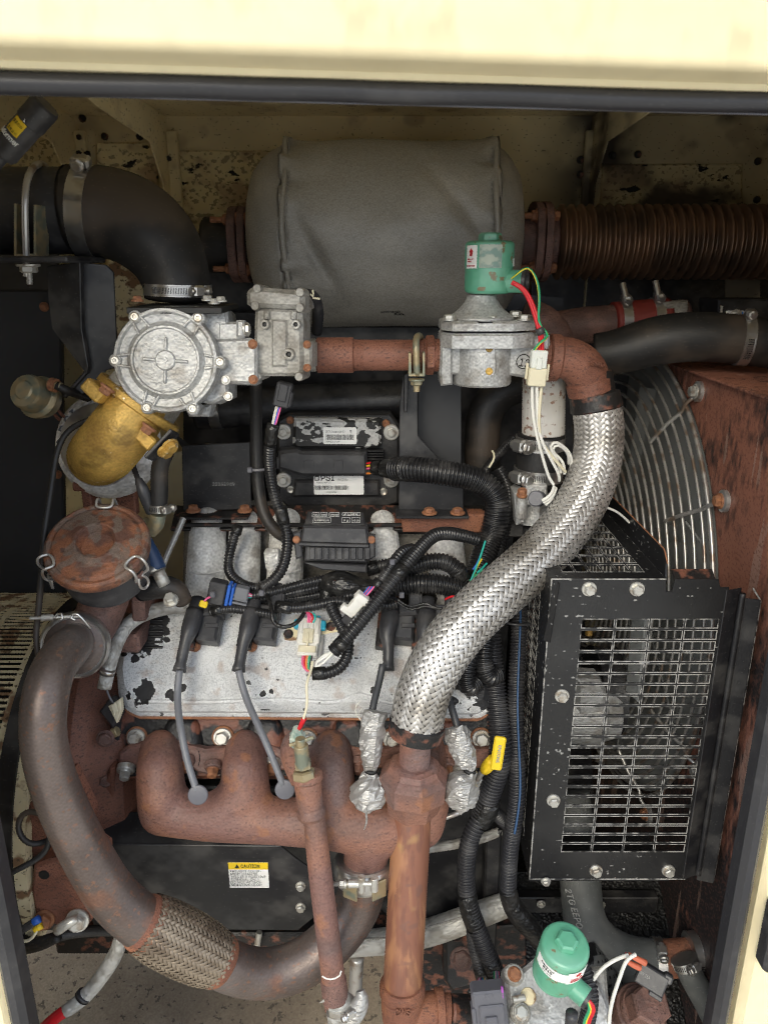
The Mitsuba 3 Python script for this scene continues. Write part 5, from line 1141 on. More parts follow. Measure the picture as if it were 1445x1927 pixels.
# ---------------------------------------------------------------- bell housing, alternator with louvred screen
bh_ = thing('bell_housing', 'large rust brown cast bell housing behind the left exhaust pipe', 'bell housing')
ax0 = np.array([0, 1.21, 0.735])
xa, xb, xc = at(120, 1400, 0.93)[0], at(228, 1400, 0.97)[0], at(212, 1500, 0.97)[0]
put(bh_, 'housing', lathe(ax0, [1, 0, 0], [(xa - 0.02, 0.300), (xa, 0.302), (xa + 0.015, 0.295), (xa + 0.022, 0.288), (xb - 0.03, 0.276), (xb, 0.262), (xb + 0.02, 0.22), (xb + 0.024, 0.15)], 72), 'rust_red', 28)
put(bh_, 'rib', slab(front(205, 1460, 0.948), [(196, 1470), (206, 1448), (215, 1446), (213, 1480), (218, 1520), (202, 1512)], -0.03, 0, 0.003), 'rust_red', 25)
for px, py in ((198, 1390), (200, 1468)):
    put(bh_, 'bolt', hexhead(at(px, py, 0.955), unit([0.2, -0.95, 0.2]), 0.010, 0.008), 'rust_dark', 25)
mf = thing('engine_support', 'rusty engine support casting with two terminal bolts at the lower left', 'mount')
fmf = front(115, 1690, 0.80)
put(mf, 'foot', cat(slab(fmf, [(62, 1632), (85, 1622), (140, 1610), (182, 1640), (184, 1720), (165, 1744), (90, 1744), (68, 1735), (58, 1680)], -0.06, 0, 0.004, rnd=0.004), slab(front(95, 1590, 0.83), [(48, 1520), (120, 1480), (160, 1560), (150, 1640), (70, 1640), (50, 1590)], -0.05, 0, 0.004)), 'rust_red', 25)
put(mf, 'bolt_hole', lathe(fmf.pw(83, 1647, 0.0), fmf.n, [(-0.002, 0.0075), (0.0006, 0.007)], 20), 'ink', False)
put(mf, 'bolt', hexhead(fmf.pw(86, 1727, 0.004), unit([0.1, -0.9, 0.3]), 0.0105, 0.012, 1.3), 'bolt_rust', 25)
put(mf, 'bolt', hexhead(fmf.pw(149, 1726, 0.006), unit([0.1, -0.9, 0.3]), 0.012, 0.011, 1.3), 'zinc', 25)
al = thing('alternator', 'alternator end with a slotted cream screen and rust stained cream rim at the left edge', 'alternator')
X0 = at(25, 1500, 0.80)[0]; ay, az, ar = 1.085, 0.745, 0.292
angs = np.linspace(math.radians(-70), math.radians(125), 80)
def annulus(X, r0, r1, t, a0=-70, a1=125):
    V = []; A_ = np.linspace(math.radians(a0), math.radians(a1), 90)
    for xx, r in ((X, r1), (X + t, r1), (X + t, r0), (X, r0)):
        V.append(np.column_stack([np.full(len(A_), xx), ay - r * np.cos(A_), az + r * np.sin(A_)]))
    n = len(A_); i = np.arange(n - 1); Fc = []
    for k in range(4):
        a, b = k * n, ((k + 1) % 4) * n
        Fc += [np.stack([a + i, a + i + 1, b + i + 1], 1), np.stack([a + i, b + i + 1, b + i], 1)]
    Fc += [[[0, n, 2 * n], [0, 2 * n, 3 * n], [n - 1, 3 * n - 1, 2 * n - 1], [n - 1, 4 * n - 1, 3 * n - 1]]]
    return fix(TM(np.vstack(V), np.vstack(Fc)))
put(al, 'rim', annulus(X0 - 0.016, ar - 0.02, ar, 0.016, -16), 'cream_rusty', 30, 'rust stained cream rim')
put(al, 'black_rim', annulus(X0 - 0.040, ar - 0.02, ar + 0.003, 0.0235, -16), 'black_paint', 30)
put(al, 'inner_drum', lathe([0, ay, az], [1, 0, 0], [(X0 - 0.35, ar - 0.05), (X0 - 0.03, ar - 0.05), (X0 - 0.01, ar - 0.07)], 64), 'black_paint', 30)
# slotted screen: bars between the slots, each with its end strips
nb, a0_, a1_ = 62, math.radians(8), math.radians(112)
for k in range(nb):
    a = a0_ + (a1_ - a0_) * k / (nb - 1)
    d = np.array([0, -math.cos(a), math.sin(a)])
    f = Fr(np.array([X0 - 0.20, ay, az]) + d * (ar - 0.001), [1, 0, 0], d)
    put(al, 'screen_bar', rbox(f, 0.32, ar * (a1_ - a0_) / nb * 0.46, 0.002, 0.0003), 'cream_rusty', False)
for xx in (X0 - 0.044, X0 - 0.115, X0 - 0.185, X0 - 0.255):
    put(al, 'screen_strip', annulus(xx - 0.005, ar - 0.0025, ar + 0.0003, 0.010, 6, 114), 'cream_rusty', 30)
oy = thing('side_strip', 'rusty cream sheet edge on the left above the slotted screen', 'panel')
put(oy, 'sheet', slab(front(20, 1140, 1.22), [(-60, 1110), (8, 1120), (22, 1165), (60, 1185), (-60, 1215)], -0.004, 0), 'cream_rusty', False)

# ---------------------------------------------------------------- lower shields and cables
hs = thing('heat_shield', 'black sheet metal starter shield with a caution sticker below the exhaust manifold', 'shield')
yh = 0.915
F1 = front(360, 1660, yh)
put(hs, 'face', slab(F1, [(118, 1592), (200, 1590), (530, 1595), (556, 1616), (590, 1640), (591, 1727), (560, 1752), (180, 1748), (150, 1690), (125, 1678)], -0.003, 0, 0.0008), 'black_paint', False)
pt = [at(200, 1590, yh), at(530, 1594, yh)]
top = at(180, 1528, yh + 0.045); top2 = at(535, 1528, yh + 0.045)
fT = Fr(pt[0], [1, 0, 0], unit(np.cross([1, 0, 0], top - pt[0])))
pl = [pt[0] + np.array([-0.02, 0, 0]), pt[1], top2, top + np.array([-0.02, 0, 0])]
loc_ = [((q - fT.o) @ fT.u, (q - fT.o) @ fT.v) for q in pl]
put(hs, 'sloped_top', slab(fT, loc_, -0.003, 0.0, 0.0008, loc=True), 'black_paint', False)
put(hs, 'fold', tube([pt[0] + np.array([-0.02, 0.001, 0.0]), pt[1] + np.array([0, 0.001, 0])], 0.0025, n=10), 'black_paint', True)
for px, py in ((566, 1667), (566, 1707)):
    put(hs, 'bolt', hexhead(F1.pw(px, py, 0.001), F1.n, 0.0062, 0.007, 1.25), 'zinc', 25)
put(hs, 'bolt', hexhead(at(146, 1658, yh - 0.03), [0, -1, 0.1], 0.0145, 0.012, 1.1), 'zinc', 25)
put(hs, 'mount_block', slab(front(150, 1640, yh - 0.03), [(118, 1592), (175, 1592), (190, 1680), (135, 1690), (120, 1675)], -0.03, 0, 0.003), 'black_paint', 25)
L0 = F1.px(433, 1671); L1 = F1.px(504, 1623)
W_, H_ = L1[0] - L0[0], L1[1] - L0[1]
sk_ = put(hs, 'sticker', slab(F1, rect(L0[0], L0[1], L1[0], L1[1]), 0.0004, 0.0008, loc=True), 'paper', False, 'white and yellow caution sticker')
put(sk_, 'yellow_band', slab(F1, rect(L0[0], L1[1] - H_ * 0.27, L1[0], L1[1]), 0.0009, 0.0011, loc=True), 'yellow', False)
put(sk_, 'warning_triangle', slab(F1, [(L0[0] + W_ * 0.16, L1[1] - H_ * 0.21), (L0[0] + W_ * 0.28, L1[1] - H_ * 0.21), (L0[0] + W_ * 0.22, L1[1] - H_ * 0.06)], 0.0012, 0.0014, loc=True), 'ink', False)
put(sk_, 'lettering', text(F1.at(L0[0] + W_ * 0.31, L1[1] - H_ * 0.20), 'CAUTION', H_ * 0.125, 0.0012, 0.0003, True, W_ * 0.48), 'ink', False)
for k_, (s_, w) in enumerate((('PREVENT EQUIP-', .80), ('MENT DAMAGE.', .72), ('THIS IS A POSITIVE', .90), ('TERMINAL ONLY.', .76), ('DO NOT ATTACH', .78), ('NEGATIVE LEAD!', .78))):
    put(sk_, 'lettering', text(F1.at(L0[0] + W_ * 0.03, L1[1] - H_ * (0.385 + 0.107 * k_)), s_, H_ * 0.085, 0.0009, 0.0003, False, W_ * w), 'ink', False)
lw = thing('battery_cable', 'battery cable in silver foil sleeve with a red end hanging at the lower left', 'cable')
pbc = [(232, 1745, 0.85), (220, 1790, 0.84), (190, 1840, 0.83), (155, 1880, 0.82), (122, 1905, 0.81)]
put(lw, 'foil_sleeve', ptube(pbc, [13, 14, 14, 13.5, 12], n=20), 'sleeve', True)
put(lw, 'red_cable', ptube([(128, 1900, 0.812), (100, 1920, 0.805), (60, 1960, 0.80)], 11, n=18), 'red', True)
put(lw, 'cable_tie', ptube([(160, 1872, 0.822), (154, 1879, 0.82)], 15.5, n=20), 'black_plastic', True)
lp2 = thing('looped_cable', 'black cable making a loop at the far left beside the rusty engine support', 'cable')
put(lp2, 'cable', ptube([(-5, 1658, 0.755), (35, 1636, 0.76), (78, 1610, 0.77), (93, 1580, 0.775), (88, 1545, 0.78), (62, 1528, 0.785), (40, 1538, 0.785), (36, 1565, 0.78), (58, 1588, 0.775), (95, 1580, 0.79), (130, 1560, 0.84)], 5.5, n=14), 'rubber', True)
gc = thing('earth_cables', 'black cables with crimped lugs, one blue and one yellow, under the rusty engine support', 'cables')
put(gc, 'cable', ptube([(20, 1760, 0.80), (60, 1775, 0.79), (120, 1760, 0.79), (200, 1752, 0.82), (320, 1752, 0.86)], 10, n=16), 'rubber', True)
put(gc, 'cable', ptube([(40, 1790, 0.80), (80, 1780, 0.785), (110, 1765, 0.78)], 8, n=16), 'rubber', True)
put(gc, 'lug', cat(ptube([(108, 1752, 0.775), (134, 1735, 0.775), (146, 1730, 0.778)], [10, 9, 7], n=14)), 'zinc', True)
put(gc, 'blue_crimp', ptube([(62, 1737, 0.772), (74, 1730, 0.774)], 7.5, n=14), 'blue', True)
put(gc, 'black_boot', ptube([(40, 1752, 0.77), (64, 1736, 0.772)], 7.5, n=14), 'black_plastic', True)
put(gc, 'yellow_crimp', ptube([(64, 1752, 0.768), (78, 1742, 0.772)], [5, 7], n=14), 'yellow', True)
put(gc, 'white_wire', ptube([(70, 1750, 0.768), (58, 1768, 0.765), (42, 1772, 0.765), (34, 1765, 0.77)], 3, n=10), 'cream_plastic', True)
put(gc, 'white_wire', ptube([(42, 1750, 0.768), (36, 1764, 0.768), (44, 1775, 0.768)], 3.5, n=10), 'white', True)
# things under and behind the shield
ur = thing('frame_rail', 'dark oily frame rail and hoses low behind the exhaust pipe', 'rail')
put(ur, 'rail', rbox(front(420, 1755, 1.0), 0.55, 0.045, 0.05, 0.004), 'black_rust', 25)
put(ur, 'drop_rod', cyl(at(488, 1755, 0.96), at(482, 1790, 0.96), 0.005, 12), 'zinc', 30)
put(ur, 'post', ptube([(672, 1800, 0.97), (668, 1870, 0.97), (664, 1927, 0.97)], 13, n=18), 'wire_steel', True)
lh = thing('sleeved_lower_hose', 'thick hose in a grey braided heat sleeve crossing low behind the upright pipe', 'hose')
put(lh, 'sleeve', ptube([(440, 1785, 1.0), (560, 1790, 0.98), (660, 1778, 0.97), (770, 1765, 0.96), (880, 1730, 0.96), (960, 1700, 0.98)], [16, 20, 22, 24, 24, 22], n=26), 'sleeve', True)
put(lh, 'seam', ptube([(680, 1768, 0.945), (740, 1764, 0.936), (790, 1750, 0.932), (850, 1733, 0.932), (900, 1715, 0.935)], 1.8, n=8), 'stitch', True)
lh2 = thing('silver_tube', 'thin silvery sleeved tube crossing behind the upright pipe below the manifold', 'tube')
put(lh2, 'tube', ptube([(770, 1602, 0.97), (840, 1592, 0.97), (900, 1580, 0.98), (940, 1565, 1.0)], 9, n=16, step=0.001, rfun=corr(0.003, 0.06)), 'sleeve', True)
put(lh2, 'wire', ptube([(820, 1545, 0.94), (850, 1535, 0.94), (880, 1518, 0.95), (905, 1465, 0.95)], 5, n=12), 'wire_steel', True)
em2 = thing('engine_mount', 'black and rusty engine mount block low behind the grey multi way plug', 'mount')
put(em2, 'block', slab(front(870, 1830, 0.95, tilt=15), [(835, 1765), (920, 1765), (925, 1850), (850, 1870), (836, 1850)], -0.08, 0, 0.006), 'black_rust', 25)
put(em2, 'plate', slab(front(830, 1830, 1.0), [(790, 1760), (990, 1740), (990, 1960), (780, 1960)], -0.02, 0, 0.002), 'black_rust', 25)
put(em2, 'bolt', hexhead(at(868, 1806, 0.93), [0, -0.8, 0.6], 0.014, 0.008), 'rust_dark', 25)
pb_ = thing('support_post', 'tall black support post right of the big conduits', 'post')
put(pb_, 'post', slab(front(950, 1690, 0.99), [(915, 1570), (945, 1565), (930, 1850), (905, 1850)], -0.03, 0, 0.003), 'black_paint', 25)
put(pb_, 'upper_post', slab(front(1000, 1300, 1.12), [(990, 1060), (1008, 1060), (990, 1500), (972, 1500)], -0.03, 0, 0.003), 'black_rust', 25)
put(pb_, 'bolt', hexhead(at(914, 1706, 0.975), [0, -1, 0], 0.008, 0.008), 'zinc', 25)

# ---------------------------------------------------------------- ignition coils, plug leads
for i, (px, nm) in enumerate(((381, 'first ignition coil from the left, beside the flaking ribbed corner of the valve cover'), (484, 'second ignition coil from the left, just right of the first one'), (734, 'third ignition coil, with a cracked boot, just left of the braided hose'), (800, 'ignition coil mostly hidden behind the braided hose'))):
    co = thing('ignition_coil', 'black ' + nm, 'ignition coil', 'ignition coils along the valve cover')
    ox, oy_ = FV.px(px, 1213)
    f = FV.at(ox, oy_, VT)
    u_ = mpp(px, 1190, 1.05)
    put(co, 'bracket', slab(f, [(-28 * u_, -22 * u_), (-2 * u_, -26 * u_), (4 * u_, 40 * u_), (-16 * u_, 46 * u_), (-22 * u_, 40 * u_)], 0.0, 0.022, 0.003, loc=True), 'black_rust', 25)
    put(co, 'body', cat(slab(f, [(4 * u_, -14 * u_), (42 * u_, -18 * u_), (46 * u_, 45 * u_), (16 * u_, 50 * u_), (6 * u_, 30 * u_)], 0.004, 0.032, 0.004, loc=True), slab(f, [(14 * u_, 28 * u_), (50 * u_, 30 * u_), (50 * u_, 48 * u_), (14 * u_, 50 * u_)], 0.012, 0.040, 0.003, loc=True), slab(f, [(20 * u_, 6 * u_), (45 * u_, 6 * u_), (45 * u_, 14 * u_), (20 * u_, 14 * u_)], 0.0325, 0.0365, 0.001, loc=True)), 'black_plastic', 25)
    cc = f.w(2 * u_, 62 * u_, 0.034); c1 = f.w(-3 * u_, 10 * u_, 0.040); c2 = f.w(-6 * u_, -10 * u_, 0.042)
    put(co, 'tower', tube([cc, f.w(1 * u_, 46 * u_, 0.036), f.w(0, 40 * u_, 0.037), f.w(-1 * u_, 30 * u_, 0.038)], [13 * u_, 14 * u_, 14 * u_, 14 * u_], n=24), 'black_plastic', True)
    put(co, 'boot', tube([f.w(0, 38 * u_, 0.037), c1, c2, f.w(-10 * u_, -26 * u_, 0.040), f.w(-14 * u_, -56 * u_, 0.036), f.w(-15 * u_, -66 * u_, 0.035), f.w(-15.2 * u_, -69 * u_, 0.035), f.w(-16 * u_, -76 * u_, 0.034)] if i < 2 else [f.w(0, 38 * u_, 0.037), c1, c2, f.w(-4 * u_, -30 * u_, 0.038), f.w(-4 * u_, -52 * u_, 0.032), f.w(-4 * u_, -60 * u_, 0.030), f.w(-5 * u_, -66 * u_, 0.03), f.w(-5 * u_, -72 * u_, 0.029)], [16 * u_, 16.5 * u_, 14 * u_, 10.5 * u_, 10 * u_, 10 * u_, 12 * u_, 12 * u_], n=24), 'black_plastic', True)
    put(co, 'connector', cat(rbox(f.at(45 * u_, 62 * u_, 0.036), 22 * u_, 34 * u_, 0.018, 0.002), rbox(f.at(45 * u_, 84 * u_, 0.034), 14 * u_, 16 * u_, 0.012, 0.0015), rbox(f.at(56 * u_, 58 * u_, 0.040), 6 * u_, 20 * u_, 0.008, 0.001)), 'black_plastic', 25)
    put(co, 'screw', hexhead(f.w(-2 * u_, -18 * u_, 0.004), FV.n, 0.006, 0.006), 'bolt_rust', 25)
for i, (P_, m_, lab_) in enumerate((
        ([(338, 1262, 0.96), (334, 1310, 0.94), (340, 1370, 0.90), (352, 1430, 0.875), (370, 1488, 0.855)], 'grey_wire', 'grey spark plug lead, leftmost one, ending in a disc boot at the manifold'),
        ([(449, 1262, 0.96), (462, 1310, 0.94), (488, 1370, 0.90), (512, 1425, 0.875), (533, 1478, 0.86)], 'grey_wire', 'grey spark plug lead ending in a disc boot just left of the brass drain cock'),
        ([(720, 1250, 0.955), (713, 1285, 0.94), (702, 1330, 0.915), (697, 1370, 0.90)], 'dark_wire', 'dark spark plug lead running into the foil sock left of the union nut'),
        ([(842, 1310, 0.945), (852, 1340, 0.925), (862, 1375, 0.91)], 'dark_wire', 'dark spark plug lead running into the foil sock right of the union nut'))):
    sl = thing('spark_plug_lead', lab_, 'cable', 'spark plug leads')
    put(sl, 'lead', ptube(P_, 6.8, n=16), m_, True)
    if i < 2:
        e = A(P_)[-1]; dd = unit(e - A(P_)[-2])
        nn_ = unit([0.05, -0.93, 0.3]); fd_ = Fr(e, [1, 0, 0], nn_)
        put(sl, 'disc_boot', lathe(e + dd * 0.006, nn_, [(-0.003, 0.0125), (-0.001, 0.0135), (0.001, 0.0135), (0.002, 0.0125), (0.003, 0.007)], 36), 'grey_plastic', 28)
    else:
        sx = 1 if i == 2 else -1
        if i == 2:
            pp = [(706, 1340, 0.90), (700, 1380, 0.89), (698, 1420, 0.885), (698, 1448, 0.88), (697, 1458, 0.88), (695, 1480, 0.875), (696, 1502, 0.875), (702, 1518, 0.875)]
        else:
            pp = [(858, 1368, 0.905), (866, 1400, 0.895), (878, 1432, 0.89), (884, 1448, 0.885), (882, 1458, 0.885), (872, 1475, 0.88), (868, 1495, 0.88), (874, 1518, 0.88)]
        q = A(pp); s_ = mpp(*pp[3])
        m = tube(q, np.array([21, 22, 19, 11, 14, 30, 33, 18]) * s_, n=18, step=0.0055)
        v = np.array(m.vertices); nrm = m.vertex_normals
        v += nrm * ((meshkit.noise(v * 160, 7 + i) - 0.5) * 0.0085 + (meshkit.noise(v * 330, 3 + i) - 0.5) * 0.003)[:, None]
        put(sl, 'foil_sock', TM(v, m.faces), 'foil', 12)
        put(sl, 'tie', tube([q[3] - unit(q[4] - q[3]) * 0.002, q[3] + unit(q[4] - q[3]) * 0.003], 12.5 * s_, n=20), 'ink', True)
# ---------------------------------------------------------------- engine control unit, brackets, fuse box
ec = thing('engine_control_unit', 'black engine control unit with two white barcode labels and a peeling top cover', 'control unit')
FE = front(635, 860, 1.27)
put(ec, 'base', slab(FE, [(522, 790), (545, 776), (735, 776), (752, 800), (750, 945), (730, 952), (540, 952), (524, 935)], -0.02, 0.006, 0.004), 'black_paint', 25)
PC = FE.pw(640, 808, 0.02)
def ecu_col(p, n, uv):
    b = S(0.47, 0.50, fbm(p.x * 55, p.y * 55, p.z * 70, 4) + (float(at(640, 812, 1.26)[2]) - p.z) * 3.2)
    return mix(mix((.50, .50, .49), (.30, .30, .29), N(p, 300)), (.02, .02, .02), b)
mat('ecu_peeling', ecu_col, 0.5, 0.1, 0.4, grain(400, 0.0005))
put(ec, 'cover', slab(FE, [(556, 782), (718, 784), (718, 832), (712, 838), (560, 838), (553, 828)], 0.004, 0.026, 0.005), 'ecu_peeling', 28)
for k in range(4):
    put(ec, 'fin', slab(FE, rect(546, 842 + k * 5, 722, 845 + k * 5), 0.004, 0.022, 0.001), 'black_paint', 25)
put(ec, 'lower_cover', slab(FE, [(556, 900), (714, 900), (716, 930), (552, 930)], 0.004, 0.018, 0.004), 'black_paint', 25)
for px, py in ((535, 810), (736, 811), (535, 900), (736, 900)):
    put(ec, 'bolt', cat(lathe(FE.pw(px, py, 0.006), FE.n, [(0, 0.0135), (0.006, 0.0135), (0.007, 0.012)], 28), hexhead(FE.pw(px, py, 0.013), FE.n, 0.0075, 0.006, 1.25)), 'zinc', 25)
for px, py, m_ in ((547, 789, 'bolt_rust'), (726, 795, 'bolt_rust'), (548, 919, 'zinc'), (722, 923, 'zinc')):
    put(ec, 'screw', lathe(FE.pw(px, py, 0.006), FE.n, [(0, 0.0068), (0.003, 0.0065), (0.004, 0.005), (0.003, 0.003)], 20), m_, 28)
def barcode(parent, fr, w, h, seed, m_='ink', tri=0.0003):
    r = random.Random(seed); x = 0; bars = []
    while x < w:
        b = r.choice((1, 1, 2, 3)) * w / 95
        bars.append(slab(fr, rect(x, 0, min(x + b, w), h), 0.0, tri, loc=True))
        x += b + r.choice((1, 1, 2)) * w / 95
    put(parent, 'barcode', cat(bars), m_, False, stuff=True)
def label_plate(parent, fr, p0, p1, c, rnd=0.002, lab=None):
    a, b = fr.px(*p0), fr.px(*p1)
    global LK
    LK = put(parent, 'label', slab(fr, rect(a[0], min(a[1], b[1]), b[0], max(a[1], b[1])), c, c + 0.0005, loc=True, rnd=rnd), 'paper', False, lab)
    return fr.at(a[0], min(a[1], b[1]), c + 0.0006), b[0] - a[0], abs(b[1] - a[1])
f, w, h = label_plate(ec, FE, (610, 798), (672, 829), 0.0262, lab='upper white barcode label')
barcode(LK, f.at(w * 0.08, h * 0.25), w * 0.84, h * 0.32, 4)
put(LK, 'lettering', text(f.at(w * 0.08, h * 0.68), 'GCP, Industrial LD', h * 0.13, 0, 0.0003, False, w * 0.58), 'ink', False)
put(LK, 'lettering', text(f.at(w * 0.80, h * 0.66), 'E', h * 0.17, 0, 0.0003, True), 'ink', False)
put(LK, 'lettering', text(f.at(w * 0.08, h * 0.10), 'A 08750109 20 13099', h * 0.08, 0, 0.0003, False, w * 0.42), 'ink', False)
f, w, h = label_plate(ec, FE, (592, 890), (685, 925), 0.0182, lab='lower white barcode label')
barcode(LK, f.at(w * 0.02, h * 0.26), w * 0.68, h * 0.22, 9)
put(LK, 'lettering', text(f.at(w * 0.13, h * 0.74), 'PSI', h * 0.30, 0, 0.0003, True, w * 0.28), 'ink', False)
put(LK, 'logo', slab(f.at(w * 0.02, h * 0.74), rect(0, 0, w * 0.09, h * 0.26), 0, 0.0003, 0, [rect(w * 0.02, h * 0.05, w * 0.07, h * 0.20)], loc=True), 'ink', False)
put(LK, 'lettering', text(f.at(w * 0.46, h * 0.72), '39603979', h * 0.13, 0, 0.0003, False, w * 0.22), 'ink', False)
put(LK, 'lettering', text(f.at(w * 0.25, h * 0.09), '3960110796', h * 0.09, 0, 0.0003, False, w * 0.2), 'ink', False)
put(LK, 'lettering', text(f.at(w * 0.05, h * 0.60), 'POWER SOLUTIONS INTL', h * 0.07, 0, 0.0003, False, w * 0.3), 'ink', False)
hc = thing('harness_plug', 'long black harness plug with chamfered end across the control unit', 'connector')
FP_ = front(610, 872, 1.225)
put(hc, 'shell', cat(slab(FP_, [(523, 850), (560, 846), (566, 850), (690, 852), (692, 896), (570, 896), (548, 890), (522, 882)], -0.03, 0, 0.005), slab(FP_, rect(519, 862, 526, 884), -0.02, -0.003, 0.002), slab(FP_, rect(628, 866, 646, 887), 0, 0.001, 0.0004), slab(FP_, rect(572, 866, 590, 887), 0, 0.0006, 0.0003)), 'black_plastic', 25)
for i, (c_, py) in enumerate((('red', 872), ('yellow', 877), ('pink', 882), ('black_plastic', 887), ('orange', 891))):
    put(hc, 'wire', ptube([(690, py, 1.225), (700, py - 1, 1.22), (716, 880 + (py - 880) * 0.4, 1.215)], 2.0, n=7), c_, True)
put(hc, 'tape', ptube([(700, 880, 1.222), (725, 881, 1.215), (748, 882, 1.21)], [13, 16, 19], n=20), 'tape', True)
rb = thing('cross_rail', 'black and rust stained cross rail carrying the control unit brackets', 'rail')
FR_ = front(540, 968, 1.19)
put(rb, 'rail', rbox(Fr(at(620, 975, 1.20), [1, 0, 0], unit([0, -0.5, 0.86])), 0.52, 0.055, 0.006, 0.0015), 'black_rust', 25)
put(rb, 'front_edge', rbox(front(560, 988, 1.165), 0.38, 0.006, 0.006, 0.001), 'black_rust', 25)
put(rb, 'tube', ptube([(660, 992, 1.19), (800, 996, 1.19), (900, 998, 1.19)], 10, n=18), 'black_paint', True)
put(rb, 'rusty_angle', cat(slab(front(835, 985, 1.15), [(754, 972), (918, 968), (924, 998), (905, 1003), (758, 1002)], -0.02, 0, 0.002), rbox(Fr(at(830, 968, 1.175), [1, 0, 0], [0, 0, 1]), 0.14, 0.05, 0.004, 0.001)), 'rust_orange', 25, 'rusty angle piece under the folded bracket')
b1 = thing('stamped_bracket', 'black plate bracket stamped with a number left of the control unit', 'bracket')
FB_ = front(405, 895, 1.20)
put(b1, 'plate', slab(FB_, [(342, 838), (470, 832), (473, 958), (345, 962)], -0.004, 0, 0.001), 'black_paint', False)
put(b1, 'top_wing', slab(front(380, 835, 1.22, tilt=30), [(325, 812), (356, 836), (470, 832), (468, 842), (342, 842)], -0.004, 0), 'black_paint', False)
put(b1, 'number', text(FB_.at(*FB_.px(399, 914)), '32261969', 0.0058, 0, 0.0008, False, 43 * mpp(405, 910, 1.2)), 'cast_mark', False)
put(b1, 'foot', rbox(Fr(at(405, 968, 1.185), [1, 0, 0], [0, 0, 1]), 0.115, 0.045, 0.004, 0.001), 'black_rust', 25)
for px in (364, 461):
    put(b1, 'bolt', hexhead(at(px, 961, 1.175), [0, 0, 1], 0.0085, 0.009, 1.4), 'bolt_rust', 25)
b2 = thing('folded_bracket', 'tall folded black bracket under the u bolt right of the control unit', 'bracket')
FB2 = front(820, 850, 1.17)
put(b2, 'web', slab(FB2, [(758, 706), (786, 708), (786, 820), (832, 870), (872, 880), (872, 962), (750, 962), (752, 760)], -0.004, 0, 0.001), 'black_paint', False)
put(b2, 'back_plate', slab(front(820, 850, 1.215), [(786, 700), (868, 704), (868, 962), (786, 962)], -0.004, 0, 0.001), 'dark_grey', False)
put(b2, 'edge', slab(front(760, 730, 1.15), [(760, 705), (766, 702), (800, 702), (800, 707), (768, 708), (766, 775), (760, 776)], -0.03, 0, 0.001), 'black_paint', False)
put(b2, 'foot', rbox(Fr(at(812, 966, 1.155), [1, 0, 0], [0, 0, 1]), 0.115, 0.045, 0.004, 0.001), 'black_paint', 25)
for px in (808, 861):
    put(b2, 'bolt', hexhead(at(px, 965, 1.14), [0, 0, 1], 0.0085, 0.008, 1.4), 'bolt_rust', 25)
fb_ = thing('fuse_box', 'black fuse box with a printed lid in the centre of the engine', 'fuse box')
FL = front(630, 975, 1.10, tilt=62)
put(fb_, 'lid', slab(FL, [(578, 960), (683, 962), (690, 990), (572, 988)], -0.022, 0, 0.003), 'black_plastic', 25)
FX = front(630, 1010, 1.068, tilt=8)
put(fb_, 'front', cat(slab(FX, [(570, 990), (690, 992), (694, 1022), (690, 1026), (566, 1022), (565, 1018)], -0.035, 0, 0.003), slab(FX, [(563, 1020), (694, 1024), (694, 1030), (563, 1026)], -0.035, 0.004, 0.001), slab(FX, [(574, 1028), (688, 1030), (690, 1062), (572, 1058)], -0.03, -0.006, 0.003)), 'black_plastic', 25)
for px in range(582, 688, 13):
    put(fb_, 'relay', slab(FX, rect(px, 1031, px + 10, 1054), -0.02, -0.002, 0.001), 'black_plastic', 25)
for q in ([(550, 1005), (566, 1000), (568, 1050), (556, 1055)], [(694, 1008), (706, 1010), (706, 1050), (692, 1058)]):
    put(fb_, 'ear', slab(FX, q, -0.02, -0.006, 0.002), 'black_plastic', 25)
for px in (557, 699):
    put(fb_, 'screw', lathe(FX.pw(px, 1017, -0.006), FX.n, [(0, 0.006), (0.003, 0.0055), (0.004, 0.004)], 20), 'bolt_rust', 28)
put(fb_, 'tray', slab(FX, [(570, 1060), (690, 1066), (690, 1080), (605, 1074)], -0.03, -0.004, 0.002), 'black_plastic', 25)
def frame_line(fr, x0, y0, x1, y1, t=0.0004):
    return [slab(fr, rect(*q), 0.0003, 0.0006, loc=True) for q in ((x0, y0, x1, y0 + t), (x0, y1 - t, x1, y1), (x0, y0, x0 + t, y1), (x1 - t, y0, x1, y1))]
P0_, P1_ = FL.px(584, 986), FL.px(680, 964)
W_, H_ = P1_[0] - P0_[0], P1_[1] - P0_[1]
cells = [(0.02, .62, .16, .95), (.18, .62, .32, .95), (.36, .62, .56, .95), (0.62, .70, .98, .95), (.05, .08, .40, .5), (.62, .08, .78, .55), (.81, .08, .98, .55)]
put(fb_, 'print_box', cat(*[frame_line(FL, P0_[0] + a * W_, P0_[1] + b * H_, P0_[0] + c_ * W_, P0_[1] + d_ * H_) for a, b, c_, d_ in cells]), 'paper', False, stuff=True)
for (a, b, s_, ww_) in ((.65, .74, 'FUSE', .28), (.07, .22, 'POWER RELAY', .3), (.65, .2, 'F1', .1), (.84, .2, 'F2 1A', .12), (.38, .70, 'STARTER', .16), (.2, .70, 'IGN', .1), (.04, .70, 'FUEL', .1)):
    put(fb_, 'print', text(FL.at(P0_[0] + a * W_, P0_[1] + b * H_), s_, H_ * 0.13, 0.0003, 0.0003, False, ww_ * W_), 'paper', False)

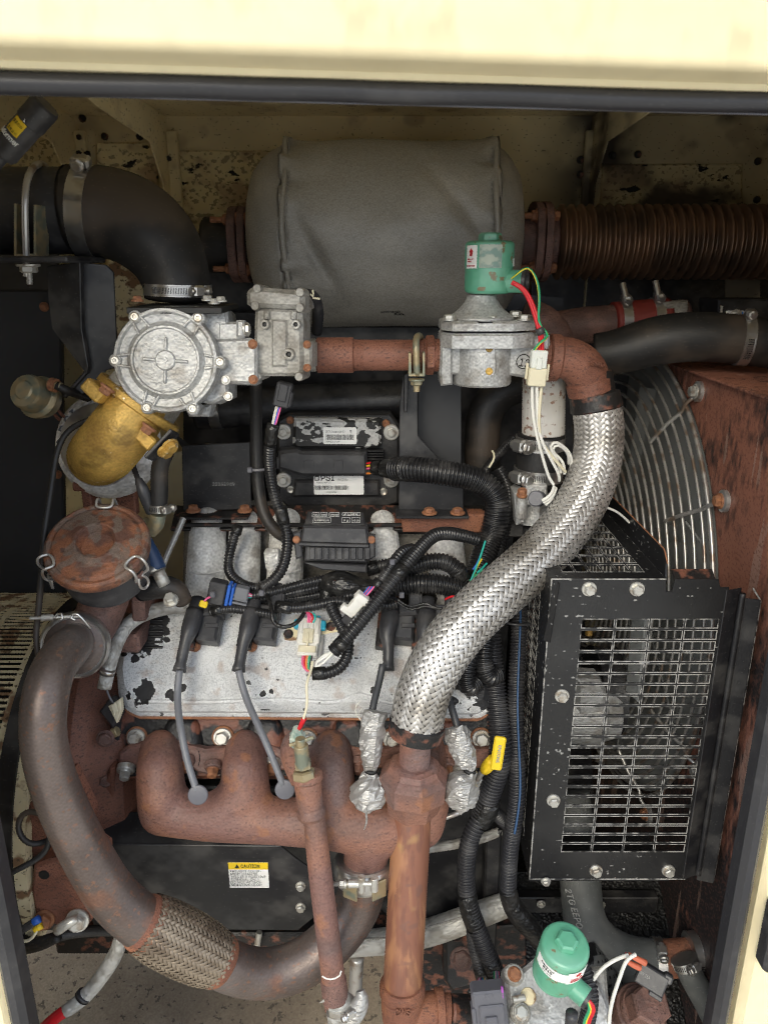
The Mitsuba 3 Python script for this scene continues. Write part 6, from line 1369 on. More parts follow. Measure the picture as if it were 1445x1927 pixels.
# ---------------------------------------------------------------- intake manifold
im = thing('intake_manifold', 'rough cast grey aluminium intake manifold runners behind the valve cover', 'intake manifold')
sp_, bo_ = [], []
for px0, px1, r in ((392, 386, 37), (462, 455, 32), (540, 535, 34), (720, 730, 30), (835, 845, 36)):
    i0 = len(sp_)
    ks_ = mpp(px0, 1050, 1.17)
    sp_ += [(at(px0, 985, 1.20), r * 0.92 * ks_), (at((px0 + px1) / 2, 1050, 1.165), r * ks_), (at(px1, 1130, 1.13), r * 1.03 * ks_)]
    bo_ += [(i0, i0 + 1), (i0 + 1, i0 + 2)]
for k in range(0, len(sp_), 3):
    put(im, 'runner', blob(sp_[k:k + 3], [(0, 1), (1, 2)], 0.006, 8), 'alum_white', True)
put(im, 'plenum', cat(slab(front(470, 1050, 1.215), [(345, 970), (720, 985), (720, 1145), (342, 1140)], -0.1, 0, 0.006), slab(front(760, 1060, 1.225), [(700, 1000), (905, 1015), (905, 1140), (700, 1150)], -0.1, 0, 0.006)), 'alum_dirty', 25)
put(im, 'casting_seam', cat(*[ptube([(a, y, 1.125), (b, y + 4, 1.118), (c_, y - 4, 1.125)], 1.5, n=6) for a, b, c_, y in ((356, 388, 424, 1076), (508, 540, 566, 1075))]), 'alum_white', True)
put(im, 'boss', cyl(at(500, 1048, 1.12), at(526, 1048, 1.12), 0.014, 24), 'alum_white', 30)
put(im, 'boss_web', cat(lathe(at(512, 1066, 1.12), [0, -0.3, 1], [(0, 0.0105), (0.028, 0.0105), (0.029, 0.009)], 24)), 'alum_white', 28)
put(im, 'lower_rail', slab(front(560, 1135, 1.11), [(340, 1120), (900, 1120), (900, 1160), (340, 1160)], -0.05, 0, 0.006), 'black_rust', 25)

# ---------------------------------------------------------------- hoses and conduits of the harness
def cond(label_, pts, r, m_='conduit', pitch=0.0050, tape=(), name='corrugated_conduit', n=16):
    k_ = thing(name, label_, 'conduit', 'corrugated wiring conduits')
    put(k_, 'tube', conduit(pts, r, pitch, n), m_, True)
    for q, rr in tape:
        put(k_, 'tape', ptube(q, rr, n=18), 'tape', True)
    return k_
cond('thickest black conduit arching from the control unit plug and dropping behind the braided hose', [(742, 882, 1.18), (790, 884, 1.145), (850, 892, 1.135), (902, 906, 1.135), (932, 935, 1.13), (934, 975, 1.125), (920, 1020, 1.12), (905, 1060, 1.10), (895, 1092, 1.09)], 24, pitch=0.0056, n=22, tape=[([(722, 881, 1.20), (745, 882, 1.178), (768, 883, 1.157)], [17, 21.5, 24])])
k1 = thing('rubber_hose', 'plain black rubber hose dropping behind the square gas valve to the fuse box', 'hose')
put(k1, 'hose', ptube([(481, 716, 1.10), (482, 800, 1.13), (484, 880, 1.13), (490, 940, 1.12), (505, 982, 1.11), (532, 1008, 1.11), (560, 1015, 1.12)], 11.5, n=18), 'rubber', True)
put(k1, 'cable_tie', cat(ptube([(467, 883, 1.105), (483, 885, 1.10), (505, 882, 1.105)], 2.8, n=8), rbox(front(470, 884, 1.10), 0.007, 0.008, 0.006, 0.001)), 'grey_plastic', 25)
cond('black conduit from the square gas valve plug curving down left of the fuse box', [(514, 800, 1.05), (508, 840, 1.06), (508, 880, 1.08), (516, 930, 1.085), (530, 970, 1.085), (540, 1005, 1.08), (539, 1040, 1.07), (528, 1075, 1.06), (506, 1098, 1.055), (490, 1106, 1.05)], 11, tape=[([(515, 798, 1.05), (511, 818, 1.053), (508, 836, 1.058)], 12), ([(528, 955, 1.083), (534, 985, 1.083)], 12)])
cond('slim black conduit hanging from the cross rail over the left intake runner', [(447, 992, 1.12), (441, 1010, 1.115), (433, 1040, 1.11), (430, 1068, 1.10), (440, 1088, 1.08), (462, 1102, 1.065), (490, 1108, 1.055)], 9.5, tape=[([(448, 990, 1.12), (444, 1005, 1.118)], 10)])
cond('upper of three parallel conduits running left from the taped junction', [(465, 1122, 1.045), (510, 1115, 1.05), (560, 1102, 1.06), (612, 1090, 1.07)], 9.5)
cond('middle of three parallel conduits running left from the taped junction', [(470, 1128, 1.05), (520, 1122, 1.055), (570, 1112, 1.06), (615, 1102, 1.07)], 8.5)
cond('lowest of three parallel conduits running left from the taped junction', [(450, 1136, 1.06), (520, 1130, 1.06), (570, 1124, 1.065), (612, 1117, 1.07)], 8)
tj = thing('taped_junction', 'harness junction wrapped in shiny black tape right of the parallel conduits', 'harness joint')
put(tj, 'wrap', ptube([(608, 1104, 1.07), (630, 1098, 1.065), (655, 1104, 1.06), (680, 1110, 1.06), (705, 1112, 1.06)], [16, 24, 25, 22, 21], n=22), 'tape', True)
put(tj, 'branch', ptube([(618, 1108, 1.065), (614, 1125, 1.06), (618, 1140, 1.05)], [16, 13, 11], n=18), 'tape', True)
cond('big black conduit running right from the taped junction under the braided hose', [(695, 1112, 1.06), (740, 1104, 1.055), (790, 1098, 1.05), (840, 1102, 1.05), (875, 1112, 1.05)], 19.5, n=20)
cond('arched black conduit just above the big one, ending in wires at the braided hose', [(728, 1092, 1.07), (765, 1072, 1.065), (805, 1058, 1.06), (842, 1060, 1.06), (868, 1082, 1.06)], 16.5, tape=[([(858, 1070, 1.06), (872, 1090, 1.06)], 17)])
cond('long black conduit slanting from upper right to its open end over the valve cover', [(900, 1016, 1.09), (860, 1006, 1.08), (822, 1006, 1.06), (796, 1026, 1.04), (765, 1062, 1.01), (730, 1106, 0.985), (695, 1150, 0.965), (660, 1192, 0.95), (628, 1226, 0.945)], 13.5, n=18, tape=[([(746, 1085, 0.995), (760, 1068, 1.005)], 14.5), ([(648, 1206, 0.947), (636, 1218, 0.945)], 14.5)])
cond('short black conduit tied alongside the long slanting one', [(776, 1032, 1.05), (758, 1038, 1.03), (738, 1062, 1.01), (718, 1092, 1.0), (706, 1112, 0.995)], 10.5, tape=[([(716, 1092, 1.0), (704, 1110, 0.995)], 11.5)])
cond('black conduit looping down beside the white multi way plug', [(590, 1268, 0.955), (620, 1266, 0.955), (645, 1250, 0.96), (655, 1222, 0.97), (650, 1195, 0.975), (634, 1165, 0.985), (622, 1140, 1.0)], 11.5, tape=[([(588, 1268, 0.955), (612, 1267, 0.955)], 12.5)])
cond('wavy black conduit crossing behind the second and third coils', [(520, 1142, 1.02), (555, 1144, 1.015), (600, 1138, 1.01), (640, 1132, 1.01), (668, 1140, 1.01), (690, 1150, 1.01)], 10.5, tape=[([(520, 1142, 1.02), (548, 1144, 1.016)], 12)])
cond('broad black conduit coming down right of the valve cover to the forked tape joint', [(918, 1120, 1.06), (922, 1200, 1.03), (930, 1290, 1.0), (940, 1380, 0.965), (938, 1440, 0.95), (920, 1495, 0.945), (905, 1540, 0.945)], 21.5, 'conduit_grey', 0.0052, n=20)
cond('black conduit continuing down from the taped fork towards the grey plug', [(908, 1530, 0.945), (885, 1580, 0.93), (877, 1640, 0.92), (880, 1690, 0.91), (895, 1740, 0.90), (915, 1790, 0.885), (932, 1830, 0.875)], 17.5, 'conduit_grey', 0.0052, tape=[([(920, 1505, 0.944), (912, 1530, 0.944), (900, 1550, 0.942)], [23, 23, 20]), ([(878, 1680, 0.912), (884, 1715, 0.906), (896, 1745, 0.90)], 18.5), ([(922, 1806, 0.88), (932, 1832, 0.875)], 17)])
cond('slimmer twin conduit beside it entering the grey plug', [(888, 1745, 0.905), (892, 1785, 0.895), (905, 1830, 0.882), (908, 1845, 0.88)], 11.5, 'conduit_grey', 0.0048, tape=[([(902, 1822, 0.883), (909, 1846, 0.88)], 12.5)])
k2 = cond('dark conduit with a blue stripe left of the perforated guard', [(978, 1095, 1.09), (976, 1200, 1.04), (970, 1320, 0.99), (972, 1420, 0.96), (972, 1500, 0.94), (960, 1600, 0.92), (956, 1680, 0.91)], 16, 'conduit_grey', 0.0050, n=18)
put(k2, 'blue_stripe', ptube([(980, 1110, 1.072), (978, 1200, 1.024), (974, 1320, 0.974), (977, 1420, 0.944), (978, 1500, 0.924), (968, 1570, 0.908)], 2.2, n=8), 'conduit_blue', True)
put(k2, 'tape', ptube([(955, 1672, 0.91), (962, 1700, 0.908), (980, 1728, 0.905), (1000, 1750, 0.905), (1016, 1775, 0.905)], [16.5, 18, 20, 19, 16], n=20), 'tape', True)
put(k2, 'cable_tie', ptube([(942, 1168, 1.04), (960, 1174, 1.03), (982, 1176, 1.028), (1004, 1174, 1.04)], 3, n=8), 'black_plastic', True)
cond('thick conduit bend showing below the braided hose, right one of a pair', [(920, 1150, 1.03), (913, 1200, 1.0), (910, 1245, 0.985), (918, 1272, 0.98), (934, 1268, 0.99)], 19, n=20)
cond('thick conduit end loop hanging below the braided hose, left one of a pair', [(896, 1190, 1.02), (884, 1235, 0.985), (877, 1272, 0.972), (882, 1294, 0.97), (897, 1284, 0.98)], 17, n=20)
cond('thin conduit climbing from the thick harness towards the white coated pipe', [(905, 905, 1.20), (918, 880, 1.21), (938, 855, 1.22), (965, 825, 1.24)], 9, pitch=0.0045)
cond('thin black conduit behind the thick arching one, dropping to the braided hose', [(938, 880, 1.18), (955, 915, 1.17), (958, 955, 1.16), (948, 1005, 1.15), (934, 1050, 1.13)], 11)
cond('short black conduit tucked under the fuse box tray', [(690, 1072, 1.10), (712, 1066, 1.10), (740, 1060, 1.10), (768, 1052, 1.10)], 12, tape=[([(690, 1072, 1.10), (712, 1066, 1.10)], 13.5)])
cond('narrow black conduit running along behind the first two coils', [(395, 1152, 1.03), (430, 1146, 1.03), (470, 1150, 1.03), (520, 1158, 1.02)], 9, tape=[([(400, 1151, 1.03), (418, 1147, 1.03)], 10)])
cond('black conduit curling between the taped junction and the third coil', [(640, 1128, 1.03), (668, 1120, 1.02), (700, 1128, 1.015), (722, 1140, 1.015), (745, 1136, 1.02)], 9.5)
cond('black conduit stub leaving the taped fork to the right', [(922, 1520, 0.955), (940, 1538, 0.965), (956, 1552, 0.98)], 13, 'conduit_grey')
wb = thing('coil_wires', 'thin black twisted wires sagging between the third and fourth coils', 'wires')
for dy in (0, 5):
    put(wb, 'wire', ptube([(748, 1128 + dy, 1.0), (775, 1142 + dy, 0.995), (800, 1136 + dy, 0.995), (825, 1146, 0.99), (850, 1138, 0.99)], 2.4, n=8), 'tape', True)
put(wb, 'red_wire', ptube([(838, 1128, 0.99), (846, 1124, 0.985), (854, 1122, 0.98)], 2.2, n=8), 'red', True)
# connectors of the harness
c1_ = thing('multiway_plug', 'white multi way plug with turquoise latch wings on the valve cover', 'connector')
FC = FV.at(*FV.px(586, 1212), VT + 0.012, -3)
put(c1_, 'shell', cat(rbox(FC.at(0, 0.006), 0.034, 0.040, 0.016, 0.002), rbox(FC.at(0, -0.022, -0.001), 0.030, 0.022, 0.014, 0.0015), *[rbox(FC.at(x, 0.012, 0.0085), 0.0055, 0.026, 0.003, 0.001) for x in (-0.012, -0.004, 0.004, 0.012)]), 'white', 25)
put(c1_, 'latch', cat(rbox(FC.at(0, -0.004, 0.0095), 0.016, 0.022, 0.004, 0.001), rbox(FC.at(0.0, -0.024, 0.008), 0.026, 0.010, 0.003, 0.001), rbox(FC.at(0, -0.010, 0.012), 0.003, 0.02, 0.002, 0.0005)), 'cream_plastic', 25)
put(c1_, 'grey_half', rbox(FC.at(0.003, -0.014, -0.009), 0.038, 0.036, 0.012, 0.002), 'cast_mark', 25)
put(c1_, 'latch_wing', cat(*[rbox(FC.at(s_ * 0.020, 0.016, 0.0), 0.008, 0.014, 0.012, 0.0015) for s_ in (-1, 1)], *[rbox(FC.at(x, 0.028, 0.002), 0.004, 0.006, 0.004, 0.001) for x in (-0.012, -0.004, 0.004, 0.012)]), 'cyan', 25)
for c_, x, x2 in (('pink', -8, 578), ('red', -4, 582), ('orange', 0, 586), ('wgreen', 5, 590), ('black_plastic', 9, 592)):
    put(c1_, 'wire', ptube([(578 + x, 1234, 0.97), (576 + x * 0.9, 1250, 0.962), (580 + x * 0.4, 1262, 0.957), (594, 1267, 0.955)], 1.9, n=7), c_, True)
for c_, x in (('pink', 0), ('red', 5), ('teal', 10), ('pink', -4)):
    put(c1_, 'wire', ptube([(582 + x * 0.7, 1172, 0.985), (584 + x, 1160, 0.99), (578 + x * 0.5, 1153, 1.0)], 1.9, n=7), c_, True)
put(c1_, 'black_lead', ptube([(503, 1120, 1.03), (511, 1150, 0.99), (516, 1172, 0.98), (535, 1180, 0.975), (558, 1172, 0.98), (572, 1154, 0.995)], 4.0, n=12), 'tape', True)
c2_ = thing('small_white_plug', 'small white plug with blue and pink wires among the conduits above the valve cover', 'connector')
fq = front(670, 1138, 0.98).at(0, 0, 0, 52)
put(c2_, 'shell', cat(rbox(fq.at(0, 0), 0.030, 0.016, 0.014, 0.0015), rbox(fq.at(-0.014, 0.004), 0.010, 0.022, 0.012, 0.0015), rbox(fq.at(0.013, 0), 0.012, 0.020, 0.016, 0.0015)), 'white', 25)
put(c2_, 'black_half', rbox(fq.at(-0.026, -0.004, -0.002), 0.022, 0.012, 0.010, 0.0015), 'black_plastic', 25)
for c_, d_ in (('blue', 0), ('pink', 4), ('red', -3), ('blue', -5)):
    put(c2_, 'wire', ptube([(682 + d_ * 0.5, 1126, 0.98), (692 + d_, 1114, 0.985), (700 + d_, 1104, 0.99)], 2, n=7), c_, True)
c3_ = thing('blue_banded_plug', 'dark multi way plug with a bright blue seal band left of the parallel conduits', 'connector')
fq = front(430, 1115, 1.04).at(0, 0, 0, -14)
put(c3_, 'shell', cat(rbox(fq.at(-0.016, -0.003), 0.026, 0.036, 0.02, 0.002), rbox(fq.at(0.020, 0.004), 0.012, 0.022, 0.018, 0.0015)), 'black_plastic', 25)
put(c3_, 'grey_half', cat(rbox(fq.at(0.020, 0.006, 0.004), 0.020, 0.020, 0.014, 0.0015), *[rbox(fq.at(0.018, -0.010 + k * 0.006, 0.004), 0.026, 0.003, 0.012, 0.0006) for k in range(3)]), 'grey_wire', 25)
put(c3_, 'seal_band', cat(rbox(fq.at(0.001, 0.0, 0.003), 0.005, 0.034, 0.020, 0.001), rbox(fq.at(0.007, 0.0, 0.003), 0.004, 0.030, 0.019, 0.001)), 'blue', 25)
for c_, d_ in (('pink', -6), ('white', -2), ('pink', 2), ('teal', 6)):
    put(c3_, 'wire', ptube([(452, 1117 + d_, 1.035), (462, 1119 + d_ * 0.8, 1.035), (474, 1122 + d_ * 0.4, 1.04)], 1.8, n=7), c_, True)
put(c3_, 'yellow_clip', rbox(front(383, 1137, 1.02).at(0, 0, 0, -20), 0.012, 0.010, 0.008, 0.002), 'yellow', 25)
put(c3_, 'coil_lead', ptube([(384, 1132, 1.02), (393, 1124, 1.025), (404, 1122, 1.03)], 2.2, n=8), 'pink', True)
for px, py in ((400, 1119), (492, 1116), (756, 1120), (738, 1058)):
    put(c3_, 'tie_head', rbox(front(px, py, 1.005 if px > 450 else 1.02), 0.0075, 0.0085, 0.006, 0.0012), 'grey_plastic', 25)
wt = thing('loose_wires', 'loose green and yellow wire ends poking out where the thick conduit meets the braided hose', 'wires')
for c_, p in (('teal', [(913, 1018, 1.085), (903, 1050, 1.07), (892, 1078, 1.055), (886, 1092, 1.05)]), ('blue', [(908, 1035, 1.08), (898, 1060, 1.065), (890, 1072, 1.06)]), ('yellow', [(906, 1052, 1.07), (896, 1070, 1.06), (890, 1086, 1.055)]), ('teal', [(916, 1060, 1.07), (905, 1072, 1.06), (898, 1078, 1.055)]), ('wgreen', [(908, 1072, 1.06), (895, 1084, 1.055), (884, 1094, 1.05)]), ('cream_plastic', [(926, 848, 1.2), (930, 860, 1.19), (920, 880, 1.185)])):
    put(wt, 'wire', ptube(p, 2.1, n=7), c_, True)
w2 = thing('white_wire_pair', 'two bent white wire ends sticking out of the open slanting conduit', 'wires')
put(w2, 'wire', ptube([(632, 1222, 0.945), (618, 1238, 0.94), (602, 1252, 0.938), (594, 1254, 0.94), (598, 1244, 0.942), (616, 1230, 0.945)], 2.6, n=9), 'white', True)
put(w2, 'wire', ptube([(626, 1224, 0.945), (610, 1238, 0.942), (596, 1246, 0.94)], 2.6, n=9), 'white', True)

ch_ = thing('charge_pipe', 'horizontal black charge air pipe with a band clamp in the shadow below the round mixer', 'pipe')
put(ch_, 'pipe', ptube([(370, 772, 1.33), (470, 766, 1.33), (600, 758, 1.33), (770, 750, 1.33)], 36, n=30), 'black_paint', True)
put(ch_, 'band_clamp', lathe(at(398, 770, 1.33), [1, 0, 0.03], [(0, 36.5 * mpp(400, 770, 1.33)), (0.001, 38 * mpp(400, 770, 1.33)), (0.018, 38 * mpp(400, 770, 1.33)), (0.019, 36.5 * mpp(400, 770, 1.33))], 40), 'stainless', 28)
# ---------------------------------------------------------------- coolant pipes at the right of the engine
lhz = thing('lower_coolant_elbow', 'worn black rubber coolant elbow behind the hanging white plug', 'hose')
put(lhz, 'hose', ptube([(1010, 720, 1.28), (960, 730, 1.28), (922, 760, 1.28), (908, 810, 1.28), (908, 880, 1.28)], 33, n=32), 'rubber', True)
cp = thing('thermostat_pipe', 'stained white pipe with a black rubber sleeve and two worm clamps above the aluminium housing', 'pipe')
yc = 1.17
put(cp, 'pipe', ptube([(1024, 700, yc), (1022, 820, yc)], [40, 40], n=36, smooth=False), 'white_rust', True)
put(cp, 'sleeve', ptube([(1018, 815, yc), (1012, 915, yc)], [44, 44], n=36, smooth=False), 'rubber', True)
for py, dx in ((832, 0), (890, -3)):
    c = at(1016 + dx, py, yc); R = 45 * mpp(1016, py, yc)
    band, scr = clamp(c, [0.02, 0, 1], R, 0.019, sdir=[-0.82, -0.62, 0], scr=0.0095)
    bk_ = put(cp, 'worm_clamp', band, 'stainless', 28); put(bk_, 'screw', scr, 'stainless', 25)
    put(bk_, 'slot', clamp_slots(c, [0.02, 0, 1], R, 0.019, [-0.2, -1, 0], -0.45, 0.3, 12), 'ink', False, stuff=True)
th = thing('thermostat_housing', 'cast aluminium housing with a rusty bolt under the clamped rubber sleeve', 'housing')
put(th, 'body', cat(ptube([(1010, 912, yc), (1006, 985, yc - 0.01)], [38, 36], n=8, smooth=False), slab(front(1000, 960, yc - 0.05), [(968, 930), (985, 925), (990, 985), (972, 990)], -0.05, 0, 0.004), slab(front(1020, 940, yc - 0.055), rect(990, 915, 1030, 952), -0.04, 0, 0.003)), 'alum', 25)
put(th, 'bolt', hexhead(at(982, 932, yc - 0.05), [0, -0.2, 1], 0.0075, 0.011, 1.1), 'bolt_rust', 25)
put(th, 'bolt_boss', cyl(at(980, 975, yc - 0.05), at(982, 936, yc - 0.05), 0.009, 18), 'alum', 30)
put(th, 'sender', cyl(at(1014, 938, yc - 0.055), at(1008, 938, yc - 0.085), 0.012, 20), 'grey_plastic', 30)
put(th, 'base', slab(front(960, 1000, yc - 0.02), [(925, 985), (1030, 985), (1030, 1012), (925, 1012)], -0.06, 0, 0.003), 'black_paint', 25)
uh = thing('upper_coolant_hose', 'thick black rubber coolant hose with worm clamp running to the right edge', 'hose')
pu_ = [(1120, 668, 1.26), (1160, 662, 1.25), (1220, 645, 1.24), (1300, 634, 1.23), (1400, 640, 1.22), (1480, 652, 1.21)]
put(uh, 'hose', ptube(pu_, [40, 42, 45, 46, 45, 45], n=36), 'rubber', True)
c = at(1398, 640, 1.22); R = 46 * mpp(1398, 640, 1.22)
band, scr = clamp(c, unit(A(pu_)[4] - A(pu_)[3]), R, 0.016, sdir=[0, -0.3, 1], scr=0.006)
bk_ = put(uh, 'worm_clamp', band, 'stainless', 28); put(bk_, 'screw', scr, 'stainless', 25)
put(bk_, 'slot', clamp_slots(c, unit(A(pu_)[4] - A(pu_)[3]), R, 0.016, [0, -1, -0.2], -0.3, 0.5, 10), 'ink', False, stuff=True)
rp = thing('turbo_coolant_pipe', 'rusty pipe with a dull red rubber sleeve and two clamps in the upper right shadow', 'pipe')
put(rp, 'pipe', ptube([(1035, 622, 1.36), (1100, 612, 1.36), (1290, 598, 1.36)], 34, n=30, smooth=False), 'rust_dark', True)
put(rp, 'sleeve', ptube([(1152, 608, 1.36), (1256, 600, 1.36)], 39, n=32, smooth=False), 'silicone', True, )
for px in (1172, 1232):
    c = at(px, 607 - (px - 1150) * 0.07, 1.36)
    band, scr = clamp(c, [1, 0, 0.06], 39.5 * mpp(px, 605, 1.36), 0.016, sdir=[0, -0.35, 1], scr=0.007)
    put(rp, 'clamp', cat(band, scr, cyl(c + np.array([-0.004, -0.02, 0.04]), c + np.array([-0.01, -0.01, 0.065]), 0.0055, 14)), 'stainless', 28)
put(rp, 'end_pipe', slab(front(1275, 595, 1.33), [(1250, 568), (1296, 565), (1296, 600), (1250, 612)], -0.03, 0, 0.004), 'alum_dirty', 25)
tb = thing('radiator_top_tank', 'black radiator top bracket with a small label at the upper right edge', 'tank')
put(tb, 'tank', slab(front(1400, 585, 1.30), [(1352, 563), (1480, 563), (1480, 640), (1350, 640)], -0.08, 0, 0.003), 'black_paint', 25)
f, w, h = label_plate(tb, front(1385, 592, 1.298), (1366, 584), (1398, 601), 0.0, lab='small white and blue sticker')
put(LK, 'print', cat(slab(f, rect(w * 0.55, h * 0.1, w * 0.95, h * 0.9), 0, 0.0003, loc=True), slab(f, rect(w * 0.08, h * 0.2, w * 0.4, h * 0.35), 0, 0.0003, loc=True)), 'blue', False)
put(tb, 'bolt', hexhead(at(1385, 592, 1.29), [0, -1, 0], 0.007, 0.006), 'zinc', 25)
put(tb, 'weld', ptube([(1358, 575, 1.295), (1356, 600, 1.295)], 3, n=8, step=0.001, rfun=corr(0.004, 0.3)), 'zinc', True)
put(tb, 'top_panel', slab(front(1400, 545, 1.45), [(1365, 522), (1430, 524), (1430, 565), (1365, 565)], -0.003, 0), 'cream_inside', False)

# ---------------------------------------------------------------- radiator side, fan and wire guard
XS = 0.515
FSH = Fr([XS, 1.3, 0.95], [0, -1, 0], [-1, 0, 0])
fcY, fcZ, fcR = 1.505, 0.94, 0.452
rs_ = thing('radiator_shroud', 'rust scabbed black radiator shroud wall with a round fan opening at the right', 'radiator shroud')
hole = [(-(fcY - 1.3) + fcR * math.cos(a), (fcZ - 0.95) + fcR * math.sin(a)) for a in np.linspace(0, 2 * math.pi, 80, endpoint=False)]
ztop = atx(1275, 690, XS)[2]
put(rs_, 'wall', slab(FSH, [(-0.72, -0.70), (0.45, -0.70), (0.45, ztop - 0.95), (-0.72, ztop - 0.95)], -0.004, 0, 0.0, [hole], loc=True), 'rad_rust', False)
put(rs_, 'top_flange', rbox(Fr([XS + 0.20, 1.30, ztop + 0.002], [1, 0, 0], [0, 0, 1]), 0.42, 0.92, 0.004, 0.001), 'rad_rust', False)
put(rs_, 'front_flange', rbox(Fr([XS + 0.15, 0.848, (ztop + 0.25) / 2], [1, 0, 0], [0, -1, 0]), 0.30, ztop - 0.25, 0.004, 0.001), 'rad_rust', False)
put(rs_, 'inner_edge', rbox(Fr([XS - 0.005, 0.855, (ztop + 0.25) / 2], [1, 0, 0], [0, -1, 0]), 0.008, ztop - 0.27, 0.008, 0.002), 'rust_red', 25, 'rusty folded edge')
# grey ring round the fan and the fan itself
def xring(X, r, wr, cy_=fcY, cz_=fcZ, n=10, k=120):
    return tube(np.array([[X, cy_ - r * math.cos(a), cz_ + r * math.sin(a)] for a in np.linspace(0, 2 * math.pi, k)]), wr, n=n, step=0.012, caps=False)
put(rs_, 'fan_ring', lathe([XS, fcY, fcZ], [1, 0, 0], [(-0.002, fcR * 1.0), (-0.002, fcR * 0.985), (0.14, fcR * 0.985), (0.14, fcR)], 96), 'grey_paint', 30)
fan = thing('cooling_fan', 'grey cooling fan behind the wire guard', 'fan')
put(fan, 'hub', lathe([XS + 0.0, fcY, fcZ], [1, 0, 0], [(-0.04, 0.05), (-0.03, 0.07), (0.05, 0.075)], 32), 'grey_paint', 30)
for k in range(7):
    a = k * 2 * math.pi / 7 + 0.35
    d = np.array([0, -math.cos(a), math.sin(a)]); t = np.array([0, math.sin(a), math.cos(a)])
    n1 = unit(np.array([1, 0, 0]) * 0.85 + t * 0.5); u1 = unit(np.cross(d, n1))
    f = Fr(np.array([XS + 0.03, fcY, fcZ]) + d * 0.24, d, n1)
    put(fan, 'blade', slab(f, [(-0.18, -0.05), (-0.05, -0.085), (0.14, -0.10), (0.165, -0.02), (0.16, 0.09), (0.0, 0.075), (-0.18, 0.04)], -0.0015, 0.0015, loc=True), 'grey_paint', False)
gd = thing('fan_guard', 'ringed wire fan guard bolted to the shroud wall', 'guard')
rg = np.linspace(0.06, fcR + 0.008, 23)
def dome(r): return XS - 0.012 - 0.085 * (1 - (r / fcR) ** 2.5 if r < fcR else 0)
for r in rg[::-1]:
    put(gd, 'ring', xring(dome(r), r, 0.0026 if r < fcR else 0.0036), 'wire_steel', True)
def gang(px, py):
    q = atx(px, py, XS)
    return math.atan2(q[2] - fcZ, -(q[1] - fcY))
for k, a in enumerate((gang(1305, 765), gang(1362, 945), -0.35, -0.95, -1.6, 1.9, 2.7, 3.5, 4.2)):
    put(gd, 'stay', tube(np.array([[dome(r) - 0.004 - 0.002 * (r < fcR), fcY - r * math.cos(a), fcZ + r * math.sin(a)] for r in (0.375, 0.40, 0.425, fcR, fcR + 0.012)] + [[XS - 0.006, fcY - (fcR + 0.030) * math.cos(a), fcZ + (fcR + 0.030) * math.sin(a)]]), 0.0034, n=10), 'wire_steel', True)
    p = np.array([XS, fcY - (fcR + 0.042) * math.cos(a), fcZ + (fcR + 0.042) * math.sin(a)])
    put(gd, 'washer', lathe(p, [-1, 0, 0], [(0, 0.017), (0.006, 0.017), (0.008, 0.013)], 28), 'wire_steel', 28)
    put(gd, 'bolt', hexhead(p + np.array([-0.008, 0, 0]), [-1, 0, 0], 0.0095, 0.010), 'bolt_rust' if k % 2 else 'zinc', 25)

# ---------------------------------------------------------------- perforated radiator fan guard box
pg = thing('perforated_guard', 'black perforated sheet metal belt guard box with scuffed slots at the right', 'guard')
yg = 0.93
zt_, zb__ = at(1050, 1090, yg)[2], at(1000, 1655, yg)[2]
xL, xR = at(1042, 1092, yg)[0] - 0.003, at(1372, 1110, yg)[0]
FG = Fr([xL, yg, zb__], [1, 0, 0], [0, -1, 0])
GW, GH = xR - xL, zt_ - zb__
a0 = FG.px(1096, 1160); a1 = FG.px(1362, 1168); a2 = FG.px(1058, 1603)
sx0, sx1, sy1, sy0 = a0[0], a1[0] - 0.004, a0[1], a2[1]
cols, rows = 4, 23
cw, rh = (sx1 - sx0) / cols, (sy1 - sy0) / rows
slots = []
for c in range(cols):
    for r in range(rows):
        x, y = sx0 + c * cw, sy0 + r * rh
        slots.append(rect(x, y, x + cw * 0.92, y + rh * 0.73))
notch = [(0, 0), (GW, 0), (GW, GH - 0.012), (GW - 0.012, GH - 0.012), (GW - 0.016, GH), (0.164, GH), (0.162, GH - 0.018), (0.154, GH - 0.018), (0.152, GH), (0.0, GH)]
put(pg, 'front_plate', slab(FG, notch, -0.0016, 0.0, 0.0004, slots, loc=True), 'black_chip', False)
edges = []
for s_ in slots:
    (x0_, y0_), (x1_, _), (_, y1_), _ = s_
    e = 0.0010
    edges.append(slab(FG, [(x0_ - e, y0_ - e), (x1_ + e, y0_ - e), (x1_ + e, y1_ + e), (x0_ - e, y1_ + e)], -0.001, 0.0004, 0.0, [[(x0_, y0_), (x1_, y0_), (x1_, y1_), (x0_, y1_)]], loc=True))
put(pg, 'slot_edge', cat(edges), 'guard_edge', False, 'worn bare edges of the slots', stuff=True)
put(pg, 'edge_line', cat(tube(np.array([FG.w(0, 0), FG.w(0, GH)]), 0.0011, n=6), tube(np.array([FG.w(0, 0), FG.w(GW, 0)]), 0.0011, n=6), tube(np.array([FG.w(0, GH), FG.w(0.152, GH)]), 0.0011, n=6)), 'guard_edge', True)
